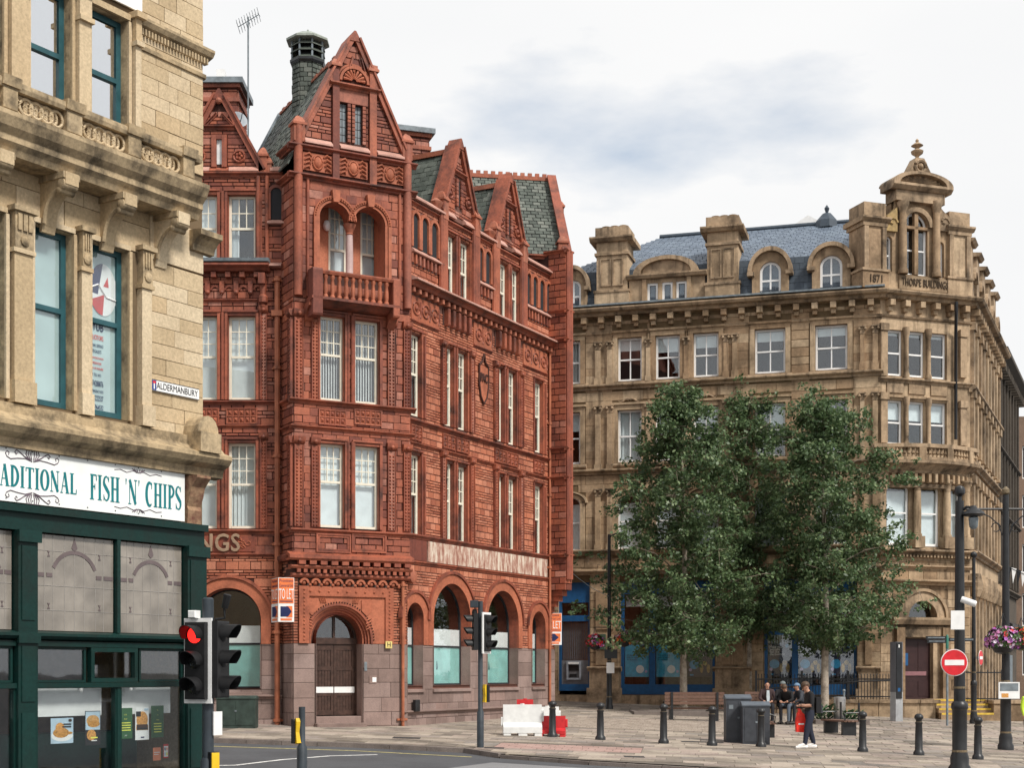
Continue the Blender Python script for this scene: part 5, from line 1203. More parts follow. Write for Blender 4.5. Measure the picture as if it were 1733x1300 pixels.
for bi, (a, b) in enumerate(bays):
    mid = a+(b-a)*.53
    for (p, q) in ((a, mid-.03), (mid+.03, b)):
        z0_, z1_ = zL+.06, 3.64
        g = bar('leaded_window', p+.02, q-.02, z0_, z1_, -.03, -.02, M_obscure)
        k = MB(); k2 = MB(); W = q-p; c = (p+q)/2; r = W*.26
        for f in (.14, .24, .38, .5, .62, .76, .86): k.tube([SB.p(p+W*f, z0_, -.018), SB.p(p+W*f, z1_, -.018)], .004, 4)
        for z in (z0_+.28, z1_-.22, z0_+.62): k.tube([SB.p(p+.02, z, -.018), SB.p(q-.02, z, -.018)], .004, 4)
        za = z0_+.80
        k2.arch(SB, c, za-.10, r, r+.055, -.02, -.012, 25, 155, 14)
        for (f0, f1) in ((.0, .12), (.15, .22), (.78, .85), (.88, 1.0)): k2.box(SB, p+.03+(W-.06)*f0, p+.03+(W-.06)*f1, za-.06, za-.005, -.02, -.012)
        k2.prism(SB, [(c-.05, za+.36), (c, za+.31), (c+.05, za+.36), (c, za+.50)], -.02, -.012)
        for f in (.19, .81): 
            for z in (z0_+.30, z1_-.3): k2.prism(SB, [(p+W*f-.022, z+.08), (p+W*f, z+.04), (p+W*f-.022, z), (p+W*f+.022, z), (p+W*f, z+.04), (p+W*f+.022, z+.08)], -.02, -.012)
        k.build('cames', M_came, front)
        k2.build('coloured_lights', M_cdark, front)
    bar('mullion', mid-.03, mid+.03, .12, zT-.07, -.05, .05); bar('mullion', mid-.03, mid+.03, zL+.05, 3.655, -.05, .05)
    # vents
    th3 = (b-a)/3
    for j in range(3):
        u0, u1 = a+th3*j+.03, a+th3*(j+1)-.03
        w_ = MB(); e = .035 if j != 1 else .06
        d = .02 if j != 1 else .06
        w_.box(SB, u0, u1, zT+.005, zT+.005+e, -.03, d); w_.box(SB, u0, u1, zL-.165-e, zL-.165, -.03, d); w_.box(SB, u0, u0+e, zT+.006+e, zL-.166-e, -.03, d); w_.box(SB, u1-e, u1, zT+.006+e, zL-.166-e, -.03, d)
        w_ = w_.build('vent_window', M_green, front); piece(w_, 'pane', SB, u0+e, u1-e, zT+.006+e, zL-.166-e, -.01, .0, M_glass)
    for (p, q) in ((a, mid-.03), (mid+.03, b)):
        w_ = MB(); w_.box(SB, p, q, .121, .17, -.05, .04); w_.box(SB, p, p+.03, .172, zT-.075, -.05, .04); w_.box(SB, q-.03, q, .172, zT-.075, -.05, .04); w_ = w_.build('display_window', M_green, front)
        piece(w_, 'pane', SB, p+.03, q-.03, .172, zT-.075, -.01, .0, M_glass)
        piece(w_, 'roller_blind', SB, p+.05, q-.12, zT-.47, zT-.08, -.16, -.15, M_white)
m = MB(); M_inner = plain('shop_interior', (0.20, 0.13, 0.09), .8, var=.5, scale=3)
m.add([SB.p(u, z, -2.6) for u, z in ((SU0+.1, -.3), (-.1, -.3), (-.1, 4.2), (SU0+.1, 4.2))], [(0, 1, 2, 3)]); m.add([SB.p(u, -.3, d) for u, d in ((SU0, -.1), (-.1, -.1), (-.1, -2.6), (SU0, -2.6))], [(0, 1, 2, 3)]); m.build('shop_interior_wall', M_inner, shop)
piece(shop, 'counter', SB, -3.6, -.4, -.3, .85, -1.4, -1.0, M_green)
# ---- fascia sign with serif lettering
GL = {}
def bez(pts, n=8):
    o = []
    for i in range(len(pts)-1): o.append(pts[i])
    return pts
def arcp(cx, cy, rx, ry, a0, a1, n=10): return [(cx+rx*cos(rad(a0+(a1-a0)*i/n)), cy+ry*sin(rad(a0+(a1-a0)*i/n))) for i in range(n+1)]
TH, TN = .17, .055
def st(x0, y0, x1, y1, w): return ([(x0, y0), (x1, y1)], [w, w])
def serif(x, y, w=.15): return ([(x-w, y), (x+w, y)], [.04, .04])
def bw(n, a, b): return [a+(b-a)*sin(pi*i/n) for i in range(n+1)]
GL['I'] = (.34, [st(.17, 0, .17, 1, TH), serif(.17, .02), serif(.17, .98)])
GL['T'] = (.58, [st(.29, 0, .29, 1, TH), serif(.29, .02), st(.02, .96, .56, .96, .06), st(.03, .80, .03, .98, .05), st(.55, .80, .55, .98, .05)])
GL['L'] = (.50, [st(.15, 0, .15, 1, TH), serif(.15, .98), st(.03, .03, .47, .03, .06), st(.46, .02, .48, .24, .05)])
GL['F'] = (.48, [st(.15, 0, .15, 1, TH), serif(.15, .02), st(.03, .97, .46, .97, .06), st(.45, .97, .46, .76, .05), st(.15, .52, .36, .52, .06), st(.35, .4, .35, .63, .04)])
GL['H'] = (.66, [st(.15, 0, .15, 1, TH), st(.51, 0, .51, 1, TH), st(.15, .52, .51, .52, .06)]+[serif(x, y) for x in (.15, .51) for y in (.02, .98)])
GL['N'] = (.68, [st(.12, 0, .12, 1, TN), st(.56, .0, .56, 1, TN), st(.12, .98, .56, .02, TH), serif(.12, .02, .11), serif(.56, .98, .11)])
GL['A'] = (.66, [st(.10, 0, .32, 1, TN), st(.33, 1, .54, 0, TH), st(.17, .34, .46, .34, .05), serif(.10, .02, .1), serif(.54, .02, .14)])
GL['D'] = (.62, [st(.15, 0, .15, 1, TH), (arcp(.15, .5, .38, .47, 90, -90, 14), bw(14, .06, .18)), serif(.12, .02, .1), serif(.12, .98, .1)])
GL['P'] = (.54, [st(.15, 0, .15, 1, TH), (arcp(.17, .73, .29, .24, 90, -90, 12), bw(12, .06, .15)), serif(.15, .02), serif(.1, .98, .1)])
GL['O'] = (.64, [(arcp(.32, .5, .24, .47, 90, 450, 24), [.06+.13*abs(sin(2*pi*i/24)) for i in range(25)])])
GL['C'] = (.58, [(arcp(.32, .5, .24, .47, 55, 305, 18), bw(18, .06, .19)), st(.47, .72, .48, .98, .05)])
GL['S'] = (.50, [(arcp(.25, .74, .17, .23, 20, 200, 8)+[(.25, .5)]+arcp(.25, .26, .18, .23, 20, -160, 8), [.06, .06, .06, .07, .08, .1, .12, .15, .17, .19, .17, .15, .12, .1, .08, .07, .06, .06, .06]), st(.42, .76, .43, .98, .04), st(.07, .02, .07, .26, .04)])
GL["'"] = (.18, [([(.09, 1.0), (.07, .76)], [.10, .02])])
GL[' '] = (.3, [])
def serif_text(F, txt, u, z, h, d, sx, mat, name, parent, gap=.05):
    x = 0; mb = MB()
    for ch in txt:
        wd, strokes = GL[ch]
        for k_, (pts, ws) in enumerate(strokes):
            n = len(pts); Lp, Rp = [], []
            for i in range(n):
                a, b = pts[max(0, i-1)], pts[min(n-1, i+1)]; tx, ty = b[0]-a[0], b[1]-a[1]; l_ = math.hypot(tx, ty) or 1; nx, ny = -ty/l_, tx/l_
                Lp.append((pts[i][0]+nx*ws[i]/2, pts[i][1]+ny*ws[i]/2)); Rp.append((pts[i][0]-nx*ws[i]/2, pts[i][1]-ny*ws[i]/2))
            for i in range(n-1):
                q = [Lp[i], Lp[i+1], Rp[i+1], Rp[i]]
                mb.prism(F, [(u+(x+p[0])*h*sx, z+p[1]*h) for p in q], d-.003, d+.001+.0006*k_+.00002*i)
        x += wd+gap
    o = mb.build(name, mat, parent); return o, x*h*sx
M_signw = plain('white_signboard', (0.80, 0.82, 0.80), .35, var=.05)
M_signt = plain('teal_lettering', (0.0, 0.17, 0.19), .4)
M_purple = plain('grey_purple_print', (.16, .12, .15), .5)
sg0, sg1 = 4.02, 4.76
m = MB(); m.box(SB, S(312.6, .1)-6.5, S(312.6, .1), sg0, sg1, .06, .10); sign = m.build('shop_sign', M_signw, None)
setp(sign, "long white shop sign with teal serif lettering FISH 'N' CHIPS", 'sign')
cz = (sg0+sg1)/2
_, wd = serif_text(SB, "FISH 'N' CHIPS", 0, 0, .36, 0, .60, M_signt, 'lettering', sign); bpy.data.objects.remove(_)
u0, u1 = S(152, .1), S(308, .1); sx = .60*(u1-u0)/wd
serif_text(SB, "FISH 'N' CHIPS", u0, cz-.21, .36, .102, sx, M_signt, 'lettering', sign)
_, wd = serif_text(SB, "ADITIONAL", 0, 0, .30, 0, .6, M_signt, 'lettering', sign); bpy.data.objects.remove(_)
u0, u1 = S(-1, .1), S(135, .1); serif_text(SB, "ADITIONAL", u0, cz-.17, .29, .102, .6*(u1-u0)/wd, M_signt, 'lettering', sign)
def flourish(c, s, big):
    k = MB(); e = .105
    n = 24
    for sd in (-1, 1):
        if big:
            pts = [(sd*.01, 0), (sd*.12, .03), (sd*.24, .02), (sd*.36, .0), (sd*.42, .03), (sd*.44, .07), (sd*.41, .10), (sd*.38, .08), (sd*.39, .05)]
            k.tube([SB.p(c[0]+p[0], c[1]+s*p[1], e) for p in pts], .007, 4)
            pts = [(sd*.05, .02), (sd*.14, .06), (sd*.2, .1), (sd*.26, .13), (sd*.29, .10), (sd*.27, .07), (sd*.25, .09)]; k.tube([SB.p(c[0]+p[0], c[1]+s*p[1], e) for p in pts], .008, 4)
            for q in (.03, .07, .11): k.tube([SB.p(c[0]+sd*q*.5, c[1]+s*.02, e), SB.p(c[0]+sd*q, c[1]+s*.09, e), SB.p(c[0]+sd*q*.8, c[1]+s*.16, e)], .008, 4)
        else:
            pts = [(0, 0), (sd*.1, .02), (sd*.22, -.015), (sd*.34, .015), (sd*.45, 0)]; k.tube([SB.p(c[0]+p[0], c[1]+s*p[1], e) for p in pts], .005, 4)
            for q in (.03, .08, .12): k.tube([SB.p(c[0]+sd*q*.3, c[1], e), SB.p(c[0]+sd*q, c[1]+s*.05, e)], .006, 4)
    k.build('flourish', M_purple, sign)
flourish((S(55, .1), cz+.20), 1, True); flourish((S(55, .1), cz-.22), -1, True); flourish((S(234, .1), cz+.26), 1, False); flourish((S(234, .1), cz-.27), -1, False)
for px in (10, 55, 100, 148, 195, 234, 273):
    for z in (sg0+.04, sg1-.04): piece(sign, 'screw', SB, S(px, .1)-.008, S(px, .1)+.008, z-.008, z+.008, .1, .106, M_black)
# ---- street name plate
za, zb_ = SB.Z(296, 667, .06), SB.Z(296, 651, .06)
pl = piece(None, 'street_name_plate', SB, S(255.5, .05), S(337, .05), za-.015, zb_+.015, .03, .05, M_white); setp(pl, 'white street name plate reading ALDERMANBURY on the sandstone wall', 'street sign')
bl0 = piece(pl, 'blue_symbol', SB, S(257, .05), S(264.5, .05), za, zb_, .051, .053, plain('sign_blue', (.02, .05, .22), .4))
piece(pl, 'symbol_bar', SB, S(259.8, .05), S(261.8, .05), za+.015, zb_-.04, .0535, .055, M_white); M_sred = plain('sign_red', (.62, .02, .03), .4); piece(pl, 'symbol_top', SB, S(258.3, .05), S(263.3, .05), zb_-.045, zb_-.01, .0535, .0555, M_sred)
text_mesh('ALDERMANBURY', .135, .001, M_black, 'lettering', pl, SB, (S(265.5, .05)+S(334, .05))/2, (za+zb_)/2, .054, sx=.80)
for (q, t) in ((za-.015, za-.005), (zb_+.005, zb_+.015)): piece(pl, 'border', SB, S(255.5, .05), S(337, .05), q, t, .0505, .0525, M_black)
# ---- solicitor's window print
a, b = lowers[1]; M_navy = plain('navy_print', (.012, .02, .09), .5); M_rp = plain('red_print', (.55, .035, .03), .5)
pr = piece(None, 'window_print', SB, a+.09, b-.09, lw_b+.09, lw_b+.10, -.158, -.155, M_film); setp(pr, "printed solicitor's film with round logo in the teal sash window nearest the corner", 'window print')
tl_, tr_ = S(156.5, -.15), S(197, -.15); wc = S(175, -.15); zc_ = lw_b+(lw_t-lw_b)*.755; R_ = .25
def disc(pts, mat, name, d): k = MB(); k.prism(SB, pts, -.1545+d, -.1535+d); k.build(name, mat, pr)
disc([(wc+R_*cos(t*pi/20), zc_+R_*1.5*sin(t*pi/20)) for t in range(40)], M_white, 'logo_disc', 0)
disc([(wc+R_*cos(rad(t)), zc_+R_*1.5*sin(rad(t))) for t in range(92, 200, 9)]+[(wc-.1, zc_-.08)], M_navy, 'logo_blue', .0015)
disc([(wc-.02+R_*.95*cos(rad(t)), zc_+R_*1.47*sin(rad(t))) for t in range(208, 276, 8)]+[(wc+.02, zc_-.06), (wc-.1, zc_-.12)], M_rp, 'logo_red', .0015)
disc([(wc+.0, zc_+.05), (wc+.10, zc_+.05), (wc+.08, zc_+.2)], M_rp, 'logo_peak', .0015)
k = MB(); k.tube([SB.p(wc-.26, zc_-.02, -.150), SB.p(wc-.1, zc_+.06, -.150), SB.p(wc+.05, zc_-.1, -.150), SB.p(wc+.26, zc_-.12, -.150)], .016, 4); k.build('logo_wave', M_white, pr)
lines = [('YUB', .17, M_navy, .02), ('LICITORS', .098, M_rp, -.135), ('INAL DEFENCE', .066, M_navy, -.25), ('PECIALISTS', .07, M_navy, -.335), ('HR POLICE STATION', .045, M_rp, -.43), ('PRESENTATION', .05, M_rp, -.505), ('AL AID AVAILABLE', .047, M_rp, -.58), ('E TEL NO:', .062, M_navy, -.675), ('74288876', .115, M_navy, -.80), ('MERGENCY NO\'S', .055, M_navy, -.91), ('73222527', .11, M_navy, -1.01), ('65964532', .10, M_navy, -1.14)]
z_ = lw_b+(lw_t-lw_b)*.545
zr_ = (z_-lw_b-.15)/1.2
for (tx, sz_, mt, dz) in lines: 
    o = text_mesh(tx, sz_, .0006, mt, 'print_line', pr, SB, tl_, z_+dz*zr_-.06, -.152, align='LEFT'); wdt = max(v.co.x for v in o.data.vertices)
    tgt = (tr_-tl_)*(.92 if tx not in ('E TEL NO:', 'PECIALISTS', 'PRESENTATION') else .75)
    o.scale = (tgt/wdt, o.scale[1], o.scale[2])
# ---- posters in the shop windows
def poster(px0, px1, y0, y1, base, bits, label, name='poster'):
    mid = (px0+px1)/2; F_ = SB; d = -.03
    p = piece(None, name, SB, S(px0, d), S(px1, d), SB.Z(mid, y1, d), SB.Z(mid, y0, d), d-.004, d, base); setp(p, label, 'poster', 'posters in the shop window')
    U0, U1, Z0, Z1 = S(px0, d), S(px1, d), SB.Z(mid, y1, d), SB.Z(mid, y0, d); W, H = U1-U0, Z1-Z0
    for i, bt in enumerate(bits):
        e = d+.001+i*.0006
        if bt[0] == 'b': piece(p, 'print', SB, U0+W*bt[1], U0+W*bt[2], Z0+H*bt[3], Z0+H*bt[4], e-.001, e+.0005, bt[5])
        if bt[0] == 'e': k = MB(); k.prism(SB, [(U0+W*(bt[1]+bt[3]*cos(t*pi/8)), Z0+H*(bt[2]+bt[4]*sin(t*pi/8))) for t in range(16)], e-.001, e+.0005); k.build('print', bt[5], p)
        if bt[0] == 't':
            o = text_mesh(bt[1], H*bt[4], .0003, bt[5], 'print_line', p, SB, U0+W*bt[2], Z0+H*bt[3], e+.001); wd = max(v.co.x for v in o.data.vertices)-min(v.co.x for v in o.data.vertices); o.scale = (min(1.0, W*.9/wd), 1, 1)
M_pgreen = plain('poster_green', (.03, .11, .04), .5); M_por = plain('poster_orange', (.62, .30, .08), .5, var=.4, scale=40); M_pgold = plain('fried_gold', (.50, .24, .05), .5, var=.5, scale=50); M_pyel = plain('poster_yellow', (.80, .80, .12), .5); M_pblue = plain('plate_blue', (.45, .58, .68), .5); M_bun = plain('bun', (.55, .30, .10), .5, var=.3, scale=40); M_coral = plain('coral', (.75, .25, .13), .5)
poster(86, 124, 1216, 1259, M_pblue, [('e', .5, .3, .48, .22, M_white), ('e', .45, .42, .36, .2, M_pgold), ('e', .4, .62, .2, .2, M_por), ('e', .75, .4, .22, .06, M_pgold), ('b', .5, .9, .62, .68, M_black), ('b', .55, .9, .72, .78, M_black), ('e', .85, .9, .08, .06, M_wood)], 'pale poster with roast chicken on a plate, leftmost in the shop window')
poster(144, 170, 1204, 1262, M_black, [('b', .03, .97, .45, .98, M_pblue), ('e', .5, .72, .42, .16, M_bun), ('e', .55, .62, .4, .1, M_pgold), ('e', .4, .3, .3, .16, M_por), ('b', .35, .8, .2, .24, M_pyel), ('b', .4, .75, .12, .15, M_white)], 'dark poster with a burger in a bun, beside the shop window mullion')
poster(201, 224, 1199, 1251, M_pgreen, [('t', 'BURGER', .5, .78, .12, M_pyel), ('t', 'MEAL DEAL', .5, .64, .12, M_pyel), ('b', .15, .85, .50, .53, M_pyel), ('b', .12, .88, .42, .45, M_pyel), ('b', .15, .85, .34, .37, M_pyel), ('b', .12, .88, .26, .29, M_pyel), ('t', '£3.40', .5, .1, .15, M_white)], 'dark green meal deal price poster, left of the burger poster pair')
poster(229, 252, 1198, 1253, M_white, [('e', .5, .62, .42, .26, M_por), ('b', .06, .94, .3, .45, M_por), ('b', .1, .9, .38, .48, M_wood), ('b', .05, .4, .72, .88, M_black), ('b', .1, .92, .31, .38, M_black), ('b', .4, .65, .06, .1, M_navy), ('b', .65, .95, .9, .97, M_pblue)], 'white poster with an orange burger picture, between two green posters')
poster(256, 277, 1195, 1249, M_pgreen, [('t', 'MEAL', .5, .86, .1, M_pyel), ('t', 'AND', .5, .71, .1, M_pyel), ('t', 'VEGETARIAN', .5, .55, .11, M_pyel)]+[('b', .2, .8, .42-.085*i, .45-.085*i, M_pyel) for i in range(4)], 'dark green vegetarian meal poster, rightmost of the large posters')
poster(259, 272, 1266, 1288, M_coral, [('b', .15, .85, .6, .66, M_white), ('b', .15, .7, .45, .5, M_white)], 'small coral hygiene sticker low in the shop window')
poster(276.5, 285, 1260, 1284, M_rp, [('b', .1, .9, .1, .85, M_white), ('b', .2, .45, .55, .75, M_navy), ('b', .55, .8, .55, .75, M_coral), ('b', .2, .45, .2, .4, M_pblue), ('b', .55, .8, .2, .4, M_pyel)], 'tiny red sticker with coloured squares at the shop window edge')

# ================================================================ brown stone office building across the square
TF = fr(965, 66.2, 106.0); TFL = TF.U(1490)
TC = Frame(TF.p(TFL, 0), (sin(rad(71)), cos(rad(71)), 0)); TCL = TC.U(1641)
TS = Frame(TC.p(TCL, 0), (sin(rad(23.6)), cos(rad(23.6)), 0)); TSL = 12.5
th_ = thing('stone_office_building', TF.p(TFL*.6, gz(10, 64), 0), 'brown sandstone office building with corner pavilion and blue bank shopfronts', 'building')
M_ts = stone('brown_sandstone', [(0.32, 0.212, 0.126), (0.42, 0.298, 0.185), (0.51, 0.383, 0.252), (0.37, 0.248, 0.148)], 0.9, 0.85, (0.085, 0.056, 0.033), 0.5, 7, 0.3, streak=0.8)
M_tt = stone('sooty_sandstone', [(0.38, 0.27, 0.17), (0.44, 0.32, 0.21)], 0.9, 0.95, (0.042, 0.031, 0.021), 0.8, 7, 0.4, streak=0.85)
M_tj = plain('brown_stone_joint', (0.14, 0.095, 0.05), .95)
M_bslate = stone('blue_slate', [(0.115, 0.145, 0.19), (0.14, 0.175, 0.225), (0.165, 0.205, 0.255)], 0.5, 0.25, (0.07, 0.085, 0.11), 1.0, 6, 0.2)
M_dslate = stone('dark_slate', [(0.045, 0.06, 0.08), (0.06, 0.078, 0.10)], 0.5, 0.3, (0.03, 0.04, 0.05), 1.0, 6, 0.2)
M_blue = plain('bank_blue_paint', (0.012, 0.085, 0.22), .45, var=.15)
tx = lambda px, d=0: TF.U(px, d)
tb = Blocks()
zC = TF.Z(965, 530)                               # cornice top
rows = {3: (TF.Z(1045, 646), TF.Z(1045, 573)), 2: (TF.Z(1045, 783), TF.Z(1045, 695)), 1: (TF.Z(1044, 931), TF.Z(1044, 851))}
cols = [(945, 982), (1045.5, 1086), (1109.5, 1150.5), (1173.6, 1216), (1277.5, 1329), (1380, 1434)]
TU0 = tx(700)
hol = []; tw_ = []
for ci, (a, b) in enumerate(cols):
    for r in (3, 2, 1):
        q, t = rows[r]; u0, u1 = tx(a), tx(b)
        if r == 1: h = archpoly(u0, u1, q, t, 10, .32)
        else: h = rect(u0, u1, q, t)
        hol.append(h); tw_.append((u0, u1, q, t, r, ci))
gb_ = TF.Z(1050, 1183)
zg1 = TF.Z(1050, 985)
shops = [(945, 998), (1050, 1210), (1293, 1450)]
sh2 = [rect(tx(a), tx(b), TF.Z(a, 1176), zg1) for a, b in shops]
m = MB(); m.sheet(TF, rect(TU0, TFL, -3, zC+.05), hol+sh2, 0); tfw = m.build('wall', M_tj, th_)
for h in hol+sh2: MB().reveal(TF, h, .03, -.3).build('reveal', M_ts, th_)
th3_ = [grow(h, .25) for h in hol]+[grow(h, .02) for h in sh2]
tb.fill(TF, TU0, TFL, -2.5, TF.Z(1050, 960), [.42, .36], .9, .03, M_ts, th3_, .010)
tb.fill(TF, TU0, TFL, TF.Z(1050, 960), zC-.5, [.40, .34], .85, .025, M_ts, th3_, .009)
for (u0, u1, q, t, r, ci) in tw_:
    bl = {1: ('roller', .45+.1*((ci*7) % 3)), 2: [('roller', .35), ('curtain', .95), ('roller', .5), ('roller', .3), ('roller', .4), ('curtain', .6)][ci], 3: [('strips', 1.0), ('roller', .28), ('roller', .36), ('roller', .31), ('roller', .26), ('roller', .22)][ci]}[r]
    if r == 1: sash(th_, TF, u0, u1, q, t, -.14, 1, 1, .52, 1, M_white, .08, .04, blind=('roller', .98), arch=.32)
    else: sash(th_, TF, u0, u1, q, t, -.14, 2, 1, .5, 2, M_white, .085, .05, blind=bl)
    e = .22; m = MB(); m.box(TF, u0-e, u0-.01, q-.02, t+(.1 if r == 1 else e), 0, .07); m.box(TF, u1+.01, u1+e, q-.02, t+(.1 if r == 1 else e), 0, .07)
    if r == 1: m.arch(TF, (u0+u1)/2, t, (u1-u0)/2+.01, (u1-u0)/2+.24, 0, .07, n=14, ry=.6); m.arch(TF, (u0+u1)/2, t+.02, (u1-u0)/2+.26, (u1-u0)/2+.36, 0, .14, n=14, ry=.62)
    else: m.box(TF, u0-e, u1+e, t+.01, t+e, 0, .072); m.box(TF, u0-e-.06, u1+e+.06, t+e+.01, t+e+.10, 0, .14)
    m.build('architrave', M_ts, th_)
    m = MB(); m.prof(TF, u0-.3, u1+.3, [(0, q-.25), (.1, q-.24), (.16, q-.16), (.16, q-.06), (0, q-.02)]); m.build('sill', M_tt, th_)
    if r == 2 and ci in (1, 3):
        k = MB()
        for s_ in (-1, 1): k.tube([TF.p((u0+u1)/2+s_*x_, t+.42+.06*sin(x_*12), .05) for x_ in (.03, .1, .2, .3, .4, .5)], [.07, .05, .04, .045, .03, .02], 5)
        k.build('carved_swag', M_tt, th_)
def tstr(y, px, h, p, u1=None, u0=None): z = TF.Z(px, y); string(th_, TF, TU0 if u0 is None else u0, TFL+p*.6 if u1 is None else u1, z, h, p, M_tt)
tstr(664, 965, .28, .22); tstr(806, 965, .26, .22); tstr(940, 965, .22, .24); tstr(975, 965, .26, .30); tstr(585-12, 965, .14, .10)
# paired pilasters
pp = [(1008, 1017), (1028, 1037), (1225, 1233), (1240, 1248), (1456, 1463), (1477, 1486), (1094, 1101), (1158, 1165)]
for (a, b) in pp:
    single = a in (1094, 1158)
    for (q, t) in ((TF.Z(965, 655), TF.Z(965, 583)), (TF.Z(965, 800), TF.Z(965, 690)), (TF.Z(965, 935), TF.Z(965, 830))):
        u0, u1 = tx(a), tx(b); m = MB(); m.box(TF, u0-.04, u1+.04, q, q+.3, 0, .16); m.box(TF, u0, u1, q+.302, t-.36, 0, .12); p = m.build('pilaster', M_ts, th_)
        k = MB(); k.prof(TF, u0-.07, u1+.07, [(0, t-.06), (.2, t-.06), (.2, t), (0, t)]); k.box(TF, u0-.01, u1+.01, t-.35, t-.065, 0, .13)
        for s_ in (-1, 1): k.ball(TF.p((u0+u1)/2+s_*.12, t-.14, .15), .075, 6, 5)
        k.build('capital', M_tt, p)
# main cornice with modillions
def cornice(F, u0, u1, z, step, e0=0, e1=0):
    m = MB(); m.prof(F, u0-e0, u1+e1, [(0, z-.34), (.30, z-.30), (.36, z-.18), (.55, z-.14), (.62, z-.04), (.62, z+.02), (0, z+.10)]); m.prof(F, u0, u1, [(0, z-1.05), (.08, z-1.03), (.12, z-.95), (0, z-.93)]); m.build('cornice', M_tt, th_)
    n = int((u1-u0)/step)
    for i in range(n):
        u = u0+(i+.5)*(u1-u0)/n
        k = piece(th_, 'modillion', F, u-.13, u+.13, z-.62, z-.345, 0, .40, M_ts, .06); piece(th_, 'modillion_foot', F, u-.10, u+.10, z-.82, z-.625, 0, .22, M_ts, .08)
cornice(TF, TU0, TFL, zC, .76, 0, .3); cornice(TC, 0, TCL, zC, .74, .2, .2)
piece(th_, 'gutter', TF, TU0, TFL+.2, zC+.10, zC+.17, .2, .6, M_lead)
# mansard roof
ts2 = Blocks()
def troof(F, poly, mat, rowh, wid, name='roof'):
    m = MB(); m.sheet(F, poly, [], 0); r = m.build(name, M_dslate, th_); us = [p[0] for p in poly]; zs = [p[1] for p in poly]
    ts2.fill(F, min(us), max(us), min(zs), max(zs), rowh, wid, .03, mat, [], .012, poly=poly, jit=.006, ws=.05); return r
up1 = V((0, 0, 1))*1.75-TF.n*.35
Fm1 = Frame(TF.p(TU0, zC+.1, -.1), TF.u, up1); troof(Fm1, rect(0, TFL-TU0-.5, 0, up1.length), M_dslate, .3, .4)
o2 = Fm1.p(0, up1.length); zrid = TF.Z(1195, 392)+1.25
up2 = V((0, 0, zrid-o2.z))-TF.n*4.2; Fm2 = Frame(o2, TF.u, up2); trf = troof(Fm2, [(0, 0), (TFL-TU0-.3, 0), (TFL-TU0-.1, up2.length), (tx(1010)-TU0+2.0, up2.length), (tx(940)-TU0, 0)], M_bslate, .24, .30)
m = MB(); rl = [Fm2.p(tx(1010)-TU0+2.0, up2.length), Fm2.p(TFL-TU0-.1, up2.length)]; m.tube([rl[0]+V((0, 0, .05)), rl[1]+V((0, 0, .05))], .12, 6); m.build('ridge', M_dslate, th_)
ts2.finish(trf, 'slate', 'slates', 300, .03, .01)
# chimneys
def tchim(px0, px1, ytop, yb, d1=.05):
    u0, u1 = tx(px0), tx(px1); z0, z1 = zC+.02, TF.Z(px0, ytop); m = MB(); m.box(TF, u0, u1, z0, z1-.6, -1.3, d1); m.box(TF, u0-.08, u1+.08, z0, z0+.75, -1.38, d1+.08)
    c = m.build('chimney', M_ts, th_)
    for (e, q, t) in ((.12, z0+.752, z0+.86), (.08, z1-1.25, z1-1.13)): piece(c, 'chimney_band', TF, u0-e, u1+e, q, t, -1.3-e, d1+e, M_tt)
    k = MB(); k.prof(TF, u0-.28, u1+.28, [(-1.58, z1-.66), (d1+.15, z1-.66), (d1+.28, z1-.52), (d1+.28, z1-.45), (-1.58, z1-.45)]); k.box(TF, u0-.05, u1+.05, z1-.448, z1, -1.35, d1+.05); k.build('chimney_head', M_tt, c)
    W = u1-u0
    for j in range(2):
        a, b = u0+W*(.16+.40*j), u0+W*(.16+.40*j)+W*.27; q, t = z0+1.1, z1-1.45; f = MB()
        f.box(TF, a-.06, b+.06, q-.06, q, d1, d1+.05); f.box(TF, a-.06, b+.06, t, t+.06, d1, d1+.05); f.box(TF, a-.06, a, q, t, d1, d1+.05); f.box(TF, b, b+.06, q, t, d1, d1+.05); f.build('chimney_panel', M_tt, c)
    for j in range(3): l_ = MB(); l_.lathe(TF.p(u0+W*(.22+.28*j), z1+.001, -.6), [(.17, 0), (.2, .05), (.17, .12), (.21, .2), (.15, .22)], 10); l_.build('chimney_pot', M_tt, c, True)
tchim(1010, 1062, 387, 522); tchim(1197, 1249, 369, 510)
# attic dormer with segmental pediment
u0, u1 = tx(1064), tx(1193); zA = TF.Z(1064, 475)
dh = [rect(tx(a), tx(b), TF.Z(1095, 517), TF.Z(1095, 479)) for a, b in ((1095, 1113), (1120, 1138), (1144, 1162))]
m = MB(); m.sheet(TF, rect(u0, u1, zC+.05, zA), dh, -.05, .2); m.add([TF.p(u, zA, d) for u, d in ((u0, -.05), (u1, -.05), (u1, -2), (u0, -2))], [(0, 1, 2, 3)]); att = m.build('attic_dormer', M_ts, th_)
m = MB(); m.prof(TF, u0-.1, u1+.1, [(-.2, zA), (.12, zA+.02), (.2, zA+.14), (.2, zA+.2), (-.2, zA+.24)]); c_ = (tx(1080)+tx(1175))/2; r_ = (tx(1175)-tx(1080))/2+.2; k_ = (TF.Z(1120, 434)-zA-.2)/r_
m.arch(TF, c_, zA+.2, r_-.32, r_, -.6, .2, n=20, ry=k_); m.prism(TF, [(c_+(r_-.33)*cos(pi*i/16), zA+.2+(r_-.33)*k_*sin(pi*i/16)) for i in range(17)], -.5, .02); m.build('segmental_pediment', M_tt, att)
for h in dh: sash(th_, TF, h[0][0], h[1][0], h[0][1], h[2][1], -.12, 1, 1, .06, 1, M_white, .1, .05)
for a in (1087, 1162.5): piece(th_, 'dormer_pilaster', TF, tx(a), tx(a+7), zC+.1, zA-.01, -.04, .06, M_ts)
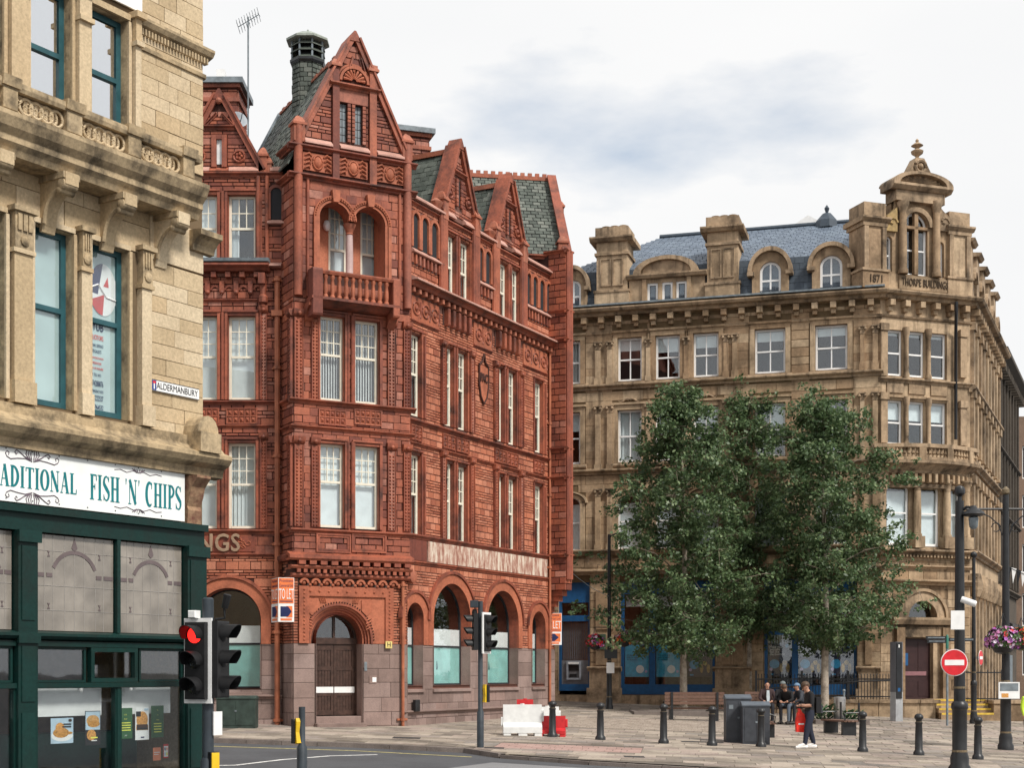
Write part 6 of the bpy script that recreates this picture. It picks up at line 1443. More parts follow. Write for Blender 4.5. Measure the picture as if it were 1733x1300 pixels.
# arched dormers
def dormer(pc, hw_px, wpx, ybase, ysp, yhood):
    uc = tx(pc); r = tx(pc+wpx)-uc; R = tx(pc+hw_px)-uc; zb = TF.Z(pc, ybase); zs = TF.Z(pc, ysp); h = archpoly(uc-r, uc+r, zb, zs)
    kR = (TF.Z(pc, yhood)-zs)/R
    outl = [(uc-R*.82, zC+.1), (uc+R*.82, zC+.1)]+[(uc+R*.82*cos(pi*i/16), zs+R*.82*kR*sin(pi*i/16)) for i in range(17)]
    m = MB(); m.sheet(TF, outl, [h], -.02, .22); m.reveal(TF, outl, -.02, -2.2); d = m.build('dormer', M_ts, th_)
    m = MB(); m.arch(TF, uc, zs, R*.83, R, -1.6, .18, n=20, ry=kR); m.box(TF, uc-R*1.02, uc-R*.7, zs-.16, zs, -1.6, .2); m.box(TF, uc+R*.7, uc+R*1.02, zs-.16, zs, -1.6, .2); m.build('dormer_hood', M_tt, d)
    w_ = MB(); f = .10; w_.box(TF, uc-r, uc-r+f, zb, zs, -.2, -.13); w_.box(TF, uc+r-f, uc+r, zb, zs, -.2, -.13); w_.box(TF, uc-r+f, uc+r-f, zb, zb+f, -.2, -.13); w_.arch(TF, uc, zs, r-f, r, -.2, -.13, n=14); w_.box(TF, uc-.035, uc+.035, zb+f, zs+r-f, -.19, -.14); zm = zb+(zs+r-zb)*.47; w_.box(TF, uc-r+f, uc+r-f, zm-.04, zm+.04, -.195, -.135); w_ = w_.build('window', M_white, d)
    for s_ in (-1, 1): piece(w_, 'pane', TF, min(uc+s_*.035, uc+s_*(r-f)), max(uc+s_*.035, uc+s_*(r-f)), zb+f, zm-.04, -.17, -.16, M_glass)
    k = MB(); k.prism(TF, [(uc-r+f, zm+.04), (uc+r-f, zm+.04)]+[(uc+(r-f)*cos(pi*i/12), zs+(r-f)*sin(pi*i/12)) for i in range(13)], -.17, -.16); k.build('pane', M_glass, w_)
    m = MB(); m.add([TF.p(u, z, -.9) for u, z in ((uc-R*.8, zC+.1), (uc+R*.8, zC+.1), (uc+R*.8, zs+.3), (uc-R*.8, zs+.3))], [(0, 1, 2, 3)]); m.build('dormer_backing', M_dark, d)
dormer(1303.5, 38, 18, 502, 460, 418); dormer(1406.5, 40, 19, 493, 450, 410); dormer(970, 28, 13, 526, 487, 450)
# ---- ground floor of the bank
def shopfront(a, b, ytop, ybot, n, post):
    u0, u1 = tx(a), tx(b); zt, zb = zg1, TF.Z(a, ybot); d = -.18
    m = MB(); W = (u1-u0)/n
    m.box(TF, u0, u1, zt-.55, zt, d-.1, d+.06); m.box(TF, u0, u1, zb, zb+.45, d-.1, d+.06)
    for i in range(n+1): x = u0+W*i; m.box(TF, max(u0, x-.13), min(u1, x+.13), zb+.45, zt-.55, d-.1, d+.05)
    m.box(TF, u0, u1, TF.Z(a, 1075), TF.Z(a, 1068), d-.1, d+.02)
    s_ = m.build('shopfront', M_blue, th_)
    for i in range(n):
        p, q = u0+W*i+.13, u0+W*(i+1)-.13
        piece(s_, 'pane', TF, p, q, zb+.45, TF.Z(a, 1075), d-.04, d-.03, M_glass); piece(s_, 'pane', TF, p, q, TF.Z(a, 1068), zt-.55, d-.04, d-.03, M_glass)
        k = MB()
        for j in range(9): k.box(TF, p+(q-p)*j/9+.02, p+(q-p)*(j+.62)/9+.02, TF.Z(a, 1098), TF.Z(a, 1076), d-.22, d-.21)
        k.build('vertical_blind', M_strip, s_)
        piece(s_, 'white_lightbox', TF, p+.05, q-.05, zt-1.1, zt-.6, d-.25, d-.2, M_white)
        post(i, p, q, zb, d)
    return s_
M_cyan = plain('cyan_poster', (.06, .42, .62), .5); M_pdark = plain('indigo_poster', (.018, .02, .05), .5); M_gold = plain('gold_shape', (.42, .27, .08), .4, var=.5, scale=10); M_pcy = plain('cyan_disc', (.03, .30, .55), .5); M_lil = plain('lilac_dot', (.5, .4, .62), .5); M_yelp = plain('yellow_shape', (.55, .45, .06), .5)
cnt = [0]
which = ['left', 'middle', 'right']
def bankposter(kind, label):
    def f(p, q, zb, d):
        W = q-p; q0, t0 = zb+.78, zb+2.2
        P = piece(None, 'bank_poster', TF, p+.04, q-.04, q0, t0, d-.06, d-.05, M_cyan if kind == 'cyan' else M_pdark); setp(P, label, 'poster', 'posters in the bank windows')
        H = t0-q0
        def el(cu, cz_, ru, rz, mat, name, e): k = MB(); k.prism(TF, [(p+W*cu+ru*cos(t*pi/9), q0+H*cz_+rz*sin(t*pi/9)) for t in range(18)], d-.05, d-.046+e); k.build(name, mat, P)
        if kind == 'cyan':
            el(.62, .24, .18, .18, M_white, 'white_disc', 0); el(.86, .17, .06, .06, M_lil, 'dot', .001); el(.72, .86, .14, .17, M_yelp, 'yellow_shape', 0); el(.72, .95, .10, .06, M_pdark, 'dark_top', .001)
            for j, tt in enumerate(("It's quick and", "easy to open", "an account")): text_mesh(tt, .12, .0005, M_pdark, 'print_line', P, TF, p+W*.10, q0+H*(.68-.07*j), d-.044, align='LEFT', sx=.85)
        else:
            el(.28, .38, .21, .2, M_pcy, 'cyan_disc', 0); el(.14, .22, .07, .07, M_lil, 'dot', .001); el(.80, .93, .08, .08, M_pcy, 'heart_dot', 0)
            for s_ in (-1, 1): el(.70+s_*.13, .26, .075, .2, M_gold, 'gold_shape', 0)
            el(.70, .42, .10, .1, M_gold, 'gold_shape', .001)
            for j, tt in enumerate(('Make your', 'business', 'feel like', 'the business.')): text_mesh(tt, .15, .0005, M_white, 'print_line', P, TF, p+W*.08, q0+H*(.90-.075*j), d-.044, align='LEFT', sx=.9)
            piece(P, 'brand_mark', TF, p+W*.12, p+W*.26, q0+.06, q0+.12, d-.05, d-.046, M_pcy)
    return f
L1 = [bankposter('cyan', 'cyan bank poster, leftmost of the bank windows'), bankposter('cyan', 'cyan bank poster beside the left birch trunk'), bankposter('dark', 'dark bank poster with gold shapes in the left shopfront')]
L2 = [bankposter('dark', 'dark bank poster with gold shapes behind the seated men'), bankposter('dark', 'dark bank poster with gold shapes left of the right birch trunk'), bankposter('dark', 'dark bank poster with gold shapes, rightmost of the bank windows')]
shopfront(1050, 1210, 985, 1176, 3, lambda i, p, q, zb, d: L1[i](p, q, zb, d)); shopfront(1293, 1450, 985, 1176, 3, lambda i, p, q, zb, d: L2[i](p, q, zb, d))
# cash machine bay
u0, u1 = tx(945), tx(998); zb = TF.Z(998, 1170); d = -.15
m = MB(); m.box(TF, u0, u1, zg1-.9, zg1, d-.1, d+.05); m.box(TF, u0, u1, TF.Z(970, 1052), TF.Z(970, 1042), d-.1, d+.05); m.box(TF, u0, u1, zb, zb+.3, d-.1, d+.05); m.box(TF, u0, u0+.12, zb+.3, zg1-.9, d-.1, d+.04); m.box(TF, u1-.08, u1, zb+.3, zg1-.9, d-.1, d+.04); cb_ = m.build('cash_machine_bay', M_blue, th_)
M_steel = plain('brushed_grey_panel', (.16, .16, .17), .5)
piece(cb_, 'panel', TF, u0+.12, u1-.08, zb+.3, TF.Z(970, 1118), d-.1, d+.0, M_steel); piece(cb_, 'pane', TF, u0+.12, u1-.08, TF.Z(970, 1118), TF.Z(970, 1052), d-.05, d-.04, M_glass); piece(cb_, 'pane', TF, u0+.12, u1-.08, TF.Z(970, 1042), zg1-.9, d-.05, d-.04, M_glass)
k = MB()
for j in range(12): k.box(TF, u0+.15+j*(u1-u0-.25)/12, u0+.15+(j+.7)*(u1-u0-.25)/12, TF.Z(970, 1117), TF.Z(970, 1055), d-.14, d-.13)
k.build('vertical_blind', plain('grey_blind', (.16, .16, .17), .8), cb_)
a, b = tx(958), tx(982); q, t = TF.Z(970, 1151), TF.Z(970, 1120)
m = MB(); m.box(TF, a, b, q, q+.08, d, d+.08); m.box(TF, a, b, t-.14, t, d, d+.08); m.box(TF, a, a+.07, q+.08, t-.14, d, d+.08); m.box(TF, b-.07, b, q+.08, t-.14, d, d+.08); atm = m.build('cash_machine', plain('atm_grey', (.3, .32, .36), .4), th_)
piece(atm, 'screen', TF, a+.1, b-.1, q+.4, t-.16, d+.005, d+.02, M_black); piece(atm, 'keypad', TF, a+.14, b-.2, q+.12, q+.26, d+.005, d+.05, M_black); piece(atm, 'header', TF, a+.08, b-.08, t-.12, t-.03, d+.081, d+.086, M_white)
# piers of the ground floor
for (a, b) in ((998, 1050), (1210, 1270), (1452, 1488)):
    u0, u1 = tx(a)+.05, tx(b)-.05; zf = gb_
    m = MB(); m.box(TF, u0-.12, u1+.12, -2.5, TF.Z(1000, 1165), 0, .32); m.box(TF, u0-.02, u1+.02, TF.Z(1000, 1165), TF.Z(1000, 1132), 0, .22); m.build('pier_base', M_tt, th_)
    string(th_, TF, u0-.12, u1+.12, TF.Z(1000, 1137), .22, .32, M_tt, 'pier_moulding')
    for (q, t) in ((1126, 1075), (1066, 1000)): k = MB(); k.box(TF, u0+.25, u1-.25, TF.Z(1000, q), TF.Z(1000, t), .03, .10); k.build('pier_panel', M_ts, th_)
piece(th_, 'bank_plaque', TF, tx(1012), tx(1026), TF.Z(1019, 1100), TF.Z(1019, 1074), .10, .13, plain('green_plaque', (.06, .10, .07), .4))
m = MB(); m.box(TF, TU0, TFL, -2.5, TF.Z(1000, 1177), 0, .12); m.build('plinth', M_tt, th_)
# ---- canted corner
cx_ = lambda px, d=0: TC.U(px, d)
ch_ = []; cw = []
for (a, b) in ((1500, 1528), (1537, 1565), (1574.5, 1602)):
    for (q, t) in ((TC.Z(1500, 635), TC.Z(1500, 557)), (TC.Z(1500, 752), TC.Z(1500, 676))): ch_.append(rect(cx_(a), cx_(b), q, t)); cw.append((cx_(a), cx_(b), q, t))
zb1, zt1 = TC.Z(1560, 925), TC.Z(1560, 832)
for (a, b) in ((1500, 1539), (1555, 1590), (1605, 1626)): ch_.append(archpoly(cx_(a), cx_(b), zb1, zt1, 10, .36))
dc_ = (cx_(1535)+cx_(1582))/2; dr_ = (cx_(1582)-cx_(1535))/2; zds_ = TC.Z(1558, 1046)
ch_.append(archpoly(dc_-dr_, dc_+dr_, zds_, zds_+.02, 14)); ch_.append(rect(cx_(1531), cx_(1579), TC.Z(1555, 1184), TC.Z(1555, 1081)))
m = MB(); m.sheet(TC, rect(0, TCL, -3, zC+.05), ch_, 0); m.build('wall', M_ts, th_)
for h in ch_: MB().reveal(TC, h, .02, -.3).build('reveal', M_ts, th_)
tb.fill(TC, 0, TCL, TC.Z(1500, 1200), zb1-.6, [.42, .36], .8, .025, M_ts, [grow(h, .3) for h in ch_], .010)
for (a, b, q, t) in cw:
    sash(th_, TC, a, b, q, t, -.14, 1, 1, .5, 1, M_white, .09, .05, blind=('roller', .42 if q < 12 else .1))
    if q < 12.5: k = MB(); k.box(TC, a-.05, b+.05, t+.1, t+.2, 0, .1); k.box(TC, a, b, t+.3, t+.95, 0, .06); k.build('spandrel_panel', M_tt, th_)
for (a, b) in ((1500, 1539), (1555, 1590), (1605, 1626)):
    sash(th_, TC, cx_(a), cx_(b), zb1, zt1, -.12, 1, 1, .52, 1, M_white, .1, .05, blind=('full', 1.0), arch=.36)
    k = MB(); k.arch(TC, (cx_(a)+cx_(b))/2, zt1, (cx_(b)-cx_(a))/2+.02, (cx_(b)-cx_(a))/2+.22, 0, .1, n=14, ry=.55); k.build('arch_ring', M_tt, th_)
for px in (1532.5, 1570):
    for (q, t) in ((TC.Z(1500, 640), TC.Z(1500, 552)), (TC.Z(1500, 757), TC.Z(1500, 670))):
        k = MB(); k.lathe(TC.p(cx_(px), q, .08), [(.13, 0), (.13, .2), (.09, .3), (.09, t-q-.4), (.13, t-q-.3), (.15, t-q)], 10); k.build('colonnette', M_tt, th_, True)
for px in (1548, 1598, 1630):
    q, t = zb1, zt1+.15; k = MB(); k.box(TC, cx_(px)-.24, cx_(px)+.24, q-.1, q+.4, 0, .42); k.lathe(TC.p(cx_(px), q+.4, .2), [(.2, 0), (.2, .08), (.16, .14), (.17, (t-q)*.4), (.145, t-q-.55)], 12); c_ = k.build('column', M_ts, th_, True)
    k = MB(); k.lathe(TC.p(cx_(px), t-.16, .2), [(.15, 0), (.17, .05), (.16, .1), (.24, .38), (.28, .42), (.28, .5)], 10); k.build('capital', M_tt, c_, True)
# bowed balcony
bc_ = TC.p(TCL/2, 0, -4.2); zbal = TC.Z(1560, 752, .6); zbs = TC.Z(1560, 780, .6)
a_ = math.atan2(TC.n.y, TC.n.x); R0 = 5.0; aw = math.asin(min(.99, (TCL/2+.35)/R0))
def bow(r, t): return bc_+V((r*cos(a_+t), r*sin(a_+t), 0))
def bowring(mb, prof, n=18, w=None):
    w = w or aw; P = []; Fs = []; m_ = len(prof)
    for i in range(n+1):
        t = -w+2*w*i/n
        for (r, z) in prof: P.append(bow(r, t)+V((0, 0, z)))
    for i in range(n):
        for j in range(m_): Fs.append((i*m_+j, i*m_+(j+1) % m_, (i+1)*m_+(j+1) % m_, (i+1)*m_+j))
    Fs += [tuple(range(m_)), tuple(range(n*m_, (n+1)*m_))]
    mb.add(P, Fs)
m = MB(); bowring(m, [(3.9, zbs-.55), (R0-.35, zbs-.5), (R0-.3, zbs-.4), (R0-.05, zbs-.2), (R0+.12, zbs-.12), (R0+.15, zbs), (3.9, zbs+.02)]); bowring(m, [(3.9, zbs-1.1), (R0-.4, zbs-1.1), (R0-.36, zbs-.95), (3.9, zbs-.93)]); bb_ = m.build('bowed_balcony', M_tt, th_)
m = MB(); bowring(m, [(R0-.2, zbal-.16), (R0+.08, zbal-.16), (R0+.08, zbal), (R0-.2, zbal)]); m.build('rail', M_tt, bb_)
m = MB(); bowring(m, [(R0-.18, zbs+.021), (R0+.06, zbs+.021), (R0+.06, zbs+.14), (R0-.18, zbs+.14)]); m.build('base_rail', M_tt, bb_)
Hb = zbal-.16-zbs-.14; k = MB(); k.lathe((0, 0, 0), [(.075, 0), (.075, .06), (.045, .1), (.085, Hb*.4), (.045, Hb*.75), (.07, Hb-.06), (.07, Hb)], 8); bme2 = mesh_of(k, M_ts, True)
nb = 28
for i in range(nb):
    t = -aw+2*aw*(i+.5)/nb
    if i % 7 == 3:
        Fp = Frame(bow(R0-.06, t), V((-sin(a_+t), cos(a_+t), 0))*1.0); piece(bb_, 'pedestal', Fp if Fp.n.dot(TC.n) > 0 else Frame(Fp.o, -Fp.u), -.16, .16, zbs+.02, zbal-.002, -.13, .13, M_ts)
    else: inst(bb_, 'baluster', bme2, bow(R0-.06, t)+V((0, 0, zbs+.14)))
for i in range(16):
    t = -aw+2*aw*(i+.5)/16; Fp = Frame(bow(R0-.36, t), V((-sin(a_+t), cos(a_+t), 0))); Fp = Fp if Fp.n.dot(TC.n) > 0 else Frame(Fp.o, -Fp.u); piece(bb_, 'console', Fp, -.08, .08, zbs-.92, zbs-.5, -.3, .14, M_ts, .1)
for (y, h, p) in ((940, .3, .45), (962, .16, .2), (990, .26, .35), (647, .22, .2)): string(th_, TC, -.1, TCL+.1, TC.Z(1500, y), h, p, M_tt)
for i in range(26): piece(th_, 'dentil', TC, .05+i*TCL/26, .05+i*TCL/26+.09, TC.Z(1500, 938)-.12, TC.Z(1500, 938)-.01, 0, .3, M_tt)
for (px, z0_, z1_) in ((1494, 637, 548), (1628, 640, 560), (1494, 750, 665), (1628, 755, 680)):
    k = MB(); q, t = TC.Z(px, z0_), TC.Z(px, z1_); k.box(TC, cx_(px)-.16, cx_(px)+.16, q, t-.3, 0, .14); k.box(TC, cx_(px)-.2, cx_(px)+.2, t-.298, t, 0, .2); k.build('pilaster', M_tt, th_)
# portal
m = MB(); m.arch(TC, dc_, zds_, dr_+.02, dr_+.4, 0, .16, n=20); m.arch(TC, dc_, zds_, dr_+.42, dr_+.55, 0, .24, n=20); m.prof(TC, dc_-dr_-.9, dc_+dr_+.9, [(0, TC.Z(1558, 1059)), (.3, TC.Z(1558, 1058)), (.4, TC.Z(1558, 1050)), (.4, zds_), (0, zds_+.02)]); m.box(TC, dc_-dr_-.6, dc_+dr_+.6, TC.Z(1558, 1079), TC.Z(1558, 1062), 0, .14)
pt_ = m.build('portal', M_tt, th_); piece(pt_, 'tympanum_glass', TC, dc_-dr_, dc_+dr_, zds_, zds_+dr_+.1, -.27, -.25, M_glass)
for s_ in (-1, 1): k = MB(); k.box(TC, dc_+s_*(dr_+.45)-.2, dc_+s_*(dr_+.45)+.2, TC.Z(1555, 1190), TC.Z(1558, 1063), 0, .25); k.build('portal_pilaster', M_ts, th_)
q, t = TC.Z(1555, 1184), TC.Z(1555, 1081); m = MB(); m.box(TC, cx_(1531), cx_(1579), q, t, -.3, -.22)
dr2 = m.build('door', plain('maroon_door', (.035, .014, .014), .45), th_)
for i in range(2):
    a, b = [(cx_(1531), cx_(1554.8)), (cx_(1555.2), cx_(1579))][i]
    for (f0, f1) in ((.05, .3), (.38, .95)): piece(dr2, 'door_panel', TC, a+.1, b-.1, q+(t-q)*f0, q+(t-q)*f1, -.22, -.2, dr2.data.materials[0])
piece(dr2, 'blue_notice', TC, cx_(1536), cx_(1541), TC.Z(1540, 1127), TC.Z(1540, 1106), -.2, -.18, M_blue); piece(dr2, 'pink_plate', TC, cx_(1536), cx_(1572), TC.Z(1550, 1144), TC.Z(1550, 1137), -.2, -.19, plain('pink_plate', (.25, .12, .13), .5))
# lettering and pavilion above the corner
zp_0, zp_1 = zC+.1, TC.Z(1500, 462)
m = MB(); m.box(TC, -.4, TCL+.1, zp_0, zp_1, -1.2, .02); pv = m.build('pavilion', M_ts, th_)
u0, u1 = cx_(1520), cx_(1606); piece(pv, 'name_panel', TC, u0, u1, zp_0+.1, zp_1-.05, .02, .10, M_ts)
M_lb = plain('bronze_letters', (.42, .27, .12), .6)
M_let = plain('soot_letters', (.07, .048, .03), .85)
text_mesh('THORPE BUILDINGS', .46, .025, M_let, 'raised_letters', pv, TC, (u0+u1)/2, (zp_0+zp_1)/2+.03, .115, sx=.54, space=1.04); text_mesh('1871', .48, .025, M_let, 'date_numerals', pv, TC, cx_(1478)+.05, (zp_0+zp_1)/2+.03, .155, sx=.75)
def pier(pa, pb, yt):
    a, b = cx_(pa), cx_(pb); t = TC.Z(pa, yt); m = MB(); m.box(TC, a-.05, b+.05, zp_0, zp_1, -1.25, .14); m.box(TC, a+.05, b-.05, zp_1+.1, t-1.0, -1.1, .06); p = m.build('pavilion_pier', M_ts, pv)
    piece(pv, 'pier_band', TC, a-.1, b+.1, zp_1, zp_1+.1, -1.3, .2, M_tt); k = MB(); k.box(TC, a-.02, b+.02, t-1.0, t-.828, -1.2, .14); k.prof(TC, a-.12, b+.12, [(-1.3, t-.83), (.16, t-.83), (.28, t-.7), (.28, t-.62), (-1.3, t-.62)]); k.box(TC, a+.05, b-.05, t-.618, t, -1.1, .08); k.build('pier_head', M_tt, pv)
    for u in (a+.14, b-.14): k = MB(); k.box(TC, u-.1, u+.1, zp_1+.1, t-1.02, .06, .14); k.build('pier_pilaster', M_tt, pv)
pier(1459, 1499, 341); pier(1603, 1641, 358)
zp2 = TC.Z(1555, 345); ac = cx_(1551); ar_ = (cx_(1571)-cx_(1531))/2; zas = TC.Z(1550, 383)
wh = archpoly(ac-ar_, ac+ar_, zp_1+.05, zas); s1 = archpoly(cx_(1500), cx_(1511), zp_1+.1, TC.Z(1505, 405), 8); s2 = archpoly(cx_(1588), cx_(1599), zp_1+.05, TC.Z(1592, 415), 8)
m = MB(); m.sheet(TC, [(cx_(1497), zp_1), (cx_(1605), zp_1), (cx_(1605), TC.Z(1600, 388)), (cx_(1592), TC.Z(1592, 384)), (cx_(1589), zp2), (cx_(1514), zp2), (cx_(1510), TC.Z(1510, 384)), (cx_(1497), TC.Z(1500, 388))], [wh, s1, s2], -.05, .25); m.add([TC.p(u, zp2, d) for u, d in ((cx_(1514), -.05), (cx_(1589), -.05), (cx_(1589), -2), (cx_(1514), -2))], [(0, 1, 2, 3)]); m.box(TC, cx_(1498), cx_(1604), zp_1, zp2-.1, -2.2, -1.9); m.box(TC, cx_(1514), cx_(1514)+.1, zp_1, zp2, -2, -.3); m.box(TC, cx_(1589)-.1, cx_(1589), zp_1, zp2, -2, -.3); m.build('pavilion_front', M_ts, pv)
def awin(h, mull):
    c = (h[0][0]+h[1][0])/2; r = (h[1][0]-h[0][0])/2; q = h[0][1]; zs = max(p[1] for p in h)-r; f = .07 if r < .4 else .09; w_ = MB(); d = -.2
    w_.box(TC, c-r, c-r+f, q, zs, d-.05, d); w_.box(TC, c+r-f, c+r, q, zs, d-.05, d); w_.box(TC, c-r+f, c+r-f, q, q+f, d-.05, d); w_.arch(TC, c, zs, r-f, r, d-.05, d, n=14); zm = q+(zs-q)*.52; w_.box(TC, c-r+f, c+r-f, zm-.03, zm+.03, d-.048, d-.004)
    o = w_.build('window', M_white, pv); k = MB(); k.prism(TC, grow(h, -f*.8), d-.03, d-.022); k.build('pane', M_glass, o)
    if mull: k = MB(); k.box(TC, c-.09, c+.09, q, zs+r*.95, d, -.0); k.box(TC, c-r, c+r, zs-.12, zs, d, -.0); k.build('stone_tracery', M_ts, pv)
awin(wh, True); awin(s1, False); awin(s2, False)
k = MB(); k.add([TC.p(u, z, -1.2) for u, z in ((cx_(1498), zp_1), (cx_(1604), zp_1), (cx_(1604), zp2-1.3), (cx_(1589)-.1, zp2-.1), (cx_(1514)+.1, zp2-.1), (cx_(1498), zp2-1.3))], [(0, 1, 2, 3, 4, 5)]); k.build('pavilion_backing', M_dark, pv)
for px in (1525.5, 1582):
    k = MB(); q, t = zp_1, TC.Z(px, 362); k.lathe(TC.p(cx_(px), q, .12), [(.22, 0), (.22, .15), (.17, .25), (.17, (t-q)*.5), (.15, t-q)], 12); c_ = k.build('column', M_ts, pv, True); k = MB(); k.lathe(TC.p(cx_(px), t-.02, .12), [(.15, 0), (.17, .1), (.27, .42), (.27, .5)], 10); k.build('capital', M_tt, c_, True)
m = MB(); m.arch(TC, ac, zas, ar_+.02, ar_+.22, -.05, .08, n=16); m.build('arch_ring', M_tt, pv)
a, b = cx_(1507), cx_(1599); pc_ = (a+b)/2; zq = TC.Z(1555, 345)
m = MB(); m.prof(TC, a+.15, b-.15, [(-.6, zq), (.22, zq), (.22, zq+.45), (-.6, zq+.45)]); m.prof(TC, a-.12, b+.12, [(-.6, zq+.452), (.3, zq+.452), (.46, zq+.6), (.46, zq+.7), (-.6, zq+.72)]); rr = (b-a)/2+.12; kk = (TC.Z(1555, 296)-zq-.7)/rr
m.arch(TC, pc_, zq+.7, rr-.32, rr, -.7, .46, n=22, ry=kk); m.prism(TC, [(pc_+(rr-.33)*cos(pi*i/16), zq+.722+(rr-.33)*kk*sin(pi*i/16)) for i in range(17)], -.5, .08); ped = m.build('segmental_pediment', M_tt, pv)
k = MB()
for i in range(11): t = pi*(i+.5)/11; k.tube([TC.p(pc_+.3*cos(t), zq+.78+.2*kk*sin(t), .1), TC.p(pc_+(rr-.42)*cos(t), zq+.74+(rr-.45)*kk*sin(t), .12)], [.04, .09], 6)
k.build('pediment_fan', M_ts, ped, True)
m = MB(); zf = zq+.7+rr*kk-.08; m.prism(TC, [(pc_-1.0, zf-.32), (pc_+1.0, zf-.32), (pc_+.62, zf+.02), (pc_+.42, zf+.36), (pc_+.2, zf+.75), (pc_-.2, zf+.75), (pc_-.42, zf+.36), (pc_-.62, zf+.02)], -.3, .18); m.tube([TC.p(pc_+.26*cos(t*pi/8), zf+.38+.26*sin(t*pi/8), .2) for t in range(16)], .08, 6, True); m.ball(TC.p(pc_, zf+.38, .2), .13, 8, 6); m.build('crest', M_tt, pv)
m = MB(); m.lathe(TC.p(pc_, zf+.74, -.05), [(.14, 0), (.08, .06), (.08, .14), (.24, .26), (.27, .36), (.1, .46), (.08, .5), (.26, .6), (.16, .68), (.05, .76), (.08, .82), (.02, .9)], 12); m.build('finial', M_tt, pv, True)
for s_, px in ((1, 1508), (-1, 1596)):
    k = MB(); c0 = (cx_(px), TC.Z(px, 388)); k.prism(TC, [(c0[0]-s_*.35, c0[1]-.1), (c0[0]+s_*.25, c0[1]-.1), (c0[0]+s_*.25, c0[1]+.95), (c0[0]+s_*.05, c0[1]+.75), (c0[0]-s_*.22, c0[1]+.55), (c0[0]-s_*.4, c0[1]+.2)], -.3, .1); k.tube([TC.p(c0[0]+(.26-.03*j)*cos(j*.7), c0[1]+.28+(.26-.03*j)*sin(j*.7), .1) for j in range(8)], .06, 5); k.build('scroll_volute', plain('golden_stone', (.36, .25, .11), .85, var=.3) if s_ > 0 else M_tt, pv)
k = MB(); k.tube([TC.p(cx_(1608), TC.Z(1608, 515), .45), TC.p(cx_(1608), TC.Z(1608, 545), .42), TC.p(cx_(1614), TC.Z(1614, 565), .15), TC.p(cx_(1614), TC.Z(1614, 745), .15)], .07, 8); k.build('down_pipe', M_black, th_, True)
# ---- side street front
sz = [(TC.Z(1640, 640, 0), TC.Z(1640, 565)), (TC.Z(1640, 755), TC.Z(1640, 680)), (TC.Z(1640, 925), TC.Z(1640, 825))]
sh3 = []
for i in range(8):
    a = .9+i*1.42
    for (q, t) in sz: sh3.append(rect(a, a+.85, q, t))
    sh3.append(rect(a, a+.9, TC.Z(1640, 1170), TC.Z(1640, 1030)))
m = MB(); m.sheet(TS, rect(0, TSL, -3, zC+.05), sh3, 0, .25); m.build('wall', M_ts, th_)
for h in sh3:
    w_ = MB(); w_.box(TS, h[0][0], h[1][0], h[0][1], h[2][1], -.2, -.18); w_ = w_.build('window', M_dark, th_); piece(w_, 'frame', TS, h[0][0]+.02, h[1][0]-.02, (h[0][1]+h[2][1])/2-.05, (h[0][1]+h[2][1])/2+.05, -.18, -.14, M_white)
for i in range(9):
    a = .2+i*1.42
    for (q, t) in sz: k = MB(); k.box(TS, a, a+.5, q-.2, t+.2, 0, .16); k.box(TS, a-.05, a+.55, t+.2, t+.55, 0, .24); k.build('pilaster', M_tt if i % 3 == 0 else M_ts, th_)
    k = MB(); k.box(TS, a-.02, a+.45, -2.5, TC.Z(1640, 1010), 0, .22); k.lathe(TS.p(a+.2, TC.Z(1640, 1010), .2), [(.2, 0), (.3, .3), (.32, .6), (.24, 1.0)], 8); k.build('pilaster', M_tt, th_)
for y in (664, 790, 940, 985): string(th_, TS, -.1, TSL, TC.Z(1640, y), .3, .3, M_tt)
cornice(TS, 0, TSL, zC, .8, .3, 0)
for i in range(5):
    a = .3+i*2.5; k = MB(); k.box(TS, a, a+1.0, zC+.1, zC+2.6, -1, .0); k.prof(TS, a-.15, a+1.15, [(-1, zC+2.6), (.1, zC+2.6), (.22, zC+2.75), (-1, zC+2.9)]); k.box(TS, a+1.1, a+2.3, zC+.1, zC+1.3, -.8, -.1); k.arch(TS, a+1.7, zC+1.3, .4, .62, -.8, .1, n=10); k.build('attic_dormer', M_tt, th_)
# shell behind
m = MB(); foot = [TF.p(TU0, 0, -.4), TF.p(TFL, 0, -.4), TC.p(TCL-.3, 0, -.4), TS.p(TSL, 0, -.35), TS.p(TSL, 0, -10), TF.p(TU0, 0, -12)]
m.add([p+V((0, 0, zC-.3)) for p in foot], [tuple(range(6))]); m.build('roof_deck', M_dark, th_)
m = MB()
for i in (3, 4, 5): a, b = foot[i], foot[(i+1) % 6]; m.add([a+V((0, 0, -3)), b+V((0, 0, -3)), b+V((0, 0, zC)), a+V((0, 0, zC))], [(0, 1, 2, 3)])
m.build('rear_walls', M_ts, th_)
for z in (TF.Z(965, 655), TF.Z(965, 800), TF.Z(965, 940)): m = MB(); m.add([p+V((0, 0, z)) for p in foot], [tuple(range(6))]); m.build('floor_slab', M_dark, th_)
tb.finish(tfw, 'ashlar_block', 'ashlar_blocks', 300, .04, .03)
# roof light lantern on the ridge
lc = rl[1]+(rl[0]-rl[1])*.24; m = MB(); m.lathe(lc+V((0, 0, -.2)), [(.55, 0), (.5, .35), (.2, .7), (.06, .75), (.12, .95), (.02, 1.1)], 8); m.build('roof_ventilator', M_dslate, th_)
sk = Fm2.p(TFL-TU0-3.4, up2.length-.1, -.2); m = MB(); m.prism(Frame(sk, TF.u), [(-1.2, 0), (1.2, 0), (0, .75)], -1.5, 0); m.build('glazed_rooflight', M_white, th_)
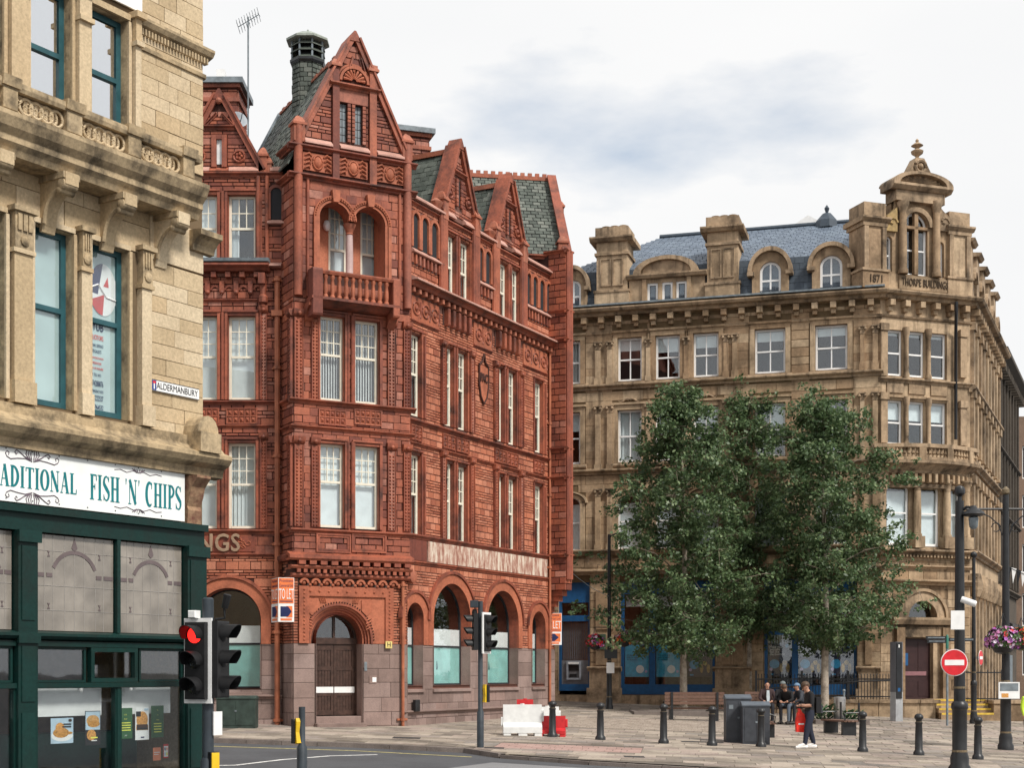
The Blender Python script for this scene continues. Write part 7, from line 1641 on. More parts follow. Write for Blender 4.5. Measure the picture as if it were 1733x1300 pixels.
# ---- darker building further down the side street, and the far one
DB = Frame(TS.p(TSL+.05, 0, -.2), TS.u); dk = thing('dark_stone_building', DB.p(5, gz(26, 78), 0), 'soot dark stone building further down the side street', 'building')
M_dk = stone('soot_stone', [(.075, .062, .05), (.10, .083, .066), (.13, .105, .08)], .9, .5, (.03, .027, .024), .8, 10, .3, streak=.4); zD = TS.Z(1690, 590)
hd = []
for i in range(7):
    for (q, t) in ((7, 9.3), (10.6, 12.8), (13.9, 15.6)): hd.append(rect(.6+i*1.7, 1.5+i*1.7, q, t))
m = MB(); m.sheet(DB, rect(0, 13, -3, zD), hd, 0, .25); m.add([DB.p(0, -3, 0), DB.p(0, zD, 0), DB.p(0, zD, -9), DB.p(0, -3, -9)], [(0, 1, 2, 3)]); m.add([DB.p(13, -3, 0), DB.p(13, zD, 0), DB.p(13, zD, -9), DB.p(13, -3, -9)], [(0, 1, 2, 3)]); m.add([DB.p(u, zD, d) for u, d in ((0, 0), (13, 0), (13, -9), (0, -9))], [(0, 1, 2, 3)]); m.build('wall', M_dk, dk)
for h in hd: w_ = MB().box(DB, h[0][0], h[1][0], h[0][1], h[2][1], -.2, -.18).build('window', M_dark, dk); piece(w_, 'frame', DB, h[0][0], h[1][0], (h[0][1]+h[2][1])/2-.05, (h[0][1]+h[2][1])/2+.05, -.18, -.13, M_lead)
for i in range(8): piece(dk, 'pilaster', DB, .1+i*1.7, .45+i*1.7, 6.4, zD-.6, 0, .2, M_dk)
m = MB(); m.prof(DB, -.2, 13.2, [(0, zD-.6), (.4, zD-.5), (.7, zD-.2), (.7, zD), (0, zD+.1)]); m.build('cornice', M_dk, dk)
for z in (6.0, 9.9, 13.2): string(dk, DB, 0, 13, z, .3, .3, M_dk)
for i in range(16): piece(dk, 'modillion', DB, .2+i*.8, .5+i*.8, zD-1.0, zD-.6, 0, .5, M_dk)
m = MB(); m.prof(DB, -.05, 13, [(0, 4.6), (.9, 4.2), (.9, 4.05), (0, 4.05)]); m.build('shop_awning', M_black, dk)
fs_ = piece(dk, 'shop_fascia', DB, .1, 6, 3.0, 3.8, .0, .35, M_black); text_mesh('BO', .62, .02, M_lead, 'fascia_letters', fs_, DB, 2.4, 3.4, .38)
for i in range(4): piece(dk, 'shop_photo_panel', DB, 1.0+i*2.4, 2.6+i*2.4, .3, 2.7, .0, .06, [M_por, M_white, M_dark, M_lead][i])
for i in range(3): piece(dk, 'shop_upper_panel', DB, .6+i*2.2, 2.2+i*2.2, 4.8, 6.0, .0, .06, [M_lead, M_por, M_lead][i])
FBd = fr(1722, 108, 90); fb = thing('far_brick_building', FBd.p(4, gz(40, 78), 0), 'far brick building at the very right edge of the photo', 'building')
zfb = FBd.Z(1728, 705); hf = [rect(.35+i*2.0, 1.5+i*2.0, 1.5+j*3.6, 3.9+j*3.6) for i in range(5) for j in range(5)]
m = MB(); m.sheet(FBd, rect(-6, 14, -3, zfb), hf, 0, .25); m.add([FBd.p(u, zfb, d) for u, d in ((-6, 0), (14, 0), (14, -10), (-6, -10))], [(0, 1, 2, 3)]); m.add([FBd.p(-6, -3, 0), FBd.p(-6, zfb, 0), FBd.p(-6, zfb, -10), FBd.p(-6, -3, -10)], [(0, 1, 2, 3)]); m.build('wall', stone('dull_brick', [(.16, .10, .075), (.21, .14, .10)], .9, .4, (.06, .045, .035), .8, 10, .2), fb)
for h in hf: w_ = MB().box(FBd, h[0][0], h[1][0], h[0][1], h[2][1], -.2, -.18).build('window', M_white, fb); piece(w_, 'pane', FBd, h[0][0]+.12, h[1][0]-.12, h[0][1]+.12, h[2][1]-.12, -.18, -.16, M_dark)

# ================================================================ ground, road, paving
M_asph = stone('asphalt', [(.085, .088, .095), (.095, .098, .105)], .9, .6, (.05, .05, .055), .5, 60, .3, streak=.2, spots=.35)
M_pave = stone('york_stone_slab', [(.21, .18, .15), (.30, .255, .205), (.42, .36, .295), (.35, .28, .24), (.25, .225, .20)], .88, .7, (.11, .09, .075), .7, 25, .2, spots=.6)
M_pavj = plain('paving_joint', (.13, .11, .09), .95)
M_sett = stone('stone_sett', [(.27, .225, .185), (.34, .285, .235), (.40, .34, .285)], .9, .4, (.15, .12, .1), 1.5, 25, .3)
M_pinkp = stone('pink_tactile_slab', [(.36, .235, .205), (.41, .28, .245)], .88, .35, (.2, .14, .12), 1.5, 25, .2)
M_kerb = stone('kerb_granite', [(.17, .14, .125), (.22, .185, .165)], .85, .5, (.07, .06, .055), 2, 30, .2)
M_line = plain('worn_white_line', (.62, .62, .60), .8, var=.3, scale=9); M_yline = plain('worn_yellow_line', (.55, .48, .18), .8, var=.3, scale=9)
m = MB(); xs_ = (-1500, -300, -32, -10, 10, 42, 300, 1500); ys_ = (-400, 0, 20, 40, 60, 78, 300, 2500)
m.add([(x, y, gz(x, y)-.16) for y in ys_ for x in xs_], [(j*8+i, j*8+i+1, (j+1)*8+i+1, (j+1)*8+i) for j in range(7) for i in range(7)])
setp(m.build('ground', M_asph, None), kind='structure')
GF = Frame((0, 0, gz(0, 20)-.5), (1, 0, -.028), (0, 1, .025)); GF.o = V((0, 0, -1.15))
def gxy(p): return ((p-GF.o).dot(GF.u), (p-GF.o).dot(GF.v))
kl = [ground(300, 1248), ground(600, 1258), ground(790, 1267), ground(850, 1276), ground(1000, 1287), ground(1250, 1301), ground(1500, 1325)]
d0 = (kl[1]-kl[0]).normalized(); kl = [kl[0]+d0*-16]+kl; d1 = (kl[-1]-kl[-2]).normalized(); kl.append(kl[-1]+d1*14)
kl2 = [gxy(p) for p in kl]
poly = kl2+[(kl2[-1][0], 77.5), (kl2[0][0], 77.5)]
m = MB(); rpoly = [(-31, 20.5), (41, 20.5), (41, 77.5), (-31, 77.5)]; m.sheet(GF, rpoly, [], -.12); setp(m.build('road', M_asph, None, recalc=False), kind='structure')
m = MB(); m.sheet(GF, poly, [], -.008); pav = setp(m.build('pavement', M_pavj, None, recalc=False), kind='structure')
# kerb stones
for a, b in zip(kl2[:-1], kl2[1:]):
    L_ = math.hypot(b[0]-a[0], b[1]-a[1]); n = max(1, round(L_/.92)); dr_x = ((b[0]-a[0])/L_, (b[1]-a[1])/L_)
    F_ = Frame(GF.p(*a), GF.u*dr_x[0]+GF.v*dr_x[1], GF.u*-dr_x[1]+GF.v*dr_x[0])
    low = 790 < (a[0]/max(1, a[1])*FOC+CX) < 1010
    for i in range(n): piece(pav, 'kerb_stone', F_, i*L_/n+.006, (i+1)*L_/n-.006, -.075, .075, -.14, .004 if not low else -.03, M_kerb, .03)
pb_ = Blocks()
c7, s7 = cos(rad(7)), sin(rad(7)); GFr = Frame(GF.o, GF.u*c7-GF.v*s7, GF.v*c7+GF.u*s7)
def rxy(p): return ((p-GFr.o).dot(GFr.u), (p-GFr.o).dot(GFr.v))
ppoly = [rxy(GF.p(*q)) for q in poly]
klr = [rxy(GF.p(q[0], q[1])) for q in kl2]
sett_c = rxy(ground(1040, 1226)); sett_h = [(sett_c[0]+a, sett_c[1]+b) for a, b in ((-4.2, -2.6), (5.0, -2.6), (5.6, 3.4), (-3.2, 3.4))]
pinkc = rxy(ground(945, 1266)); pink_h = [(pinkc[0]+a, pinkc[1]+b) for a, b in ((-1.6, -.9), (2.2, -.9), (2.2, .9), (-1.6, .9))]
def slabs(u0, u1, v0, v1, hs, w, mat, holes, joint=.012, keep=None):
    b = Blocks(); b.fill(GFr, u0, u1, v0, v1, hs, w, .004, mat, holes, joint, jit=.003, ws=.5)
    for q in b.b:
        c = GFr.p((q[1]+q[2])/2, (q[3]+q[4])/2)
        # keep those behind the kerb line
        ok = False
        for a, e in zip(klr[:-1], klr[1:]):
            cu, cv = (q[1]+q[2])/2, q[3]
            if a[0] <= cu <= e[0]:
                t = (cu-a[0])/(e[0]-a[0]); ok = cv > a[1]+(e[1]-a[1])*t+.12
        if ok: pb_.b.append(q)
x0_, y0_ = rxy(V((-14, 36, 0))); 
slabs(-13, 26, 28, 70, [.62, .55, .6], .82, M_pave, [sett_h, pink_h])
slabs(sett_h[0][0], sett_h[2][0], sett_h[0][1], sett_h[2][1], .17, .22, M_sett, [], .02)
slabs(pink_h[0][0], pink_h[1][0], pink_h[0][1], pink_h[2][1], .4, .4, M_pinkp, [], .01)
pb_.finish(pav, 'paving_slab', 'paving_slabs', 300, .03, .008)
# painted lines
def line(pts, w, mat, name, label, d=-.116, cat='road marking'):
    P = [gxy(p) for p in pts]; m = MB()
    for a, b in zip(P[:-1], P[1:]):
        L_ = math.hypot(b[0]-a[0], b[1]-a[1]); nx, ny = -(b[1]-a[1])/L_*w/2, (b[0]-a[0])/L_*w/2
        m.add([GF.p(a[0]+nx, a[1]+ny, d), GF.p(b[0]+nx, b[1]+ny, d), GF.p(b[0]-nx, b[1]-ny, d), GF.p(a[0]-nx, a[1]-ny, d)], [(0, 1, 2, 3)])
    return setp(m.build(name, mat, None), label, cat)
line([ground(330, 1288), ground(400, 1287), ground(480, 1278), ground(560, 1272), ground(640, 1270)], .12, M_line, 'white_road_line', 'thin white line painted on the asphalt in the lower left')
line([ground(330, 1255), ground(600, 1263.5), ground(800, 1274)], .10, M_yline, 'yellow_road_line', 'yellow line painted on the road along the kerb')
m = MB(); m.sheet(GF, [gxy(ground(*p)) for p in ((835, 1283), (1000, 1293), (960, 1310), (700, 1300))], [], -.115); setp(m.build('crossing_surface', stone('grey_crossing', [(.20, .20, .205), (.22, .22, .225)], .9, .3, (.14, .14, .15), 1, 50, .3), None), kind='structure')
def cover(px, py, w, l, label): p = ground(px, py); q = gxy(p); o = piece(None, 'drain_cover', GF, q[0]-w/2, q[0]+w/2, q[1]-l/2, q[1]+l/2, -.012, .012, M_dcov, .02); setp(o, label, 'drain cover', 'iron covers in the paving'); 
M_dcov = plain('iron_cover', (.045, .042, .04), .7, var=.4, scale=25)
cover(690, 1250, .75, .55, 'dark iron cover in the paving right of the entrance door'); cover(838, 1267, .5, .4, 'dark iron cover beside the traffic signal post'); cover(1075, 1282, .5, .4, 'dark iron cover in the paving near the kerb'); cover(1190, 1257, 1.2, .35, 'long iron cover left of the grey cabinets')
# ================================================================ street furniture
M_bol = plain('bollard_black', (.016, .017, .019), .42, spec=.45, var=.25); M_wear = plain('worn_gold_band', (.16, .12, .07), .5, var=.4, scale=30)
def bollard_me(h):
    m = MB(); m.lathe((0, 0, -.05), [(.15, 0), (.15, .12), (.12, .17), (.105, .19), (.098, .6*h), (.088, h-.22), (.10, h-.19), (.10, h-.16), (.085, h-.15)], 14); return m
bols = [(935, 1248, 1190, 'black bollard standing in front of the red plastic barrier'), (1016, 1253, 1193, 'black bollard next right of the red plastic barrier'), (1123, 1259, 1195, 'black bollard in front of the left bench end'), (1205, 1263, 1199, 'black bollard just left of the taller grey cabinet'), (1288, 1265, 1202, 'black bollard in front of the shorter grey cabinet'), (1460, 1273, 1208, 'black bollard right of the standing man'), (1555, 1279, 1212, 'black bollard midway between standing man and no entry sign post'), (1655, 1286, 1217, 'black bollard just right of the no entry sign post')]
proto = None
for (px, yb, yt, lab) in bols:
    p = ground(px, yb); h = (yb-yt)*p.y/FOC+.05
    if proto is None:
        proto = thing('bollard', (0, 0, 0), lab, 'bollard', 'black bollards across the square'); hb0 = 1.1
        m = bollard_me(1.1); m.build('post', M_bol, proto, True); m = MB(); m.lathe((0, 0, .90), [(.075, 0), (.085, .06), (.1, .08), (.12, .1), (.125, .13), (.10, .19), (.05, .22), (.02, .225)], 14); m.build('cap', M_bol, proto, True)
        m = MB(); m.lathe((0, 0, .875), [(.087, 0), (.087, .035)], 14); m.build('band', M_wear, proto)
        o = proto
    else: o = copy_tree(proto); o['label'] = lab
    o.location = p; o.scale = (1, 1, h/1.12)
# ---- lamp posts and baskets
def post(name, px, yb, ytop, r, label, cat='lamp post', depth=None, bands=True):
    p = ground(px, yb) if depth is None else gpt(px, depth); H = CZ+(HZ-ytop)*p.y/FOC-p.z
    t = thing(name, p, label, cat)
    m = MB(); m.lathe(p, [(r*1.9, -.05), (r*1.9, .12), (r*1.55, .2), (r*1.6, .34), (r*1.25, .5), (r*1.25, 1.45), (r*1.45, 1.5), (r*1.4, 1.6), (r, 1.66)], 14); m.build('base', M_bol, t, True)
    m = MB(); m.lathe(p, [(r, 1.66), (r*.86, H*.6), (r*.72, H)], 12); m.build('shaft', M_bol, t, True)
    if bands:
        m = MB()
        for z in (.48, 1.46, 1.95): m.lathe(p+V((0, 0, z)), [(r*1.3 if z < 1.5 else r*1.08, 0), (r*1.3 if z < 1.5 else r*1.08, .05)], 14); 
        m.build('gold_band', M_wear, t)
    return t, p, H
def lantern(t, p, zz, dx, dy=0):
    m = MB(); c = V((p.x, p.y, zz)); e = c+V((dx, dy, .1)); m.tube([c, c+V((dx*.5, dy*.5, .12)), e], .035, 6); m.build('arm', M_bol, t, True)
    m = MB(); m.lathe(e+V((0, 0, -.32)), [(.10, .1), (.20, .12), (.26, .16), (.22, .22), (.10, .28), (.05, .36)], 12); m.build('lamp_head', M_bol, t, True); m = MB(); m.lathe(e+V((0, 0, -.50)), [(.05, 0), (.10, .06), (.12, .26), (.1, .27)], 10); m.build('glass_bowl', M_lead, t, True)
FL = {'g': plain('basket_leaf', (.05, .10, .03), .7, var=.4, scale=20), 'p': plain('petunia_purple', (.33, .10, .36), .6, var=.4, scale=25), 'k': plain('petunia_pink', (.55, .22, .42), .6, var=.3, scale=25), 'w': plain('petunia_white', (.66, .56, .66), .6), 'r': plain('geranium_red', (.52, .03, .035), .6, var=.3, scale=25), 'o': plain('begonia_orange', (.70, .20, .05), .6)}
def basket(c, r, mix, label, seed):
    rnd = random.Random(seed); t = thing('hanging_basket', c-V((0, 0, r*.9)), label, 'flower basket', 'hanging flower baskets')
    m = MB(); m.lathe(c+V((0, 0, -r*.85)), [(r*.12, 0), (r*.5, .12*r), (r*.72, .5*r), (r*.78, .75*r)], 12); m.build('bowl', M_bol, t, True)
    k = MB()
    for a in range(3): an = a*2.09; k.tube([c+V((r*.7*cos(an), r*.7*sin(an), -r*.1)), c+V((0, 0, r*1.7))], .008, 4)
    k.build('chain', M_bol, t)
    for key, n, sz in mix:
        k = MB()
        for i in range(n):
            a = rnd.uniform(0, 2*pi); el_ = rnd.uniform(-.5, 1.35); rr = r*rnd.uniform(.72, 1.08); q = c+V((rr*cos(el_)*cos(a), rr*cos(el_)*sin(a), rr*.85*sin(el_))); s_ = sz*rnd.uniform(.7, 1.3)
            nrm = (q-c).normalized()+V((rnd.uniform(-.6, .6), rnd.uniform(-.6, .6), rnd.uniform(-.6, .6))); nrm.normalize(); X = nrm.orthogonal().normalized(); Y = nrm.cross(X)
            P = [q+X*(s_*cos(j*2*pi/5))+Y*(s_*sin(j*2*pi/5))+nrm*(s_*.35) for j in range(5)]+[q]; k.add(P, [(5, j, (j+1) % 5) for j in range(5)])
        o = k.build({'g': 'leaves'}.get(key, 'blossoms'), FL[key], t, recalc=False); o['kind'] = 'stuff'
    return t
L1, p1, H1 = post('lamp_post', 1031, 1201, 905, .085, 'slim black lamp post with two flower baskets by the cash machine'); lantern(L1, p1, p1.z+H1-.1, .5, -.4)
for s_, px, y, mix, lab in ((-1, 1007, 1088, [('g', 160, .06), ('p', 60, .06), ('r', 110, .06), ('w', 35, .05), ('k', 50, .05)], 'dark pink and red flower basket left of the slim lamp post'), (1, 1056, 1083, [('g', 160, .06), ('r', 90, .06), ('o', 40, .06), ('k', 30, .05), ('w', 12, .05)], 'red and orange flower basket right of the slim lamp post')):
    c = at(px, y, p1.y-.1); basket(c, .36, mix, lab, 5+px); m = MB(); m.tube([V((p1.x, p1.y, c.z+.62)), V((c.x, c.y, c.z+.62)), c+V((0, 0, .55))], .02, 5); m.build('basket_arm', M_bol, L1)
sp = piece(L1, 'dark_plate', Frame(V((p1.x, p1.y-.12, 0)), (1, 0, 0)), -.2, .32, at(0, 1115, p1.y).z, at(0, 1100, p1.y).z, 0, .03, M_black); piece(L1, 'notice', Frame(V((p1.x, p1.y-.12, 0)), (1, 0, 0)), -.12, .2, at(0, 1140, p1.y).z, at(0, 1122, p1.y).z, 0, .03, M_white)
L2, p2, H2 = post('lamp_post', 1624, 0, 848, .135, 'tall thick black lamp post carrying the front no entry sign', depth=34.2); 
m = MB(); m.lathe(p2+V((0, 0, H2)), [(.05, 0), (.045, .1), (.12, .16), (.13, .24), (.10, .32), (.02, .35)], 12); m.build('dome_camera', M_bol, L2, True); lantern(L2, p2, at(0, 868, p2.y).z, .26, -.2)
L3, p3, H3 = post('lamp_post', 1648, 1226, 942, .085, 'thinner black lamp post behind the front no entry sign post'); m = MB(); m.ball(p3+V((0, 0, H3+.06)), .13, 8, 6); m.build('top_ball', M_bol, L3, True)
L4, p4, H4 = post('lamp_post', 1702, 1270, 838, .12, 'black lamp post with scrolled cross arm and big flower basket'); m = MB(); m.lathe(p4+V((0, 0, H4)), [(.05, 0), (.11, .05), (.11, .15), (.03, .24)], 10); m.build('finial', M_wear, L4, True)
za = at(0, 862, p4.y).z; m = MB(); m.tube([V((at(1630, 0, p4.y).x, p4.y, za)), V((at(1790, 0, p4.y).x, p4.y, za))], .035, 6); m.build('cross_arm', M_bol, L4, True)
m = MB()
for s_ in (-1, 1): m.tube([V((p4.x+s_*x_, p4.y, za-z_)) for x_, z_ in ((.1, .75), (.2, .45), (.45, .22), (.85, .06))], .02, 5); m.tube([V((p4.x+s_*(.28+.13*cos(j*.75)), p4.y, za-.52+.13*sin(j*.75))) for j in range(8)], .016, 5)
m.build('scroll_bracket', M_bol, L4)
basket(at(1697, 1085, p4.y-.35), .46, [('g', 220, .06), ('k', 170, .06), ('p', 120, .06), ('w', 90, .05), ('r', 40, .06)], 'big purple and pink flower basket on the right lamp post', 3); basket(at(1728, 1083, p4.y+.3), .38, [('g', 150, .06), ('o', 90, .06), ('r', 80, .06)], 'orange and red flower basket at the photo right edge', 4)
pn = piece(L4, 'information_panel', Frame(V((p4.x, p4.y-.2, 0)), (1, 0, 0)), -.28, .32, at(0, 1183, p4.y).z, at(0, 1155, p4.y).z, 0, .04, M_white); piece(L4, 'panel_picture', Frame(V((p4.x, p4.y-.2, 0)), (1, 0, 0)), -.24, .28, at(0, 1170, p4.y).z, at(0, 1157, p4.y).z, .041, .045, M_lead); piece(L4, 'panel_logo', Frame(V((p4.x, p4.y-.2, 0)), (1, 0, 0)), -.2, .0, at(0, 1181, p4.y).z, at(0, 1174, p4.y).z, .041, .045, M_por)
# no entry signs
def noentry(c, r, rot, label):
    F_ = Frame(c, (cos(rad(rot)), sin(rad(rot)), 0)); t = thing('no_entry_sign', c, label, 'road sign', 'no entry signs')
    for (rr, d, mt, nm) in ((r, 0, M_white, 'disc'), (r*.94, .012, M_sred, 'red_face')): m = MB(); m.lathe(F_.p(0, 0, d), [(rr, -.012), (rr, .0)], 32, F_.n); m.build(nm, mt, t)
    piece(t, 'white_bar', F_, -r*.72, r*.72, -r*.20, r*.20, .012, .018, M_white); piece(t, 'back_clamp', F_, -.12, .12, -.05, .05, -.14, -.013, M_lead)
noentry(at(1615, 1122, p2.y-.3), .31, 0, 'round red no entry sign nearest the camera'); noentry(at(1660, 1114, p3.y-.2), .29, 58, 'narrow seen red no entry sign behind the front one')
o = piece(None, 'blank_sign', Frame(V((0, p2.y-.2, 0)), (1, 0, 0)), at(1609, 0, p2.y-.2).x, at(1632, 0, p2.y-.2).x, at(0, 1066, p2.y-.2).z, at(0, 1034, p2.y-.2).z, 0, .02, M_white); setp(o, 'blank white rectangular sign high on the thick lamp post', 'sign')
m = MB(); c = at(1641, 1018, p2.y-.1); m.lathe(c+V((-.2, 0, .05)), [(.06, 0), (.075, .02), (.075, .34), (.05, .36)], 10, V((1, -.3, -.4))); cctv = m.build('security_camera', M_white, None, True); setp(cctv, 'white tube security camera on the thick lamp post', 'camera')
# finger post
pf = ground(1603, 1229); t = thing('finger_post', pf, 'green topped grey finger post with dark direction arms', 'signpost'); zt = CZ+(HZ-1080)*pf.y/FOC
m = MB(); m.lathe(pf, [(.045, -.05), (.045, zt-pf.z-.4)], 10); m.build('pole', M_lead, t, True); m = MB(); m.lathe(pf+V((0, 0, zt-pf.z-.4)), [(.055, 0), (.055, .45), (.02, .52)], 10); m.build('sleeve', plain('sign_green', (.03, .16, .12), .5), t, True)
for (a, b, y0, y1) in ((1567, 1602, 1083, 1080), (1569, 1602, 1089, 1086), (1605, 1650, 1086, 1083)):
    k = piece(t, 'direction_arm', Frame(V((0, pf.y, 0)), (1, 0, 0)), at(a, 0, pf.y).x, at(b, 0, pf.y).x, at(0, y0, pf.y).z, at(0, y1, pf.y).z+.06, -.02, .02, M_black); piece(t, 'arm_lettering', Frame(V((0, pf.y, 0)), (1, 0, 0)), at(a+3, 0, pf.y).x, at(b-3, 0, pf.y).x, at(0, y0, pf.y).z+.05, at(0, y0, pf.y).z+.09, .021, .023, M_lead)
# information totem
pt = ground(1522, 1222); Ft = Frame(pt, (cos(rad(35)), sin(rad(35)), 0)); t = thing('information_totem', pt, 'tall narrow black information totem with grey base', 'totem'); Ht = (1222-1087)*pt.y/FOC; hb = (1222-1172)*pt.y/FOC
piece(t, 'base', Ft, -.2, .2, -.05, hb, -.28, .0, plain('totem_grey', (.33, .34, .35), .5)); piece(t, 'panel', Ft, -.2, .2, hb+.001, Ht, -.28, .0, plain('totem_side', (.12, .125, .14), .4)); piece(t, 'black_screen', Ft, -.19, .12, hb-.25, Ht-.02, .001, .03, M_black); piece(t, 'blue_mark', Ft, -.12, .02, hb+.02, hb+.16, .031, .034, M_blue); piece(t, 'arrow_mark', Ft, -.08, -.02, Ht-.22, Ht-.1, .031, .034, M_white)
# bin
pb = ground(1421, 1226); t = thing('litter_bin', pb, 'round stainless steel litter bin on a post beside the planter', 'bin'); M_ss = plain('stainless', (.55, .55, .55), .3, metal=.9, var=.1)
h = 46*pb.y/FOC; m = MB(); m.lathe(pb+V((0, 0, .12)), [(.21, 0), (.22, .02), (.22, h-.14), (.19, h-.12), (.19, h-.2)], 20); m.build('drum', M_ss, t, True); m = MB(); m.tube([pb+V((.18, .1, -.02)), pb+V((.18, .1, h+.2))], .04, 8); m.ball(pb+V((.18, .1, h+.22)), .06, 8, 6); m.build('post', M_lead, t, True)
# utility cabinets
M_cab = plain('dark_grey_cabinet', (.045, .05, .06), .55, var=.2); M_cabl = plain('cabinet_lid', (.085, .10, .12), .5, var=.2)
def cabinet(px0, px1, y0, y1, dep, label, slope=.06, mat=None, lid=None, rot=0, name='utility_cabinet', ridge=False):
    p = ground((px0+px1)/2, y1); W = (px1-px0)*p.y/FOC; H = (y1-y0)*p.y/FOC; F_ = Frame(p, (cos(rad(rot)), sin(rad(rot)), 0)); t = thing(name, p, label, 'cabinet'); mat = mat or M_cab; lid = lid or M_cabl
    piece(t, 'body', F_, -W/2, W/2, -.05, H-slope*2, -dep, 0, mat); m = MB(); m.prof(F_, -W/2-.02, W/2+.02, [(.02, H-slope*2+.002), (.02, H-slope*1.4), (-dep*.5, H), (-dep-.02, H-slope*1.2), (-dep-.02, H-slope*2+.002)]); m.build('lid', lid, t)
    piece(t, 'door', F_, -W/2+.05, -.005, .08, H-slope*2-.05, .001, .012, mat); piece(t, 'door', F_, .005, W/2-.05, .08, H-slope*2-.05, .001, .012, mat); piece(t, 'lock', F_, -.03, .03, H*.5, H*.5+.05, .013, .025, M_lead)
    return t, F_, W, H
t, F_, W, H = cabinet(1229, 1271, 1176, 1258, .5, 'taller dark grey utility cabinet on the paving', .07); piece(t, 'sticker', F_, -W/2+.08, -W/2+.2, H-.42, H-.3, .013, .016, M_lead)
cabinet(1257, 1303, 1188, 1261, .45, 'shorter dark grey utility cabinet in front of the taller one', .07)
M_gcab = plain('mossy_green_cabinet', (.03, .048, .04), .6, var=.35, scale=4); t, F_, W, H = cabinet(366, 432, 1178, 1233, .5, 'low dark green utility cabinet against the red building', .05, M_gcab, M_gcab, name='green_cabinet')
# benches
M_slat = stone('bench_timber', [(.12, .065, .045), (.16, .09, .065), (.20, .125, .095)], .75, .4, (.06, .035, .03), 2, 14, .3)
def bench(p, W, rot, label, back=True, seat=.45, legs=(-.38, .38)):
    F_ = Frame(p, (cos(rad(rot)), sin(rad(rot)), 0)); t = thing('park_bench', p, label, 'bench')
    for i in range(4): piece(t, 'seat_slat', F_, -W/2, W/2, seat-.05, seat, -.02-i*.13-.11, -.02-i*.13, M_slat, .02)
    if back:
        for i in range(4): piece(t, 'back_slat', F_, -W/2, W/2, seat+.12+i*.115, seat+.12+i*.115+.10, -.62, -.58, M_slat, .02)
    for l in legs: piece(t, 'leg', F_, W*l-.06, W*l+.06, -.05, seat-.052, -.52, -.05, M_bol); piece(t, 'back_post', F_, W*l-.04, W*l+.04, seat-.05, seat+.56, -.66, -.621, M_bol)
    for s_ in (-1, 1): m = MB(); m.tube([F_.p(s_*W*.49, seat, -.06), F_.p(s_*W*.49, seat+.2, -.04), F_.p(s_*W*.49, seat+.24, -.12), F_.p(s_*W*.49, seat+.24, -.6)], .025, 6); m.build('armrest', M_bol, t, True)
    return t, F_
pA = ground(1172, 1219); bench(pA, 2.15, 180, 'timber slatted bench seen from behind, left of the grey cabinets')
pB = gpt(1311, 45.5); tB, FB = bench(pB, 1.7, 84, 'timber bench end on, just right of the shorter grey cabinet')
pD = gpt(1389, 47.5); tD, FD = bench(pD+V((.35, 0, 0)), 1.6, -75, 'timber bench end on, right of the standing man', back=False)
pC = gpt(1322, 52.5); tC, FC_ = bench(pC, 2.4, 0, 'timber bench facing the camera with seated men on it', seat=.58)
# water filled barriers
def barrier(p, W, H, rot, mat, label, dep=.42):
    F_ = Frame(p, (cos(rad(rot)), sin(rad(rot)), 0)); t = thing('plastic_barrier', p, label, 'barrier', 'water filled barriers'); G_ = Frame(F_.p(-W/2, 0, 0), F_.n)
    m = MB(); m.prof(F_, -W/2, W/2, [(dep/2, .08), (dep/2, H*.28), (dep*.17, H*.42), (dep*.13, H), (-dep*.13, H), (-dep*.17, H*.42), (-dep/2, H*.28), (-dep/2, .08)]); m.build('body', mat, t)
    for a, b in ((-.5, -.30), (-.12, .12), (.30, .5)): piece(t, 'foot', F_, W*a, W*b, -.03, .082, -dep/2+.01, dep/2-.01, mat, .05)
    piece(t, 'hinge', F_, W/2, W/2+.06, H*.45, H*.85, -.05, .05, mat, .1); piece(t, 'hinge', F_, -W/2-.06, -W/2, H*.3, H*.6, -.05, .05, mat, .1); m = MB(); m.lathe(F_.p(-.0, H, 0), [(.06, 0), (.06, .03)], 10); m.build('filler_cap', mat, t)
    return t
M_bw = plain('white_plastic', (.70, .71, .70), .5, var=.08); M_br = plain('red_plastic', (.55, .025, .03), .45, var=.15)
q = ground(884, 1246); barrier(q+V((0, .1, 0)), 1.12, .90, 4, M_bw, 'white plastic road barrier on the paving left of the red one'); q2 = ground(940, 1248); barrier(q2+V((-.1, .25, 0)), .80, .60, -6, M_br, 'small red plastic road barrier beside the white one'); barrier(q+V((.75, 1.6, .0)), .7, .80, 8, M_bw, 'second white barrier half hidden behind the red one'); barrier(q+V((.1, 2.6, .0)), .5, 1.0, 0, M_br, 'red barrier almost hidden behind the front white one')
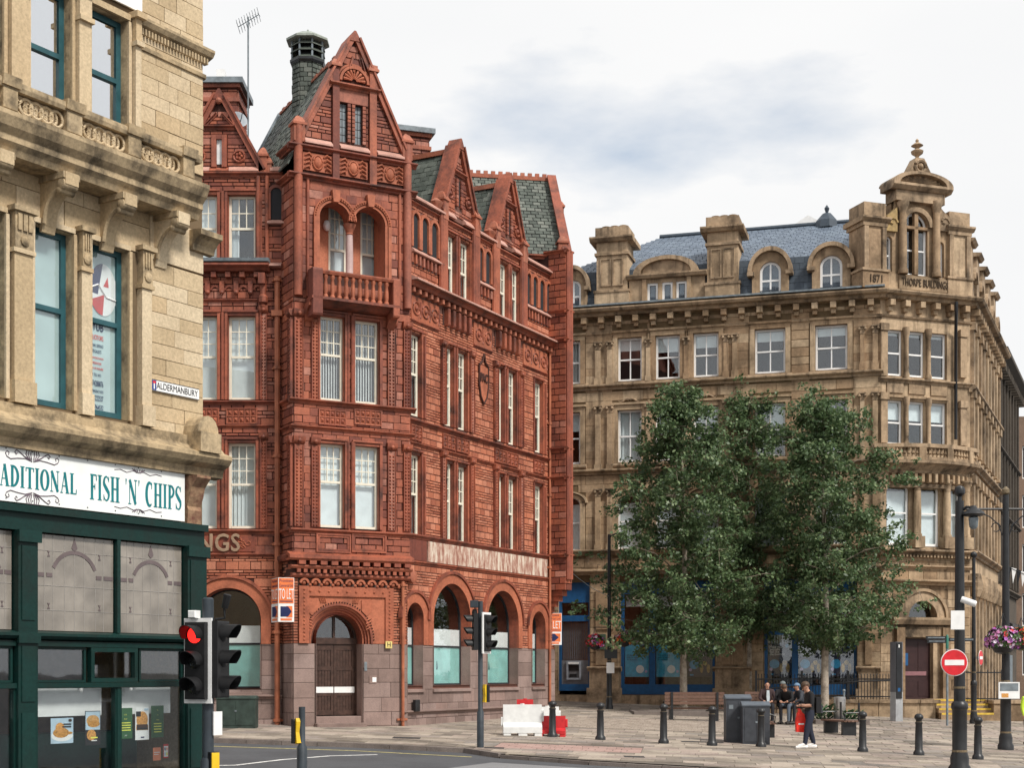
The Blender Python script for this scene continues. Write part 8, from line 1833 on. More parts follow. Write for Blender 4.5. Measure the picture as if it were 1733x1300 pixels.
# ---- traffic signals
M_sig = plain('signal_black', (.010, .010, .011), .5, var=.2); M_sgrey = plain('signal_post_grey', (.035, .045, .055), .45, var=.2); M_redon = plain('red_lamp_lit', (.6, .01, .01), .4, emit=(1, .02, .015), es=1.6); M_lensd = plain('dark_lens', (.012, .012, .012), .25)
M_byel = plain('button_yellow', (.72, .46, .02), .45, var=.1)
def sighead(t, F, w, H, board=True, lit=None, hood=.26, dep=.2):
    h_ = piece(t, 'signal_head', F, -w/2, w/2, 0, H, -dep, 0, M_sig, .02)
    if board:
        m = MB(); e = .06; m.box(F, -w/2-e, w/2+e, -e, 0, -dep*.5-.01, -dep*.5+.02); m.box(F, -w/2-e, w/2+e, H, H+e, -dep*.5-.01, -dep*.5+.02); m.box(F, -w/2-e, -w/2, 0, H, -dep*.5-.01, -dep*.5+.02); m.box(F, w/2, w/2+e, 0, H, -dep*.5-.01, -dep*.5+.02); m.build('white_border', M_white, t)
    for i in range(3):
        zc = H*(5-2*i)/6; r = w*.40
        m = MB(); m.lathe(F.p(0, zc, .002), [(r*.86, 0), (r*.6, .025), (.0, .03)], 18, F.n); m.build('lens', M_redon if lit == i else M_lensd, t, True)
        P = []; Fs = []; n = 16
        for j in range(n+1):
            a = rad(-25+230*j/n); top = sin(a); ln = hood*(.35+.65*max(0, .5+.5*top))
            for rr in (r, r*.93):
                P.append(F.p(rr*cos(a), zc+rr*sin(a), 0)); P.append(F.p(rr*cos(a)*1.0, zc+rr*sin(a)*1.0, ln))
        for j in range(n): b = j*4; c = b+4; Fs += [(b, c, c+1, b+1), (b+2, b+3, c+3, c+2), (b+1, c+1, c+3, b+3), (b, b+2, c+2, c)]
        Fs += [(0, 1, 3, 2), (n*4, n*4+2, n*4+3, n*4+1)]
        m = MB(); m.add(P, Fs); m.build('hood', M_sig, t, True)
    return h_
# left signal
dL = 21.4; pL = gpt(352, dL); t = thing('traffic_signal', pL, 'grey traffic signal post with lit red light beside the green shopfront', 'traffic light'); sL = FOC/dL
m = MB(); m.lathe(pL, [(.085, -.05), (.085, at(0, 1012, dL).z-pL.z-.02), (.06, at(0, 1012, dL).z-pL.z)], 14); m.build('pole', M_sgrey, t, True)
m = MB(); m.lathe(pL, [(.11, -.05), (.11, .95), (.085, 1.0)], 14); m.build('pole_sleeve', M_sgrey, t, True)
zb = at(0, 1184, dL).z; Hh = 130/sL
cA = at(328, 0, dL-.15); sighead(t, Frame(V((cA.x+.01, cA.y, zb)), (cos(rad(-22)), sin(rad(-22)), 0)), .345, Hh, True, 0)
cB = at(372, 0, dL); sighead(t, Frame(V((cB.x+.06, cB.y-.02, zb+.02)), (cos(rad(72)), sin(rad(72)), 0)), .345, Hh, False, None)
piece(t, 'repeater_box', Frame(V((cA.x-.05, cA.y, 0)), (cos(rad(-22)), sin(rad(-22)), 0)), -.065, .07, at(0, 1047, dL).z, at(0, 1034, dL).z, -.15, -.02, M_white, .1)
m = MB(); c = at(380, 1030, dL); m.lathe(c, [(.045, 0), (.05, .02), (.06, .2), (.045, .21)], 8, V((.25, -.1, 1))); m.tube([c, c+V((0, 0, -.14)), V((pL.x+.1, pL.y, c.z-.16))], .02, 5); m.build('detector', M_sig, t, True)
piece(t, 'side_plate', Frame(V((at(363, 0, dL).x, pL.y-.05, 0)), (cos(rad(60)), sin(rad(60)), 0)), -.02, .16, at(0, 1245, dL).z, at(0, 1205, dL).z, 0, .02, M_white)
by = thing('push_button_box', gpt(365, dL-.1), 'yellow pedestrian push button box at the bottom beside the left signal', 'push button'); FY = Frame(V((at(365, 0, dL).x, dL-.12, 0)), (cos(rad(40)), sin(rad(40)), 0)); piece(by, 'box', FY, -.05, .08, at(0, 1345, dL).z, at(0, 1273, dL).z, -.1, .0, M_sig, .05); piece(by, 'yellow_front', FY, -.045, .075, at(0, 1344, dL).z, at(0, 1274, dL).z, .0, .025, M_byel, .05)
# right signal
pR = ground(813, 1266); sR = FOC/pR.y; t = thing('traffic_signal', pR, 'dark traffic signal post at the kerb with two heads facing away', 'traffic light'); zz = lambda y: at(0, y, pR.y).z
m = MB(); m.lathe(pR, [(.088, -.12), (.088, zz(1206)-pR.z), (.062, zz(1203)-pR.z), (.062, zz(1018)-pR.z)], 14); m.build('pole', M_sgrey, t, True)
Hh = 62/sR
sighead(t, Frame(V((at(800, 0, pR.y).x, pR.y-.02, zz(1101))), (cos(rad(-78)), sin(rad(-78)), 0)), .30, Hh, False, None, .24, .12)
sighead(t, Frame(V((at(827, 0, pR.y).x, pR.y-.05, zz(1103))), (cos(rad(62)), sin(rad(62)), 0)), .31, Hh, True, None, .24, .14)
piece(t, 'detector_box', Frame(V((at(803, 0, pR.y).x, pR.y-.03, 0)), (1, 0, 0)), -.11, .1, zz(1029), zz(1017), -.1, .1, M_sgrey, .05); m = MB(); c = at(803, 1037, pR.y); m.lathe(c, [(.05, -.08), (.07, 0), (.05, .08)], 8); m.build('detector', M_sig, t, True)
k = MB(); F_ = Frame(V((at(821, 0, pR.y).x, pR.y-.05, 0)), (cos(rad(-50)), sin(rad(-50)), 0)); piece(t, 'button_box', F_, -.03, .09, zz(1189), zz(1161), -.08, .0, M_sig, .05); k.prof(F_, -.04, .06, [(.001, zz(1190)), (.05, zz(1189)), (.03, zz(1178)), (.05, zz(1165)), (.03, zz(1159)), (.001, zz(1159))]); k.build('yellow_button_cover', M_byel, t)
# button post in the road foreground
dP = 24.8; pP = gpt(511, dP); t = thing('push_button_post', pP, 'short dark post with yellow push button unit in front of the entrance', 'push button'); zz = lambda y: at(0, y, dP).z
m = MB(); m.lathe(pP, [(.088, -.05), (.088, zz(1266)-pP.z), (.055, zz(1260)-pP.z), (.055, zz(1197)-pP.z)], 14); m.build('pole', M_sgrey, t, True)
F_ = Frame(V((at(503.5, 0, dP).x, dP-.03, 0)), (cos(rad(35)), sin(rad(35)), 0)); piece(t, 'button_box', F_, -.075, .05, zz(1259), zz(1218), -.08, .0, M_sig, .05); k = MB(); k.prof(F_, -.04, .07, [(.001, zz(1260)), (.06, zz(1258)), (.03, zz(1240)), (.05, zz(1222)), (.03, zz(1216)), (.001, zz(1216))]); k.build('yellow_button_cover', M_byel, t)
# ---- to let boards
M_letor = plain('estate_orange', (.80, .20, .06), .5); 
def tolet(Fa, w, z0, z1, label, Fb=None, wb=0):
    t = thing('to_let_board', Fa.p(w/2, z0, 0), label, 'sign', 'to let boards'); H = z1-z0
    for F, ww in ((Fa, w),)+(((Fb, wb),) if Fb else ()):
        piece(t, 'panel', F, 0, ww, z0, z1, -.03, 0, M_white); piece(t, 'orange_field', F, .015, ww-.015, z0+H*.42, z1-.015, .001, .006, M_letor); piece(t, 'lower_orange', F, ww*.5, ww-.05, z0+H*.1, z0+H*.36, .001, .005, M_letor)
        k = MB(); k.prism(F, [(ww*.14, z0+H*.12), (ww*.62, z0+H*.12), (ww*.84, z0+H*.235), (ww*.62, z0+H*.35), (ww*.14, z0+H*.35)], .005, .008); k.build('navy_arrow', M_navy, t); piece(t, 'strip', F, ww*.14, ww*.86, z0+H*.03, z0+H*.08, .001, .005, M_letor)
        o = text_mesh('TO LET', H*.27, .002, M_white, 'lettering', t, F, ww/2, z0+H*.62, .009); wd = max(v.co.x for v in o.data.vertices)*2; o.scale = (ww*.92/wd, 1.25, 1); 
        for (tt, f, sz) in (('Prominent', .93, .10), ('Commercial Unit', .82, .10)): o = text_mesh(tt, H*sz, .001, M_navy, 'lettering', t, F, ww/2, z0+H*f, .008); wd = max(v.co.x for v in o.data.vertices)*2; o.scale = (min(1, ww*.86/wd), 1, 1)
        piece(t, 'small_print', F, ww*.1, ww*.9, z0+H*.455, z0+H*.475, .007, .009, M_navy)
    return t
cD = 43.2; c0 = at(471, 0, cD); Fa = Frame(V((c0.x, c0.y, 0)), (cos(rad(12)), sin(rad(12)), 0)); Fb = Frame(V((c0.x, c0.y, 0))+V((-.30, .62, 0)), (.30, -.62, 0)); tolet(Fa, 26/FOC*cD+.01, at(0, 1053, cD).z, at(0, 978, cD).z, 'orange and white to let board beside the entrance down pipe', Fb, .68)
cE = RF.p(RU+.1, 0, .05); c1 = at(938, 0, cE.y+.1); Fa = Frame(V((c1.x-.42, c1.y, 0)), (1, .05, 0)); tolet(Fa, .70, at(0, 1092, cE.y).z, at(0, 1038, cE.y).z, 'partly hidden orange to let board at the far end of the red building')
# ---- railings, low wall, steps, planter
zw = lambda px, y, d: at(px, y, d).z
RWl = fr(1280, 60.6, 97); 
wt = thing('low_stone_wall', RWl.p(3, -.3, 0), 'low sandstone wall with coping in front of the bank railings', 'wall')
u1_ = RWl.U(1592)
zt_ = RWl.Z(1500, 1186); n = 9
for i in range(n): piece(wt, 'wall_stone', RWl, u1_*i/n+.01, u1_*(i+1)/n-.01, -1.3, zt_-.12, -.38, 0, M_ts, .01); piece(wt, 'coping_stone', RWl, u1_*i/n+.005, u1_*(i+1)/n-.005, zt_-.118, zt_+.03, -.45, .07, M_tt, .03)
ft = thing('iron_railings', RWl.p(3, zt_, -.2), 'black iron railings on the low stone wall before the bank', 'fence'); ztp = RWl.Z(1500, 1142); ue = RWl.U(1517)
n = 46
k = MB(); k.tube([(0, 0, 0), (0, 0, 1.0)], .016, 5); k.tube([(0, 0, 1.0), (0, 0, 1.07)], [.03, .002], 5); bme3 = mesh_of(k, M_black)
for i in range(n): inst(ft, 'bar', bme3, RWl.p(.1+ue*i/n, zt_+.03, -.2), None, (1, 1, (ztp-zt_)*.94))
for z in (zt_+.12, ztp-.22): piece(ft, 'rail', RWl, 0, ue, z, z+.05, -.225, -.175, M_black)
for u in (0, ue*.33, ue*.66, ue): piece(ft, 'rail_post', RWl, u-.045, u+.045, zt_+.03, ztp+.15, -.245, -.155, M_black)
k = MB(); k.tube([RWl.p(RWl.U(1300), RWl.Z(1300, 1166), .25), RWl.p(RWl.U(1450), RWl.Z(1450, 1154), .25), RWl.p(ue, RWl.Z(1517, 1152), .25)], .035, 6); k.build('hand_rail', M_black, ft, True)
st_ = thing('entrance_steps', RWl.p(u1_+1, -.7, 0), 'stone entrance steps with yellow edges behind the no entry post', 'steps'); M_yed = plain('yellow_step_edge', (.62, .42, .06), .7, var=.2)
FS_ = fr(1593, 59.0, 88); ue2 = FS_.U(1683)
for i in range(4):
    y = 1215-i*7.5; z = FS_.Z(1640, y-7.5); piece(st_, 'step', FS_, 0, ue2, -1.5, z, -2.6, -i*.32, M_ts); piece(st_, 'yellow_edge', FS_, .02, ue2-.02, z-.07, z+.004, -i*.32-.05, -i*.32+.006, M_yed)
rr = thing('entrance_railing', FS_.p(ue2+.3, -.6, -.4), 'short black iron railing right of the entrance steps', 'fence')
for i in range(6): inst(rr, 'bar', bme3, FS_.p(ue2-.9+i*.28, FS_.Z(1675, 1190), -.6), None, (1, 1, 1.25))
for y in (1185, 1140): piece(rr, 'rail', FS_, ue2-.95, ue2+.55, FS_.Z(1675, y), FS_.Z(1675, y)+.05, -.625, -.575, M_black)
wt2 = thing('low_wall_block', FS_.p(ue2+.5, -.6, -.3), 'short sandstone wall block right of the entrance steps', 'wall'); piece(wt2, 'wall_stone', FS_, ue2, ue2+1.6, -1.5, FS_.Z(1685, 1192), -1.2, -.1, M_ts, .01); piece(wt2, 'coping_stone', FS_, ue2-.05, ue2+1.65, FS_.Z(1685, 1192)+.002, FS_.Z(1685, 1186), -1.25, -.05, M_tt, .03)
pk_ = ground(1437, 1228); FK = Frame(pk_, (1, 0, 0)); kt = thing('planter_bed', pk_, 'low kerbed planter with leafy plants beside the steel bin', 'planter'); 
for (a, b, d0_, d1_) in ((-1.2, .75, -.15, 0), (-1.2, .75, -2.2, -2.05), (-1.2, -1.05, -2.05, -.15), (.6, .75, -2.05, -.15)): piece(kt, 'kerb', FK, a, b, -.1, .20, d0_, d1_, M_kerb, .02)
piece(kt, 'soil', FK, -1.05, .6, -.1, .12, -2.05, -.15, M_dcov)
def leafclump(name, parent, c, rx, ry, rz, n, sz, mat, seed, up=.5):
    rnd = random.Random(seed); k = MB()
    for i in range(n):
        a = rnd.uniform(0, 2*pi); q = V((rx*rnd.uniform(.1, 1)*cos(a), ry*rnd.uniform(.1, 1)*sin(a), rz*rnd.uniform(.05, 1))); base = c+q; d = V((cos(a)*.7, sin(a)*.7, up)).normalized(); s_ = V((-sin(a), cos(a), rnd.uniform(-.4, .4))).normalized(); l_ = sz*rnd.uniform(.7, 1.4)
        k.add([base, base+d*l_*.5+s_*l_*.22, base+d*l_, base+d*l_*.5-s_*l_*.22], [(0, 1, 2, 3)])
    o = k.build(name, mat, parent, recalc=False); o['kind'] = 'stuff'; return o
M_pl = plain('bed_leaf', (.07, .13, .06), .6, var=.4, scale=8); leafclump('foliage', kt, FK.p(.1, .1, -.8), .55, .5, .35, 220, .2, M_pl, 5); leafclump('foliage', kt, FK.p(-.75, .1, -.9), .4, .5, .55, 200, .2, M_pl, 6)
tp_ = ground(1140, 1212); FT_ = Frame(tp_, (1, 0, 0)); tt_ = thing('tree_pit_kerb', tp_, 'low dark kerb ring around the left birch tree', 'kerb')
for (a, b, d0_, d1_) in ((-1.5, 1.7, -.12, 0), (-1.5, 1.7, -2.6, -2.48), (-1.5, -1.38, -2.48, -.12), (1.58, 1.7, -2.48, -.12)): piece(tt_, 'kerb', FT_, a, b, -.1, .16, d0_, d1_, M_kerb, .02)
piece(tt_, 'soil', FT_, -1.38, 1.58, -.1, .08, -2.48, -.12, M_dcov)
# ---- aerial, dish, wire, bunting
mp0 = at(420, 212, 47.5); mt0 = at(420, 28, 47.5); ta = thing('tv_aerial', mp0, 'tall thin television aerial mast above the red building roof', 'aerial'); m = MB(); m.tube([mp0-V((0, 0, .6)), mt0], .03, 6); m.build('mast', M_lead, ta, True)
m = MB(); b0 = at(403, 45, 47.4); b1 = at(438, 24, 47.6); m.tube([b0, b1], .014, 4)
for i in range(9): q = b0+(b1-b0)*(i/8); m.tube([q+V((-.02, -.25, .12)), q+V((.02, .25, -.12))], .008, 4); m.tube([q+V((-.05, 0, .14-.01*i)), q+V((.05, 0, -.14+.01*i))], .008, 4)
m.build('antenna', M_lead, ta)
dc0 = at(405, 201, 46.8); sd = thing('satellite_dish', dc0, 'grey satellite dish on the red building roof beside the aerial', 'satellite dish'); m = MB(); m.lathe(dc0, [(.02, -.10), (.16, -.07), (.27, .0), (.255, .0), (.15, -.055), (.01, -.085)], 20, V((.5, -.8, .3))); m.build('dish', plain('dish_grey', (.28, .31, .34), .5), sd, True); m = MB(); m.tube([dc0-V((0, 0, .2)), dc0+V((.1, -.2, -.05)), dc0+V((.15, -.3, .08))], .015, 5); m.tube([dc0+V((0, .05, 0)), dc0+V((.1, .2, -.5))], .025, 5); m.build('arm', M_lead, sd)
m = MB(); w0 = RF.p(RE, 0, .7); a0 = V((w0.x, w0.y, at(0, 968, w0.y).z)); b0 = V((p1.x, p1.y, at(0, 1010, p1.y).z)); m.tube([a0+(b0-a0)*t_+V((0, 0, -.1*sin(pi*t_))) for t_ in (0, .2, .4, .6, .8, 1)], .012, 4); setp(m.build('overhead_wire', M_lead, None), 'thin pale wire from the red building to the slim lamp post', 'wire')
bn = thing('bunting', at(1708, 965, 47), 'black and white bunting strung at the right edge', 'bunting')
for i in range(7): a = at(1704+i*8, 958+i*3, 47); k = MB(); k.add([a, a+V((.16, 0, -.04)), a+V((.06, .05, -.5)), a+V((.0, .01, 0)), a+V((.16, .01, -.04)), a+V((.06, .06, -.5))], [(0, 1, 2), (5, 4, 3), (0, 3, 4, 1), (1, 4, 5, 2), (2, 5, 3, 0)]); k.build('pennant', [M_black, M_white][i % 2], bn)
m = MB(); m.tube([at(1695, 955, 47), at(1733, 972, 47), at(1790, 985, 47)], .01, 4); m.build('string', M_black, bn)

# ================================================================ trees
M_bark = stone('birch_bark', [(.42, .36, .29), (.46, .40, .33)], .85, .85, (.10, .075, .055), 4.0, 14, .4)
M_limb = stone('birch_limb', [(.22, .18, .14), (.27, .22, .17)], .85, .8, (.06, .045, .035), 4.0, 14, .4)
def leafmat(name, cols):
    m, t, b = nodemat(name); n = t.nodes; l = t.links; g = n.new('ShaderNodeNewGeometry'); r = n.new('ShaderNodeValToRGB'); e = r.color_ramp.elements
    while len(e) < len(cols): e.new(.5)
    for i, c in enumerate(cols): e[i].position = i/(len(cols)-1); e[i].color = (*c, 1)
    l.new(g.outputs['Random Per Island'], r.inputs[0]); l.new(r.outputs[0], b.inputs['Base Color']); b.inputs['Roughness'].default_value = .45; b.inputs['Specular IOR Level'].default_value = .45
    tr = n.new('ShaderNodeBsdfTranslucent'); l.new(r.outputs[0], tr.inputs[0]); mx_ = n.new('ShaderNodeMixShader'); mx_.inputs[0].default_value = .32; o = n['Material Output']; l.new(b.outputs[0], mx_.inputs[1]); l.new(tr.outputs[0], mx_.inputs[2]); l.new(mx_.outputs[0], o.inputs[0]); return m
M_leaf = leafmat('birch_leaf', [(.050, .090, .040), (.074, .128, .052), (.115, .18, .075), (.085, .14, .058), (.24, .31, .15)])
def tree(px, yb, env, ztop, label, seed, trunkr=.15, lean=0.0, nleaf=26000):
    """env: list of (fraction of crown height, left extent m, right extent m)"""
    rnd = np.random.default_rng(seed); rr = random.Random(seed)
    base = ground(px, yb); t = thing('birch_tree', base, label, 'tree', 'birch trees on the square')
    H = ztop-base.z; zc0 = env[0][0]*H
    # trunk
    P = []; R = []
    for i in range(14):
        f = i/13; P.append(base+V((lean*f+.10*sin(f*7+seed)*f, .08*cos(f*5+seed)*f, -.1+f*H*.93))); R.append(trunkr*(1-f)**.8+.012)
    m = MB(); m.tube(P, R, 10); m.build('trunk', M_bark, t, True)
    def tr(z):
        f = max(0, min(.999, z/(H*.93))); i = int(f*13); w_ = f*13-i; return P[i].lerp(P[min(13, i+1)], w_)
    def ext(f, a):     # horizontal reach at height fraction f in direction a (0 = right)
        for (f0, l0, r0), (f1, l1, r1) in zip(env[:-1], env[1:]):
            if f0 <= f <= f1: w_ = (f-f0)/(f1-f0); lft = l0+(l1-l0)*w_; rgt = r0+(r1-r0)*w_; break
        else: return 0.2
        c = cos(a); s_ = abs(sin(a)); side = rgt if c > 0 else lft; return abs(c)*side+(1-abs(c))*.85*(lft+rgt)/2
    # limbs and clumps
    limbs = MB(); cl = []
    nl = 60
    for i in range(nl):
        f = env[0][0]+(.985-env[0][0])*((i+.5)/nl)**1.12; a = i*2.399+rr.uniform(-.4, .4); e_ = ext(f, a)*rr.uniform(.50, 1.08)
        st = tr(f*H-e_*.42 if f*H-e_*.42 > zc0*.80 else zc0*.80+.2); en = V((tr(f*H).x+e_*cos(a), tr(f*H).y+e_*sin(a), base.z+f*H))
        mid = st.lerp(en, .5)+V((0, 0, .12*e_)); pts = [st, st.lerp(mid, .6)+V((0, 0, .1)), mid, mid.lerp(en, .55), en]
        limbs.tube(pts, [.034, .026, .019, .012, .005], 5)
        for w_ in (.22, .38, .52, .66, .80, .93, 1.04):
            q = pts[0].lerp(pts[2], w_*2) if w_ < .5 else pts[2].lerp(pts[4], (w_-.5)*2)
            n_ = (3 if w_ > .6 else 2) if w_ > .4 else 1
            for _ in range(n_):
                o = q+V((rr.gauss(0, .36), rr.gauss(0, .36), rr.gauss(0, .30))); cl.append((o, rr.uniform(.16, .46)*(1.0 if w_ < .8 else .8)))
                if rr.random() < .5: limbs.tube([q, o], [.012, .004], 4)
    for i in range(14): f = .9+.1*i/14; q = tr(f*H*.99); cl.append((V((q.x+rr.gauss(0, .18), q.y+rr.gauss(0, .18), base.z+f*H-.1)), rr.uniform(.15, .3)))
    limbs.build('limbs', M_limb, t, True)
    # leaves
    C = np.array([[c[0].x, c[0].y, c[0].z] for c in cl]); Rr = np.array([c[1] for c in cl]); wgt = Rr**2.2; wgt /= wgt.sum()
    idx = rnd.choice(len(cl), nleaf, p=wgt); d = rnd.normal(size=(nleaf, 3)); d /= np.linalg.norm(d, axis=1)[:, None]; rad_ = rnd.random(nleaf)**.45
    pos = C[idx]+d*(Rr[idx]*rad_)[:, None]*np.array([1.15, 1.15, .85])
    nrm = rnd.normal(size=(nleaf, 3))*.75+d*.5+np.array([0, -.15, .55]); nrm /= np.linalg.norm(nrm, axis=1)[:, None]
    tng = np.cross(nrm, rnd.normal(size=(nleaf, 3))); tng /= np.linalg.norm(tng, axis=1)[:, None]; bit = np.cross(nrm, tng)
    s_ = rnd.uniform(.036, .098, nleaf)[:, None]
    v = np.stack([pos-tng*s_, pos+bit*s_*.7+nrm*s_*.12, pos+tng*s_*1.1, pos-bit*s_*.7+nrm*s_*.12], 1).reshape(-1, 3)-np.array(base)
    me = bpy.data.meshes.new('crown'); me.vertices.add(nleaf*4); me.vertices.foreach_set('co', v.ravel().astype('f4')); me.loops.add(nleaf*4); me.loops.foreach_set('vertex_index', np.arange(nleaf*4, dtype='i4')); me.polygons.add(nleaf); me.polygons.foreach_set('loop_start', np.arange(nleaf, dtype='i4')*4); me.update(); me.materials.append(M_leaf)
    o = bpy.data.objects.new('crown', me); COL.objects.link(o); o.parent = t; return t
dT = ground(1157, 1206).y; zz_ = lambda y, d: CZ+(HZ-y)*d/FOC
def envpx(pc, rows_, yb, ytop, d):
    H = yb-ytop; return [((yb-y)/H, (pc-l)*d/FOC, (r-pc)*d/FOC) for y, l, r in rows_]
yb1 = 1206
tree(1157, yb1, envpx(1157, [(1092, 1090, 1215), (1075, 1000, 1262), (1020, 972, 1270), (960, 985, 1285), (880, 1040, 1270), (800, 1045, 1265), (740, 1092, 1236), (700, 1112, 1208), (655, 1150, 1172)], yb1, 652, dT), zz_(652, dT), 'birch tree left of the three, its trunk behind the slatted bench', 11, nleaf=41000)
d2 = ground(1269, 1200).y
tree(1269, 1200, envpx(1269, [(1070, 1215, 1330), (1050, 1175, 1350), (1000, 1170, 1340), (900, 1190, 1350), (820, 1200, 1352), (760, 1210, 1350), (710, 1226, 1338), (668, 1258, 1285)], 1200, 664, d2), zz_(664, d2), 'birch tree in the middle, between the other two birches', 23, .13, nleaf=28000)
d3 = ground(1396, 1212).y
tree(1396, 1212, envpx(1396, [(1080, 1340, 1480), (1058, 1300, 1545), (1000, 1290, 1558), (920, 1300, 1548), (850, 1300, 1545), (790, 1300, 1515), (740, 1318, 1480), (700, 1350, 1448), (672, 1392, 1408)], 1212, 670, d3), zz_(670, d3), 'birch tree right of the three, its trunk behind the standing man', 37, .16, nleaf=41000)

# ================================================================ people
M_skin = plain('skin', (.46, .25, .17), .6, var=.08); M_hairb = plain('brown_hair', (.07, .04, .022), .6, var=.3, scale=40); M_tee = plain('black_cloth', (.012, .012, .014), .85); M_navyc = plain('navy_cloth', (.018, .022, .04), .85); M_blk2 = plain('dark_trousers', (.016, .016, .021), .85); M_wshoe = plain('white_trainer', (.72, .70, .68), .5); M_jeans = plain('grey_blue_jeans', (.09, .115, .15), .85); M_lshirt = plain('pale_shirt', (.50, .56, .60), .8); M_cap = plain('blue_cap', (.12, .20, .30), .8); M_bean = plain('grey_beanie', (.14, .16, .16), .9); M_gcoat = plain('slate_jacket', (.045, .05, .062), .85); M_maroon = plain('maroon_jacket', (.045, .025, .026), .85); M_redbag = plain('red_carrier_bag', (.80, .035, .02), .4, var=.15); M_hv = plain('hi_vis_yellow', (.55, .75, .05), .6); M_shoe = plain('dark_shoe', (.02, .018, .017), .6)
def person(loc, rot, J, label, mats, hair=None, extra=None):
    """J: joint -> (x, y, z, radius); the figure faces -Y locally"""
    names = ['pelvis', 'waist', 'chest', 'neck', 'chin', 'head', 'crown', 'shL', 'elL', 'wrL', 'haL', 'shR', 'elR', 'wrR', 'haR', 'hipL', 'knL', 'anL', 'toL', 'hipR', 'knR', 'anR', 'toR']
    edges = [('pelvis', 'waist'), ('waist', 'chest'), ('chest', 'neck'), ('neck', 'chin'), ('chin', 'head'), ('head', 'crown')]
    for s_ in 'LR': edges += [('chest', 'sh'+s_), ('sh'+s_, 'el'+s_), ('el'+s_, 'wr'+s_), ('wr'+s_, 'ha'+s_), ('pelvis', 'hip'+s_), ('hip'+s_, 'kn'+s_), ('kn'+s_, 'an'+s_), ('an'+s_, 'to'+s_)]
    me = bpy.data.meshes.new('sk'); ix = {n: i for i, n in enumerate(names)}; me.from_pydata([J[n][:3] for n in names], [(ix[a], ix[b]) for a, b in edges], [])
    o = bpy.data.objects.new('sk', me); COL.objects.link(o); md = o.modifiers.new('skin', 'SKIN'); md.use_smooth_shade = True
    for i, n in enumerate(names): r = J[n][3]; r = r if isinstance(r, tuple) else (r, r); me.skin_vertices[0].data[i].radius = r; me.skin_vertices[0].data[i].use_root = (n == 'pelvis')
    o.modifiers.new('sub', 'SUBSURF').levels = 2; o.modifiers['sub'].render_levels = 2
    dg = bpy.context.evaluated_depsgraph_get(); dg.update(); ev = bpy.data.meshes.new_from_object(o.evaluated_get(dg)); bpy.data.objects.remove(o)
    mb = MB(); mb.v = [tuple(v.co) for v in ev.vertices]; mb.f = [tuple(p.vertices) for p in ev.polygons]
    segs = [(V(J[a][:3]), V(J[b][:3]), a, b) for a, b in edges]
    def reg(a, b):
        if b in ('chin', 'head', 'crown') or b.startswith('ha') or a == 'neck': return 'skin'
        if b.startswith('wr'): return 'fore'
        if b.startswith('to') : return 'shoe'
        if b.startswith('kn') or b.startswith('an') or b.startswith('hip'): return 'leg'
        return 'top'
    keys = ['skin', 'top', 'fore', 'leg', 'shoe']
    for f in mb.f:
        c = sum((V(mb.v[i]) for i in f), V())/len(f); best = None
        for (p, q, a, b) in segs:
            d_ = q-p; tt = max(0, min(1, (c-p).dot(d_)/max(1e-9, d_.length_squared))); ra = J[a][3]; rb = J[b][3]; ra = max(ra) if isinstance(ra, tuple) else ra; rb = max(rb) if isinstance(rb, tuple) else rb; dist = (c-(p+d_*tt)).length/(ra+(rb-ra)*tt)
            if best is None or dist < best[0]: best = (dist, reg(a, b))
        mb.m.append(keys.index(best[1]))
    mb.cm = 4
    for s_ in 'LR':
        an, to = V(J['an'+s_][:3]), V(J['to'+s_][:3]); fd = (to-an); fd.z = 0; fd.normalize(); h_ = an-fd*.06; z0 = min(to.z, .05)-.045
        mb.tube([V((h_.x, h_.y, z0+.05)), V((an.x, an.y, z0+.06))+fd*.02, V((an.x, an.y, z0+.05))+fd*.13, V((to.x, to.y, z0+.04))+fd*.03], [.045, .062, .052, .036], 8)
    mb.cm = 0
    # hands with fingers, face
    for s_ in 'LR':
        h = V(J['ha'+s_][:3]); wv = (h-V(J['wr'+s_][:3])).normalized(); sd = wv.cross(V((0, 0, 1)) if abs(wv.z) < .9 else V((0, 1, 0))).normalized(); up = sd.cross(wv)
        for k_ in range(4): b0 = h+sd*(.027-.018*k_); l_ = (.065, .075, .072, .055)[k_]; mb.tube([b0, b0+wv*l_*.5-up*.008, b0+wv*l_-up*.03], [.010, .009, .007], 5)
        b0 = h-wv*.03+sd*.03; mb.tube([b0, b0+sd*.025+wv*.03, b0+sd*.03+wv*.06], [.012, .010, .008], 5)
    hd = V(J['head'][:3]); fw = V(J.get('face', (0, -1, 0))[:3]).normalized(); rt = fw.cross(V((0, 0, 1))).normalized(); upv = rt.cross(fw)
    mb.ball(hd+fw*.105-upv*.015, .016, 6, 5, (1, 1, 1.6))
    for s_ in (-1, 1): mb.ball(hd+rt*s_*.082-upv*.01, .02, 6, 5, (.6, 1, 1.5))
    t = thing('person', loc, label, 'person', None, rot)
    ob = mb.build('body', [mats[k_] for k_ in keys], None, True, recalc=False); ob.parent = t
    k = MB()
    for s_ in (-1, 1): k.ball(hd+fw*.094+rt*s_*.034+upv*.02, .010, 6, 4)
    k.box(Frame(hd+fw*.096-upv*.055, rt), -.022, .022, -.004, .004, -.005, .005); e_ = k.build('eyes_and_mouth', M_hairb, None); e_.parent = t
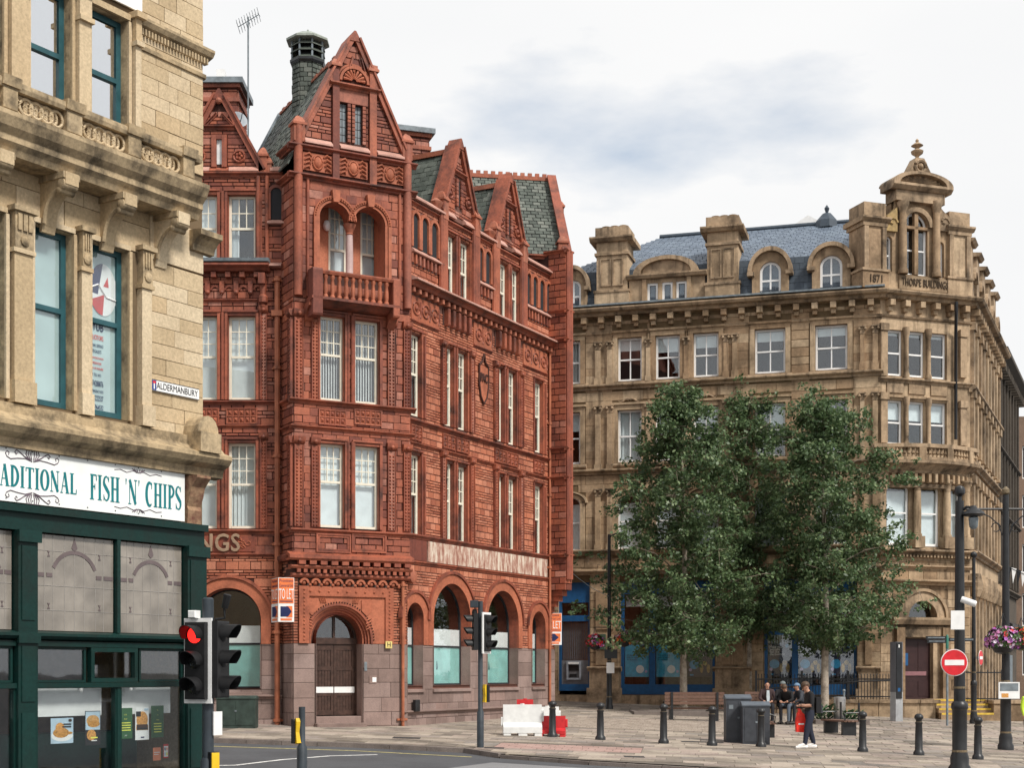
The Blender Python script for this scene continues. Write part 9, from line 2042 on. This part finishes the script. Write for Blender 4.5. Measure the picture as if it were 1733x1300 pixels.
    if hair is not None:
        mt, down, rsc = hair; k = MB(); P = []; n, m_ = 14, 7
        k.ball(hd+upv*.035-fw*.014, .108*rsc, 14, 9, (1.0, 1.08, 1.05)); 
        vs_ = [V(v) for v in k.v]; keep = [i for i, v in enumerate(vs_) if (v-hd).dot(upv) > down or (v-hd).dot(fw) < -.03 and (v-hd).dot(upv) > down-.09]
        ks = set(keep); k.f = [f for f in k.f if all(i in ks for i in f)]; k.m = [0]*len(k.f); h_ = k.build('hair' if mt is M_hairb else 'hat', mt, None, True, recalc=False); h_.parent = t
    if extra: extra(t, J)
    return t
def std(**kw):
    J = dict(pelvis=(0, 0, .95, (.155, .12)), waist=(0, 0, 1.08, (.15, .11)), chest=(0, .01, 1.34, (.17, .125)), neck=(0, 0, 1.49, .058), chin=(0, -.02, 1.57, (.066, .075)), head=(0, -.015, 1.65, (.082, .098)), crown=(0, .0, 1.735, (.06, .075)),
             shL=(.19, .01, 1.42, .07), elL=(.23, .02, 1.13, .052), wrL=(.22, -.06, .88, .036), haL=(.22, -.08, .80, (.045, .025)), shR=(-.19, .01, 1.42, .07), elR=(-.23, .02, 1.13, .052), wrR=(-.22, -.06, .88, .036), haR=(-.22, -.08, .80, (.045, .025)),
             hipL=(.095, 0, .88, .10), knL=(.10, -.01, .49, .068), anL=(.10, .02, .09, .048), toL=(.11, -.15, .04, (.048, .032)), hipR=(-.095, 0, .88, .10), knR=(-.10, -.01, .49, .068), anR=(-.10, .02, .09, .048), toR=(-.11, -.15, .04, (.048, .032)))
    J.update(kw); return J
# standing man with phone and red bag, facing left
pM = ground(1370, 1268)
Js = std(neck=(0, -.03, 1.48, .06), chin=(0, -.10, 1.53, (.066, .075)), head=(0, -.105, 1.61, (.082, .098)), crown=(0, -.085, 1.70, (.06, .075)), face=(0, -.8, -.6),
         shL=(.19, .0, 1.41, .075), elL=(.24, -.02, 1.13, .055), wrL=(.16, -.20, 1.12, .04), haL=(.10, -.26, 1.13, (.042, .028)), shR=(-.19, .0, 1.41, .075), elR=(-.24, -.02, 1.13, .055), wrR=(-.14, -.20, 1.12, .04), haR=(-.08, -.26, 1.12, (.042, .028)),
         knL=(.10, -.10, .50, .085), anL=(.10, -.16, .11, .065), toL=(.11, -.38, .045, (.06, .045)), hipL=(.095, 0, .88, .12), hipR=(-.095, 0, .88, .12), knR=(-.10, .04, .49, .085), anR=(-.10, .16, .11, .065), toR=(-.11, -.06, .045, (.06, .045)))
man = person(pM, rad(-82), Js, 'man in black t-shirt looking down at his phone with a red carrier bag', dict(skin=M_skin, top=M_tee, fore=M_skin, leg=M_navyc, shoe=M_wshoe), (M_hairb, .03, 1.0))
man.scale = (1.06, 1.06, 1.06)
Mm = worldloc(man)
ph = Mm@V((-.0, -.33, 1.16)); Fp = Frame(ph, Mm.to_3x3()@V((1, 0, 0)), Mm.to_3x3()@V((0, -.8, .6))); o = piece(None, 'phone', Fp, -.036, .036, -.075, .075, -.005, .005, M_black); setp(o, 'dark mobile phone held by the man with the red bag', 'phone')
bc = Mm@V((-.12, -.20, 0)); bx_ = Mm.to_3x3()@V((0, 1, 0)); FBg = Frame(V((bc.x, bc.y, pM.z)), bx_); t = thing('carrier_bag', V((bc.x, bc.y, pM.z+.42)), "bright red carrier bag hanging from the standing man's hand", 'bag')
m = MB(); P = [(-.13, .46), (.14, .44), (.15, .55), (.14, .78), (.10, .94), (.03, 1.0), (-.03, 1.10), (-.07, 1.10), (-.06, 1.02), (-.10, .96), (-.14, .72)]; m.prism(FBg, P, -.06, .06); m.build('bag', M_redbag, t); piece(t, 'white_print', FBg, -.08, .08, .66, .70, .061, .064, M_white)
rk = thing('backpack', Mm@V((0, .26, 1.1)), 'dark backpack worn by the standing man', 'backpack'); FR = Frame(Mm@V((0, .135, 0)), Mm.to_3x3()@V((-1, 0, 0))); piece(rk, 'pack', FR, -.15, .15, .98, 1.42, .0, .16, M_tee, .12); piece(rk, 'pocket', FR, -.11, .11, 1.0, 1.2, .16, .20, M_gcoat, .1)
def sit(seat, lean=.0, **kw):
    z = seat; J = dict(pelvis=(0, 0, z+.11, (.165, .13)), waist=(0, -.02-lean*.25, z+.27, (.165, .13)), chest=(0, -.04-lean*.75, z+.52-lean*.1, (.19, .14)), neck=(0, -.05-lean, z+.68-lean*.25, .06), chin=(0, -.09-lean*1.1, z+.745-lean*.3, (.066, .075)), head=(0, -.085-lean*1.15, z+.825-lean*.35, (.082, .098)), crown=(0, -.07-lean*1.15, z+.91-lean*.38, (.06, .075)),
             shL=(.20, -.04-lean*.85, z+.60-lean*.2, .08), elL=(.27, -.12-lean*.8, z+.33-lean*.1, .06), wrL=(.15, -.33-lean*.5, z+.23, .042), haL=(.09, -.38-lean*.5, z+.22, (.045, .03)), shR=(-.20, -.04-lean*.85, z+.60-lean*.2, .08), elR=(-.27, -.12-lean*.8, z+.33-lean*.1, .06), wrR=(-.15, -.33-lean*.5, z+.23, .042), haR=(-.09, -.38-lean*.5, z+.22, (.045, .03)),
             hipL=(.11, -.05, z+.10, .11), knL=(.16, -.46, z+.10, .075), anL=(.15, -.46, .10, .052), toL=(.16, -.62, .045, (.05, .036)), hipR=(-.11, -.05, z+.10, .11), knR=(-.16, -.46, z+.10, .075), anR=(-.15, -.46, .10, .052), toR=(-.16, -.62, .045, (.05, .036)))
    J.update(kw); return J
def sitter(F, u, d, rot, seat, lean, label, mats, hair, **kw): p = F.p(u, 0, d); person(V((p.x, p.y, p.z)), rad(rot), sit(seat, lean, **kw), label, mats, hair)
def uC(px, d=-.3): return FC_.U(px, d)
sitter(FC_, uC(1298), -.3, -4, .58, .04, 'bald man in dark jacket over pale shirt seated facing the camera', dict(skin=M_skin, top=M_maroon, fore=M_maroon, leg=M_blk2, shoe=M_shoe), None)
pz = FC_.p(uC(1298), .58, -.3)
sitter(FC_, uC(1323), -.3, 5, .58, .06, 'seated man in black hooded coat and grey beanie', dict(skin=M_skin, top=M_tee, fore=M_tee, leg=M_blk2, shoe=M_shoe), (M_bean, .03, 1.06))
sitter(FC_, uC(1339)-.05, -.12, -38, .58, .34, 'bent over seated man with brown hair and grey jeans', dict(skin=M_skin, top=M_tee, fore=M_tee, leg=M_jeans, shoe=M_shoe), (M_hairb, .02, 1.0), face=(0, -.75, -.66))
sitter(FC_, uC(1350)+.16, .05, -75, .56, .18, 'seated man in blue cap and slate jacket turned to the left', dict(skin=M_skin, top=M_gcoat, fore=M_gcoat, leg=M_blk2, shoe=M_shoe), (M_cap, .035, 1.05))
pc4 = FC_.p(uC(1350)+.16, 0, .05)
# pale shirt front of the first man
sh_p = FC_.p(uC(1298), .58, -.3); m = MB(); Fsh = Frame(V((sh_p.x, sh_p.y-.215, sh_p.z)), (1, 0, 0)); m.prism(Fsh, [(-.035, .18), (.05, .18), (.06, .40), (.045, .62), (-.045, .62), (-.055, .40)], -.10, .02); 
pers = [o for o in COL.objects if o.name.startswith('person') and 'bald' in o.get('label', '')][0]; m.build('shirt_front', M_lshirt, pers)
# passer-by in high visibility jacket at the right edge
pH = gpt(1741, 45); person(pH, rad(20), std(), 'passer-by in yellow high visibility jacket at the right edge', dict(skin=M_skin, top=M_hv, fore=M_hv, leg=M_navyc, shoe=M_shoe), (M_hairb, .03, 1.0))
